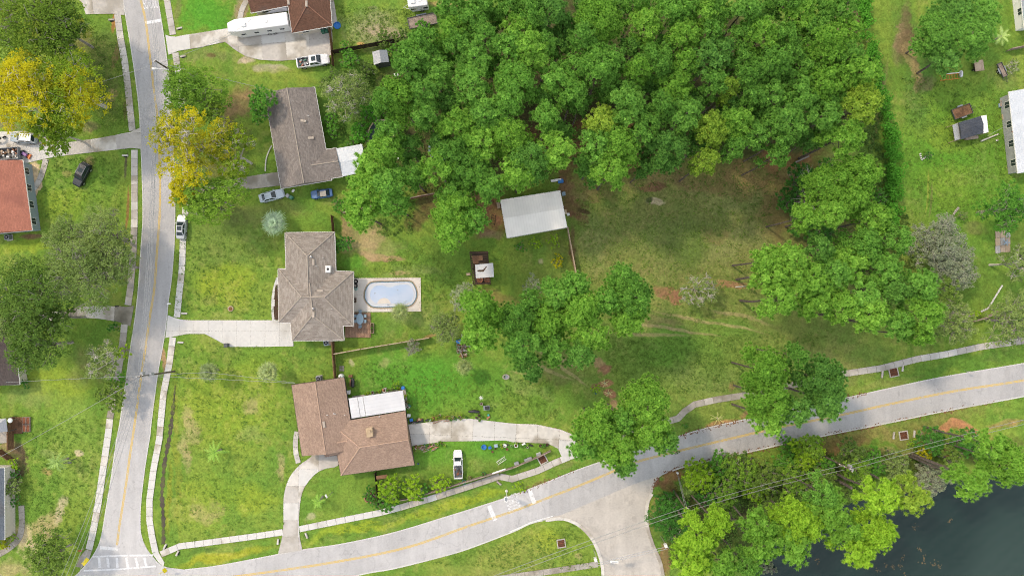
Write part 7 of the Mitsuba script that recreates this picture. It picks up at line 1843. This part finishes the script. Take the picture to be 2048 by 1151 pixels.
bin_(t, 452, 690, 0, 'steel_dark', 1.1)
for px, py, a, m, lab in ((575, 391, -.7, 'plastic_grey', 'grey bin beside the silver-blue sedan'), (582, 394.5, -.5, 'plastic_green', 'green bin beside the silver-blue sedan'), (652, 60, .1, 'plastic_green', 'green bin under the eave of the chestnut-roofed house'), (645, 61.5, .1, 'plastic_green', 'second green bin under the eave of the chestnut-roofed house, left of the other'), (697, 784, 0, 'plastic_white', 'white bin by the back wall of the tan-roofed house')):
    t = thing('wheelie_bin', lab, 'bin')
    bin_(t, px, py, a, m)
t = thing('tarp_sack', 'white sack on the grass by the house corner, next to the bins', 'sack')
put(t, None, tm(ball_hull([(*W(586, 383)[:2], .2), (*(W(586, 383)[:2] + [.2, .2]), .25)], .22)), 'plastic_white', smooth=True)
for px, py, lab, m in ((636.5, 757, 'beside the north wall of the tan-roofed house', 'steel_grey'), (13, 474, 'on the south side of the red-roofed house', 'steel_grey'), (652, 685, 'at the south wall of the hip-roofed house', 'patio_blue'), (2044, 49, 'under the grey metal roof at the north-east frame', 'steel_grey')):
    t = thing('air_conditioner', f'outdoor air-conditioning unit {lab}', 'air conditioner')
    p = W(px, py, .8)
    put(t, 'casing', boxm(p[0], p[1], .05, .85, .85, .8, .12, .04), m)
    put(t, 'pad', boxm(p[0], p[1], -.02, 1.1, 1.1, .07, .12), 'concrete')
    put(t, 'fan_guard', at(lathe([(.10, .03), (.34, .03), (.36, 0), (.08, 0)], 20), p[0], p[1], .85), 'trim_dark')
    put(t, 'fan_hub', at(lathe([(0, .04), (.09, .04), (.09, 0), (0, 0)], 12), p[0], p[1], .85), 'alloy')
t = thing('pump_box', 'white pump box beside the blue-grey air unit of the hip-roofed house', 'box')
put(t, 'body', boxm(*W(663, 684)[:2], 0, .6, .5, .7, 0, .03), 'plastic_white')
put(t, 'lid', boxm(*W(663, 684)[:2], .7, .66, .56, .05, 0, .02), 'wood_pale')


# ---- small things in the gardens
ORD = ['first', 'second', 'third', 'fourth', 'fifth', 'sixth', 'last']
def pot(label, px, py, r, h, mat, plant_=None, nm='plant_pot', c_='plant pot'):
    t = thing(nm, label, c_)
    p = W(px, py)
    put(t, 'pot', at(lathe([(r * .8, h - .05), (r, h), (r * 1.08, h), (r * 1.05, h - .08), (r * .7, 0), (0, 0)], 14), p[0], p[1]), mat)
    put(t, 'soil', at(lathe([(0, h - .06), (r * .9, h - .06), (r * .8, h - .12), (0, h - .12)], 12), p[0], p[1]), 'mulch')
    if plant_:
        a1, b1, u1 = broad(int(px * 7 + py), r * 1.6, h * .5 + r * 2, r * 2, 5, 130, .12, .3)
        put(t, 'plant', ply(b1, None, False, u1), plant_, tw=MW(p[0], p[1], h * .7))
    return t


POTS = [(737, 785, .22, .4, 'terracotta', 'bush_lime', 'first from the west'), (746, 784, .28, .45, 'plastic_grey', None, 'second from the west, grey and empty'), (753, 783, .2, .3, 'terracotta', 'bush_green', 'third from the west'), (761, 782, .22, .35, 'terracotta', 'bush_lime', 'fourth from the west'), (769, 780, .3, .25, 'plastic_white', None, 'pale dish in the middle'), (777, 779, .2, .35, 'terracotta', 'bush_green', 'third from the east'), (785, 777, .2, .35, 'terracotta', 'oak_dull', 'second from the east'), (793, 776, .2, .4, 'plastic_black', 'bush_green', 'nearest the blue barrel')]
for px, py, r, h, m, pl, lab in POTS:
    pot(f'pot north of the white patio roof, {lab}', px, py, r, h, m, pl)
t = thing('barrel', 'blue barrel at the north-east corner of the white patio roof', 'barrel')
put(t, None, at(lathe([(0, .8), (.24, .8), (.29, .86), (.31, .86), (.3, .45), (.27, 0), (0, 0)], 18), *W(807, 774)[:2]), 'plastic_blue')
t = thing('water_tank', 'white round tank by the dark fence corner of the tan-roofed house', 'tank')
put(t, 'tank', at(lathe([(0, 1.25), (.2, 1.22), (.4, 1.05), (.42, .1), (.4, 0), (0, 0)], 18), *W(684, 751)[:2]), 'plastic_white', smooth=40)
put(t, 'cap', at(lathe([(0, 1.32), (.12, 1.32), (.12, 1.2), (0, 1.2)], 12), *W(684, 751)[:2]), 'plastic_grey')
k = struct('stepping_stones')
for px, py in ((681, 733.5), (686, 733.5), (681, 739), (686, 739)):
    put(k, 'slab', boxm(*W(px, py)[:2], 0, .38, .42, .05, 0, .01), 'concrete_dull')
t = thing('smoker_grill', 'black barrel smoker with a wooden shelf behind the tan-roofed house', 'grill')
p = W(708, 764)
put(t, 'barrel', tm(ball_hull([(p[0], p[1] - .5, .85), (p[0], p[1] + .5, .85)], .32)), 'plastic_black', smooth=35)
put(t, 'shelf', boxm(p[0] - .45, p[1], .75, .3, 1.3, .04), 'wood_brown')
put(t, 'chimney', tube([[p[0], p[1] + .75, .9], [p[0], p[1] + .85, 1.5]], .06, 8), 'steel_dark')
for sx in (-.25, .25):
    for sy in (-.55, .55):
        put(t, 'leg', boxm(p[0] + sx, p[1] + sy, 0, .05, .05, .7), 'steel_dark')
t = thing('firewood_rack', 'small brown rack beside the barrel smoker', 'rack')
p = W(702, 753)
put(t, None, cat([boxm(p[0], p[1] + j * .16, .1 + i * .15, .7, .14, .13, .1) for i in range(3) for j in range(3)]), 'wood_brown')
t = thing('fire_ring', 'round stone fire ring with an ash pan on the back lawn', 'fire pit')
p = W(1012, 753)
for i in range(14):
    u = i * 6.283 / 14
    put(t, 'stone', boxm(p[0] + .52 * math.cos(u), p[1] + .40 * math.sin(u), 0, .2, .18, .22, u + 1.57, .03), 'stone_grey')
put(t, 'pan', at(lathe([(0, .12), (.28, .16), (.30, .22), (.32, .22), (.3, .02), (0, 0)], 14), p[0] + .1, p[1] - .05), 'steel_grey')
t = thing('scrap_pile', 'tangled pile of grey logs and scrap beside the central clump', 'pile')
p = W(927, 698)
r3 = np.random.default_rng(5)
for i in range(46):
    u = r3.uniform(0, 3.14)
    L_ = r3.uniform(.3, 1.0)
    c_ = np.array([p[0] + r3.normal(0, .45), p[1] + r3.normal(0, .75), r3.uniform(.1, .8)])
    d_ = np.array([math.cos(u), math.sin(u), r3.uniform(-.2, .2)]) * L_ / 2
    put(t, 'log', tube([c_ - d_, c_ + d_], r3.uniform(.05, .13), 6), ['wood_grey', 'stone_grey', 'wood_brown', 'wood_grey', 'rust'][r3.integers(5)])
t = thing('tarp_bundle', 'bright blue tarp bundle at the head of the scrap pile', 'tarp')
p = W(920, 682)
put(t, None, tm(ball_hull([(p[0] - .5, p[1], .35), (p[0] + .3, p[1] + .2, .4), (p[0] + .1, p[1] - .2, .55)], .25)), 'plastic_blue', smooth=50)
t = thing('tool_box', 'red box beside the blue tarp bundle', 'box')
put(t, 'body', boxm(*W(928, 679)[:2], 0, .9, .5, .6, .2, .03), 'plastic_red')
put(t, 'lid', boxm(*W(928, 679)[:2], .6, .95, .55, .06, .2, .02), 'terracotta')


def ladder(label, p, q, z0, z1, w, mat, n=8, name='ladder'):
    t = thing(name, label, 'ladder')
    a, b = W(*p), W(*q)
    a[2], b[2] = z0, z1
    d = unit(b - a)
    s = unit(np.cross(d, [0, 0, 1])) * w / 2
    for sg in (-1, 1):
        put(t, 'stile', tube([a + s * sg, b + s * sg], .04, 5), mat)
    for i in range(n):
        m = a + (b - a) * (i + .5) / n
        put(t, 'rung', tube([m - s, m + s], .025, 5), mat)


ladder('aluminium ladder lying along the scrap pile', (916, 686), (917, 706), .15, .25, .42, 'alloy')
ladder('white pole propped behind the blue tarp bundle', (924, 668), (926, 680), .3, 1.4, .06, 'trim_white', 1, 'prop_pole')
# along the north side of the cracked drive
chair('blue garden chair at the back corner of the tan-roofed house', *W(824, 838)[:2], .02, .1, 'plastic_blue')
chair('white garden chair north of the blue one by the house wall', *W(819, 829)[:2], .02, 0, 'plastic_white')
pot('dark pot at the east wall of the tan-roofed house', 815, 819, .22, .4, 'plastic_black', 'bush_green')
pot('terracotta pot below the patio roof corner', 812, 790, .2, .35, 'terracotta', 'bush_lime')
pot('white bucket against the east house wall', 816, 813, .18, .35, 'plastic_white')
t = thing('kayak_rack', 'black mat rolled on the ground at the head of the cracked drive', 'mat')
p = W(833, 843)
put(t, None, tm(ball_hull([(p[0] - 1.1, p[1] - .1, .15), (p[0] + 1.1, p[1] + .15, .15)], .16)), 'plastic_black', smooth=40)
ladder('rusty metal frame along the north edge of the cracked drive', (864, 841), (884, 833), .2, .35, 1.0, 'rust', 7, 'metal_frame')
ladder('second rusty frame just east of the first on the cracked drive', (886, 838), (901, 835), .2, .35, .8, 'rust', 5, 'metal_frame')
for i, (px, py, r, m, pl) in enumerate(((880, 829, .16, 'plastic_white', None), (903, 838, .2, 'terracotta', 'bush_green'), (911, 836, .24, 'plastic_green', 'bush_green'), (919, 832, .2, 'sand', None), (922, 836, .2, 'terracotta', 'oak_dull'), (933, 833, .18, 'plastic_black', 'bush_green'))):
    pot(f'pot on the lawn edge north of the cracked drive, {ORD[i]} from the west', px, py, r, .32, m, pl)
t = thing('black_tarp', 'black tarpaulin humped over a low heap by the grill table', 'tarp')
p = W(948, 822)
put(t, None, tm(ball_hull([(p[0] - .8, p[1], .2), (p[0] + .8, p[1] - .05, .2), (p[0], p[1] + .15, .35)], .22)), 'plastic_black', smooth=50)
t = thing('grill_table', 'dark square garden grill table beside the black tarpaulin', 'grill')
p = W(973, 815, .8)
put(t, 'top', boxm(p[0], p[1], .72, 1.1, .8, .08, .1, .02), 'steel_grey')
put(t, 'hood', boxm(p[0] + .1, p[1], .8, .7, .55, .25, .1, .06), 'plastic_black')
for sx in (-.45, .45):
    for sy in (-.3, .3):
        put(t, 'leg', boxm(p[0] + sx, p[1] + sy, 0, .05, .05, .72), 'steel_dark')
t = thing('garden_ball', 'dark green glazed ball on the lawn south of the grill table', 'ornament')
put(t, None, tm(ball_hull([(*W(977, 829)[:2], .2)], .22)), 'plastic_teal', smooth=True)
t = thing('wind_spinner', 'small white wind spinner on a stick north of the grill table', 'ornament')
p = W(962, 795, 1.4)
put(t, 'stick', tube([[p[0], p[1], 0], [p[0], p[1], 1.4]], .02, 5), 'wood_pale')
for i in range(7):
    u = i * 6.283 / 7
    put(t, 'blade', tube([[p[0], p[1], 1.4], [p[0] + .38 * math.cos(u), p[1] + .38 * math.sin(u), 1.42]], [.03, .055], 4), 'plastic_white')
pot('pale bird bath between the wind spinner and the grill table', 963, 806, .25, .7, 'stone_grey', None, 'bird_bath', 'bird bath')
for i, (px, py, m) in enumerate(((958, 829, 'plastic_black'), (965, 832, 'wood_brown'), (953, 834, 'steel_dark'))):
    pot(f'small dark tub by the drive edge below the black tarpaulin, {ORD[i]} from the west', px, py, .2, .3, m, 'bush_green' if i == 1 else None, 'tub', 'tub')
# south of the drive
t = thing('woodpile', 'jumbled pale woodpile south of the cracked drive', 'woodpile')
p = W(851, 895)
for i in range(34):
    u = r3.uniform(-.6, .6) + .2
    c_ = np.array([p[0] + r3.normal(0, 1.0), p[1] + r3.normal(0, .22) + .0, r3.uniform(.08, .4)])
    d_ = np.array([math.cos(u), math.sin(u), 0]) * r3.uniform(.15, .4)
    put(t, 'log', tube([c_ - d_, c_ + d_], r3.uniform(.06, .12), 6), ['wood_pale', 'wood_grey', 'stone_grey', 'terracotta'][r3.integers(4)])
for i, (px, py, r, m, pl) in enumerate(((868, 888, .22, 'stone_grey', None), (876, 887, .2, 'plastic_white', 'bush_lime'), (884, 887, .24, 'terracotta', 'bush_green'), (890, 889, .2, 'sand', 'bush_lime'))):
    pot(f'pot in the row east of the pale woodpile, {ORD[i]} from the west', px, py, r, .35, m, pl)
pot('small pot at the south-east corner of the tan-roofed house', 829, 900, .2, .3, 'terracotta', 'bush_green')
pot('blue pot below the south-east corner of the tan-roofed house', 837, 926, .14, .25, 'plastic_blue')
t = thing('blue_tub', 'round blue tub next to the blue recliner', 'tub')
put(t, None, at(lathe([(.3, .3), (.42, .42), (.46, .42), (.4, .05), (0, .02), (0, .06), (.34, .08)], 18), *W(968, 892.5)[:2]), 'plastic_blue')
chair('blue garden recliner in the middle of the garden lawn', *W(980, 893.5)[:2], 0.02, -1.2, 'plastic_blue')
t = thing('cooler', 'white cool box on the lawn just east of the blue recliner', 'box')
put(t, 'body', boxm(*W(992, 890)[:2], 0, .65, .5, .4, .2, .04), 'plastic_white')
put(t, 'lid', boxm(*W(992, 890)[:2], .4, .68, .53, .07, .2, .03), 'patio_blue')
for i, (px, py, r, m, pl) in enumerate(((1004, 893, .2, 'terracotta', 'bush_lime'), (1010, 890, .28, 'plastic_white', None), (1014, 897, .2, 'terracotta', None), (1023, 891, .2, 'plastic_white', 'bush_green'), (1032, 889.5, .34, 'plastic_white', None), (1055, 893, .15, 'plastic_white', None), (1042, 891, .18, 'plastic_grey', 'bush_green'))):
    pot(f'pot in the eastern row beside the drive, {ORD[i]} from the cool box', px, py, r, .35, m, pl)
for i, (px, py) in enumerate(((1081, 890), (1088, 888), (1094, 888))):
    pot(f'black pot at the drive end of the low weathered fence, {ORD[i]} from the west', px, py, .26, .35, 'plastic_black', 'bush_green' if i == 1 else None)
ladder('white trellis lying on the garden lawn', (994, 926), (1011, 914), .12, .2, .55, 'trim_white', 6, 'trellis')
t = thing('white_board', 'long white board resting on top of the low weathered fence', 'board')
a_, b_ = W(985, 944), W(1011, 935)
m_ = (a_ + b_) / 2
put(t, None, boxm(m_[0], m_[1] + .15, 1.27, 2.4, .22, .04, ang(985, 944, 1011, 935)), 'trim_white')
for px, py, r, m, pl, lab in ((967, 946, .36, 'plastic_green', 'bush_green', 'large green tub planter against the low weathered fence'), (939, 953, .3, 'wood_brown', 'oak_dull', 'brown tub by the fence south-east of the small pickup'), (928, 962, .34, 'plastic_teal', None, 'dark teal tub by the fence south of the small pickup'), (919, 966, .16, 'plastic_white', None, 'white pail by the fence south of the small pickup'), (872, 961, .35, 'stone_grey', 'bush_lime', 'stone ring pot in the lime shrub nearest the pickup'), (908, 969, .2, 'terracotta', 'bush_green', 'terracotta pot at the fence foot')):
    pot(lab, px, py, r, .35, m, pl)
for i, (px, py, m) in enumerate(((1033, 925, 'steel_grey'), (1053, 918, 'steel_dark'), (1059, 916, 'plastic_grey'), (1077, 907, 'plastic_white'))):
    t = thing('storage_crate', f'crate leaning on the low weathered fence near the drive, {ORD[i]} from the west', 'crate')
    p = W(px, py)
    put(t, 'body', boxm(p[0], p[1], 0, .8, .5, .55, .3, .03), m)
    put(t, 'lid', boxm(p[0], p[1], .55, .84, .54, .05, .3, .02), 'plastic_grey')
t = thing('round_planter', 'round brick-ringed planter west of the garden gate', 'planter')
p = W(740, 994)
for i in range(22):
    u = i * 6.283 / 22
    put(t, 'brick', boxm(p[0] + .92 * math.cos(u), p[1] + .85 * math.sin(u), 0, .24, .18, .25 + .02 * (i % 3), u + 1.57, .02), 'brick_edge')
put(t, 'soil', at(lathe([(0, .2), (.84, .16), (.84, 0), (0, 0)], 20), p[0], p[1]), 'mulch')
a1, b1, u1 = broad(888, .7, .6, .5, 6, 260, .14, .5)
put(t, 'plant', ply(b1, None, False, u1), 'oak_dull', tw=MW(p[0], p[1], .15))
pot('white pot on the back garden lawn, near the north fence', 1191, 786, .13, .2, 'plastic_teal')

# the jumble of pots and finds lining the cracked drive
for line, n_, lab in (([(822, 846), (860, 838), (905, 834), (950, 832), (990, 838)], 30, 'along the north edge of the cracked drive'), ([(826, 897), (850, 890), (895, 886)], 16, 'along the south edge of the cracked drive by the house'), ([(985, 897), (1020, 886), (1065, 889), (1095, 892)], 22, 'along the south edge of the cracked drive by the cool box'), ([(812, 787), (815, 810), (819, 835)], 9, 'against the east wall of the tan-roofed house'), ([(728, 788), (800, 776)], 12, 'in the row of pots north of the white patio roof')):
    ln_ = LineString(W2(line))
    for i in range(n_):
        c_ = ln_.interpolate(r3.uniform(0, 1), normalized=True)
        p = np.array([c_.x, c_.y]) + r3.normal(0, .22, 2)
        t = thing('garden_oddment', 'pot, tub or stone ' + lab, 'garden ornament', 'oddments ' + lab)
        q_ = r3.uniform(.10, .22)
        m_ = ['terracotta', 'stone_grey', 'plastic_white', 'wood_brown', 'plastic_black', 'rust', 'sand', 'plastic_green', 'steel_dark'][r3.integers(9)]
        if i % 3 == 0:
            put(t, None, boxm(p[0], p[1], .0, q_ * 3, q_ * 1.4, q_ * 1.6, r3.uniform(0, 3), .03), m_)
        elif i % 3 == 1:
            put(t, 'pot', at(lathe([(q_ * .8, .25), (q_, .3), (q_ * 1.08, .3), (q_ * .7, 0), (0, 0), (0, .2), (q_ * .8, .2)], 10), p[0], p[1]), m_)
            a1, b1, u1 = broad(3000 + i, q_ * 1.7, q_ * 2.6, q_ * 2, 4, 90, .12, .3)
            put(t, 'plant', ply(b1, None, False, u1), ['bush_green', 'bush_lime', 'oak_dull'][i % 3 if i % 2 else 0], tw=MW(p[0], p[1], .18))
        else:
            put(t, None, at(lathe([(0, .12), (q_ * .8, .22), (q_, .3), (q_ * 1.08, .3), (q_ * .7, 0), (0, 0)], 10), p[0], p[1]), m_)

# north garden clutter
for px, py, r, m, lab in ((605, 68, .28, 'plastic_blue', 'blue tub under the eave of the chestnut-roofed house'), (623, 64, .24, 'terracotta', 'brown pot under the eave of the chestnut-roofed house'), (632, 63, .2, 'plastic_black', 'black pot under the eave of the chestnut-roofed house')):
    pot(lab, px, py, r, .4, m)
t = thing('kiddie_pool', 'bright blue child pool at the east corner of the chestnut-roofed house', 'pool')
put(t, None, at(lathe([(0, .04), (.5, .05), (.58, .28), (.64, .28), (.6, 0), (0, 0)], 20), *W(675, 52)[:2]), 'plastic_blue')
t = thing('above_ground_pool', 'above-ground pool with a sagging dark tarp, half hidden by pines', 'pool')
p = W(764, 276)
th = np.linspace(0, 6.283, 36)
for i in range(16):
    u0, u1 = i * 6.283 / 16, (i + 1) * 6.283 / 16 - .02
    ring_ = np.array([[2.3 * math.cos(u), 3.0 * math.sin(u)] for u in np.linspace(u0, u1, 4)])
    m = np.vstack([ring_, ring_[::-1] * .96])
    put(t, 'wall_panel', at(extr(Polygon(m), 1.1, 0), p[0], p[1]), 'steel_grey')
put(t, 'rim', at(extr(Polygon([(2.36 * math.cos(u), 3.06 * math.sin(u)) for u in th[:-1]]).difference(Polygon([(2.14 * math.cos(u), 2.84 * math.sin(u)) for u in th[:-1]])), .06, 1.1), p[0], p[1]), 'tan')
V = [[0, -.3, .45]] + [[2.15 * math.cos(u), 2.85 * math.sin(u), 1.08 - .05 * (i % 2)] for i, u in enumerate(th[:-1])]
put(t, 'tarp', at(tm((V, [[0, i, i % 35 + 1] for i in range(1, 36)])), p[0], p[1]), 'tarp_dark')
put(t, 'sludge', at(lathe([(0, .72), (1.1, .74), (1.1, .70), (0, .70)], 18), p[0], p[1] - .9), 'rust')
t = thing('trampoline', 'round trampoline rim showing between the pines west of the barn', 'trampoline')
p = W(882, 300)
put(t, 'rim', at(trimesh.creation.torus(2.1, .07, 36, 8), p[0], p[1], .85), 'steel_grey', smooth=True)
put(t, 'mat', at(lathe([(0, .83), (1.8, .84), (1.8, .80), (0, .80)], 28), p[0], p[1]), 'plastic_black')
put(t, 'pad', at(lathe([(1.8, .86), (2.05, .87), (2.05, .83), (1.8, .82)], 28), p[0], p[1]), 'patio_blue')
for i in range(6):
    u = i * 6.283 / 6
    put(t, 'leg', tube([[p[0] + 2.1 * math.cos(u), p[1] + 2.1 * math.sin(u), 0], [p[0] + 2.1 * math.cos(u), p[1] + 2.1 * math.sin(u), .85]], .04, 6), 'steel_grey')
for px, py, w_, l_, m, lab in ((793, 151, .7, .4, 'plastic_white', 'white garden box at the edge of the wood, south-east of the grey shed'), (809, 172, .6, .7, 'plastic_white', 'white sheet of scrap among the pines south-east of the grey shed'), (811, 161, .4, .4, 'terracotta', 'pinkish box among the pines south-east of the grey shed'), (795, 313, .5, 1.0, 'plastic_white', 'white plank bench among the pines east of the awning'), (1121, 363, .9, .6, 'plastic_blue', 'blue crate at the north-east corner of the barn'), (1112, 361, 1.8, .35, 'plastic_white', 'white board stack at the north-east corner of the barn'), (1127, 388, .6, .6, 'patio_blue', 'pale blue bucket box by the east barn wall'), (1131, 424, .3, .8, 'tan', 'tan board by the east barn wall'), (1136, 429, .45, .4, 'plastic_white', 'white box at the south-east corner of the barn'), (1017, 413, .5, .5, 'sand', 'sandy box west of the barn'), (997, 411, .5, 1.0, 'wood_pale', 'coiled pale crate by the west barn door')):
    t = thing('storage_box', lab, 'box')
    p = W(px, py)
    put(t, 'body', boxm(p[0], p[1], 0, w_, l_, .45, .15, .03), m)
    put(t, 'lid', boxm(p[0], p[1], .45, w_ + .05, l_ + .05, .05, .15, .02), m)
ladder('grey boards lying in rows on the bare soil west of the barn', (985, 450), (988, 428), .08, .1, .7, 'wood_dark', 4, 'board_frame')
# east gardens
ladder('long orange metal frame lying at the edge of the spreading pine', (1876, 158), (1914, 154), .5, .5, .9, 'plastic_orange', 7, 'metal_frame')
ladder('white pipe lying over the orange metal frame', (1876, 152), (1914, 148), .75, .75, .08, 'trim_white', 1, 'pipe')
t = thing('tank', 'small pale tank at the end of the orange metal frame', 'tank')
put(t, None, tm(ball_hull([(*(W(1918, 150)[:2] + [0, -.3]), .5), (*(W(1918, 150)[:2] + [0, .3]), .5)], .36)), 'alloy', smooth=40)
t = thing('covered_cart', 'cart with a pale plank top by the spreading pine', 'cart')
p = W(1959, 131, .9)
put(t, 'top', boxm(p[0], p[1], .8, 1.6, 1.9, .06, .12, .02), 'wood_pale')
put(t, 'body', boxm(p[0], p[1], .35, 1.4, 1.7, .45, .12), 'wood_dark')
for sx in (-.6, .6):
    for sy in (-.8, .8):
        wheel(t, p[0] + sy * .8, p[1] + sx, 0, .25, .12)
k = thing('lawn_edging_stones', 'pale bed-edging stones in the corner of the eastern lawn', 'edging')
for px, py in ((1840, 308), (1841, 312), (1842, 316), (1844, 319), (1847, 317), (1850, 314)):
    put(k, 'stone', boxm(*W(px, py)[:2], 0, .35, .22, .15, r3.uniform(0, 3), .03), 'concrete_pale')
pl = plant(1856, 311, 12, 1.2, 1.1, 'bush_dark', 'low plant inside the corner edging stones of the eastern lawn', name='shrub', catg='shrub', nl=6, n=350, size=0.18)
k = thing('stone_edging', 'curved line of pale edging stones north of the bare-twigged tree', 'edging')
for i in range(9):
    t_ = i / 8
    put(k, 'stone', boxm(*W(1902 + 14 * t_ ** 1.5, 440 - 24 * t_)[:2], 0, .4, .26, .14, -1.0 + r3.uniform(-.3, .3), .03), 'stone_grey')
plant(1922, 430, 15, 1.2, 1.1, 'oak_dull', 'low weeds behind the curved edging stones', name='shrub', catg='shrub', nl=6, n=420, size=0.2)
k = thing('stone_edging', 'line of white edging stones running down to the bright shrub at the east frame', 'edging')
for i in range(18):
    t_ = i / 17
    px, py = (2003 - 27 * t_ / .8, 572 + 44 * t_ / .8) if t_ < .8 else (1976 - 13 * (t_ - .8) / .2, 616 + 6 * (t_ - .8) / .2)
    put(k, 'stone', boxm(*W(px, py)[:2], 0, .38, .24, .16, 1.0 + r3.uniform(-.3, .3), .03), 'concrete_pale')
k = thing('stone_edging', 'curved concrete lawn edging beside the grey-brown house', 'edging')
cv = smooth_line([(544, 291), (537, 305), (532, 322), (531, 343)], 5)
for i in range(len(cv) - 1):
    a, b = W(*cv[i]), W(*cv[i + 1])
    m = (a + b) / 2
    put(k, 'stone', boxm(m[0], m[1], 0, np.linalg.norm(b - a) - .02, .18, .16, math.atan2(b[1] - a[1], b[0] - a[0]), .02), 'concrete_pale')
k = struct('patio')
for i in range(3):
    for j in range(3):
        put(k, 'slab', extr(Polygon(W2([(1990 + i * 10, 462 + j * 15 - i), (1999.5 + i * 10, 461 + j * 15 - i), (2000.5 + i * 10, 475.5 + j * 15 - i), (1991 + i * 10, 476.5 + j * 15 - i)])), .07, .0), ['wood_pale', 'sand', 'concrete'][(i + j) % 3])
t = thing('patio_fountain', 'small pale blue star-shaped stand on the patio at the east frame', 'ornament')
p = W(2010, 485)
for i in range(5):
    u = i * 1.2566
    put(t, 'arm', boxm(p[0] + .3 * math.cos(u), p[1] + .3 * math.sin(u), .35, .55, .16, .05, u, .01), 'patio_blue')
put(t, 'stand', at(lathe([(0, .4), (.08, .4), (.12, 0), (0, 0)], 10), p[0], p[1]), 'trim_white')
for px, py, w_, l_, m, lab in ((2006, 206, 1.2, 1.0, 'concrete_dull', 'grey paving pile at the corner of the long white-roofed home'), (2000, 211, .6, .7, 'patio_blue', 'blue barrow by the long white-roofed home'), (2014, 221, .6, .5, 'plastic_white', 'white pail by the long white-roofed home'), (2009, 234, 1.0, 1.0, 'sand', 'sand-coloured board by the long white-roofed home'), (2018, 250, .8, 1.6, 'wood_pale', 'wooden pallet against the long white-roofed home'), (2030, 276, .9, .8, 'steel_dark', 'dark barbecue under the porch of the long white-roofed home'), (2017, 232, .5, 1.2, 'wood_brown', 'brown planks by the long white-roofed home'), (2036, 40, .5, .5, 'plastic_teal', 'teal pot at the north-east frame'), (1993, 281, .3, .3, 'plastic_white', 'small white tub near the coop')):
    t = thing('yard_item', lab, lab.split(' by ')[0].split(' at ')[0].split(' against ')[0].split(' under ')[0].split(' near ')[0].split()[-1])
    p = W(px, py)
    put(t, 'body', boxm(p[0], p[1], .02, w_, l_, .3, .15, .04), m)
    put(t, 'trim', boxm(p[0], p[1], .32, w_ * .8, l_ * .8, .05, .15, .01), 'wood_grey')
k = thing('log', 'pale felled log lying east of the coop', 'log')
put(k, None, tube([W(1962, 282, .2), W(1997, 268, .2)], [.16, .10], 8), 'bark_pale')
t = thing('log', 'pale fallen branch in the field west of the eastern clump', 'log')
put(t, None, tube([W(1471, 573.5, .1), W(1491, 572, .1)], [.12, .06], 7), 'bark_pale')
t = thing('log', 'grey fallen trunk on the bare soil at the edge of the eastern wood', 'log')
put(t, None, tube([W(1590, 325, .3), W(1618, 312, .3)], [.18, .14], 7), 'bark_grey')
# dead tree with bare limbs at the eastern clump
t = thing('dead_tree', 'bare dead pine limbs spread over the dark hollow of the eastern clump', 'tree')
base = W(1585, 380, 0)
tip = W(1690, 346, 13)
put(t, 'trunk', tube([base, (base + tip) / 2, tip], [.26, .2, .07], 8), 'bark_pine')
r4 = np.random.default_rng(8)
for i in range(15):
    s_ = base + (tip - base) * r4.uniform(.15, .95)
    d_ = unit(np.array([r4.normal(-.3, .7), r4.normal(0, .9), r4.uniform(-.1, .5)]))
    e_ = s_ + d_ * r4.uniform(1.5, 4.0)
    put(t, 'limb', cat([tube([s_, (s_ + e_) / 2 + r4.normal(0, .25, 3), e_], [.07, .045, .015], 5), *[tube([s_ + (e_ - s_) * .6, s_ + (e_ - s_) * .6 + unit(d_ + r4.normal(0, .6, 3)) * r4.uniform(.7, 1.6)], [.035, .01], 4) for _ in range(3)]]), 'bark_pale' if i % 2 else 'bark_grey')
for (b0, b1), (t0_, t1_), h, lab in (((1575, 408), (1645, 392), 12, 'second bare dead trunk across the dark hollow'), ((1600, 430), (1660, 412), 12, 'third bare trunk, south side of the dark hollow')):
    t = thing('dead_tree', lab, 'tree')
    put(t, 'trunk', tube([W(b0, b1), W(t0_, t1_, h)], [.22, .12], 8), 'bark_pine')
    for i in range(6):
        s_ = W(b0, b1) + (W(t0_, t1_, h) - W(b0, b1)) * r4.uniform(.3, 1)
        e_ = s_ + unit(np.array([r4.normal(-.3, .8), r4.normal(0, .8), r4.uniform(0, .5)])) * r4.uniform(1.2, 3)
        put(t, 'limb', tube([s_, (s_ + e_) / 2 + r4.normal(0, .2, 3), e_], [.06, .04, .012], 5), 'bark_pale')
t = thing('leaning_trunk', 'long bare leaning trunk beside the yellow flowering bush at the pond', 'tree')
put(t, None, tube([W(1822, 907, .0), W(1880, 930, 6), W(1915, 942, 10)], [.30, .26, .16], 9), 'bark_pine')
t = thing('leaning_trunk', 'thick bare leaning trunk west of the transformer pole', 'tree')
put(t, None, tube([W(1659, 951), W(1703, 975, 6.5)], [.30, .24], 9), 'bark_pine')
t = thing('leaning_trunk', 'bare leaning trunk in the dark gap of the pond wood', 'tree')
put(t, None, tube([W(1462, 1031), W(1493, 1059, 6)], [.28, .22], 9), 'bark_pine')
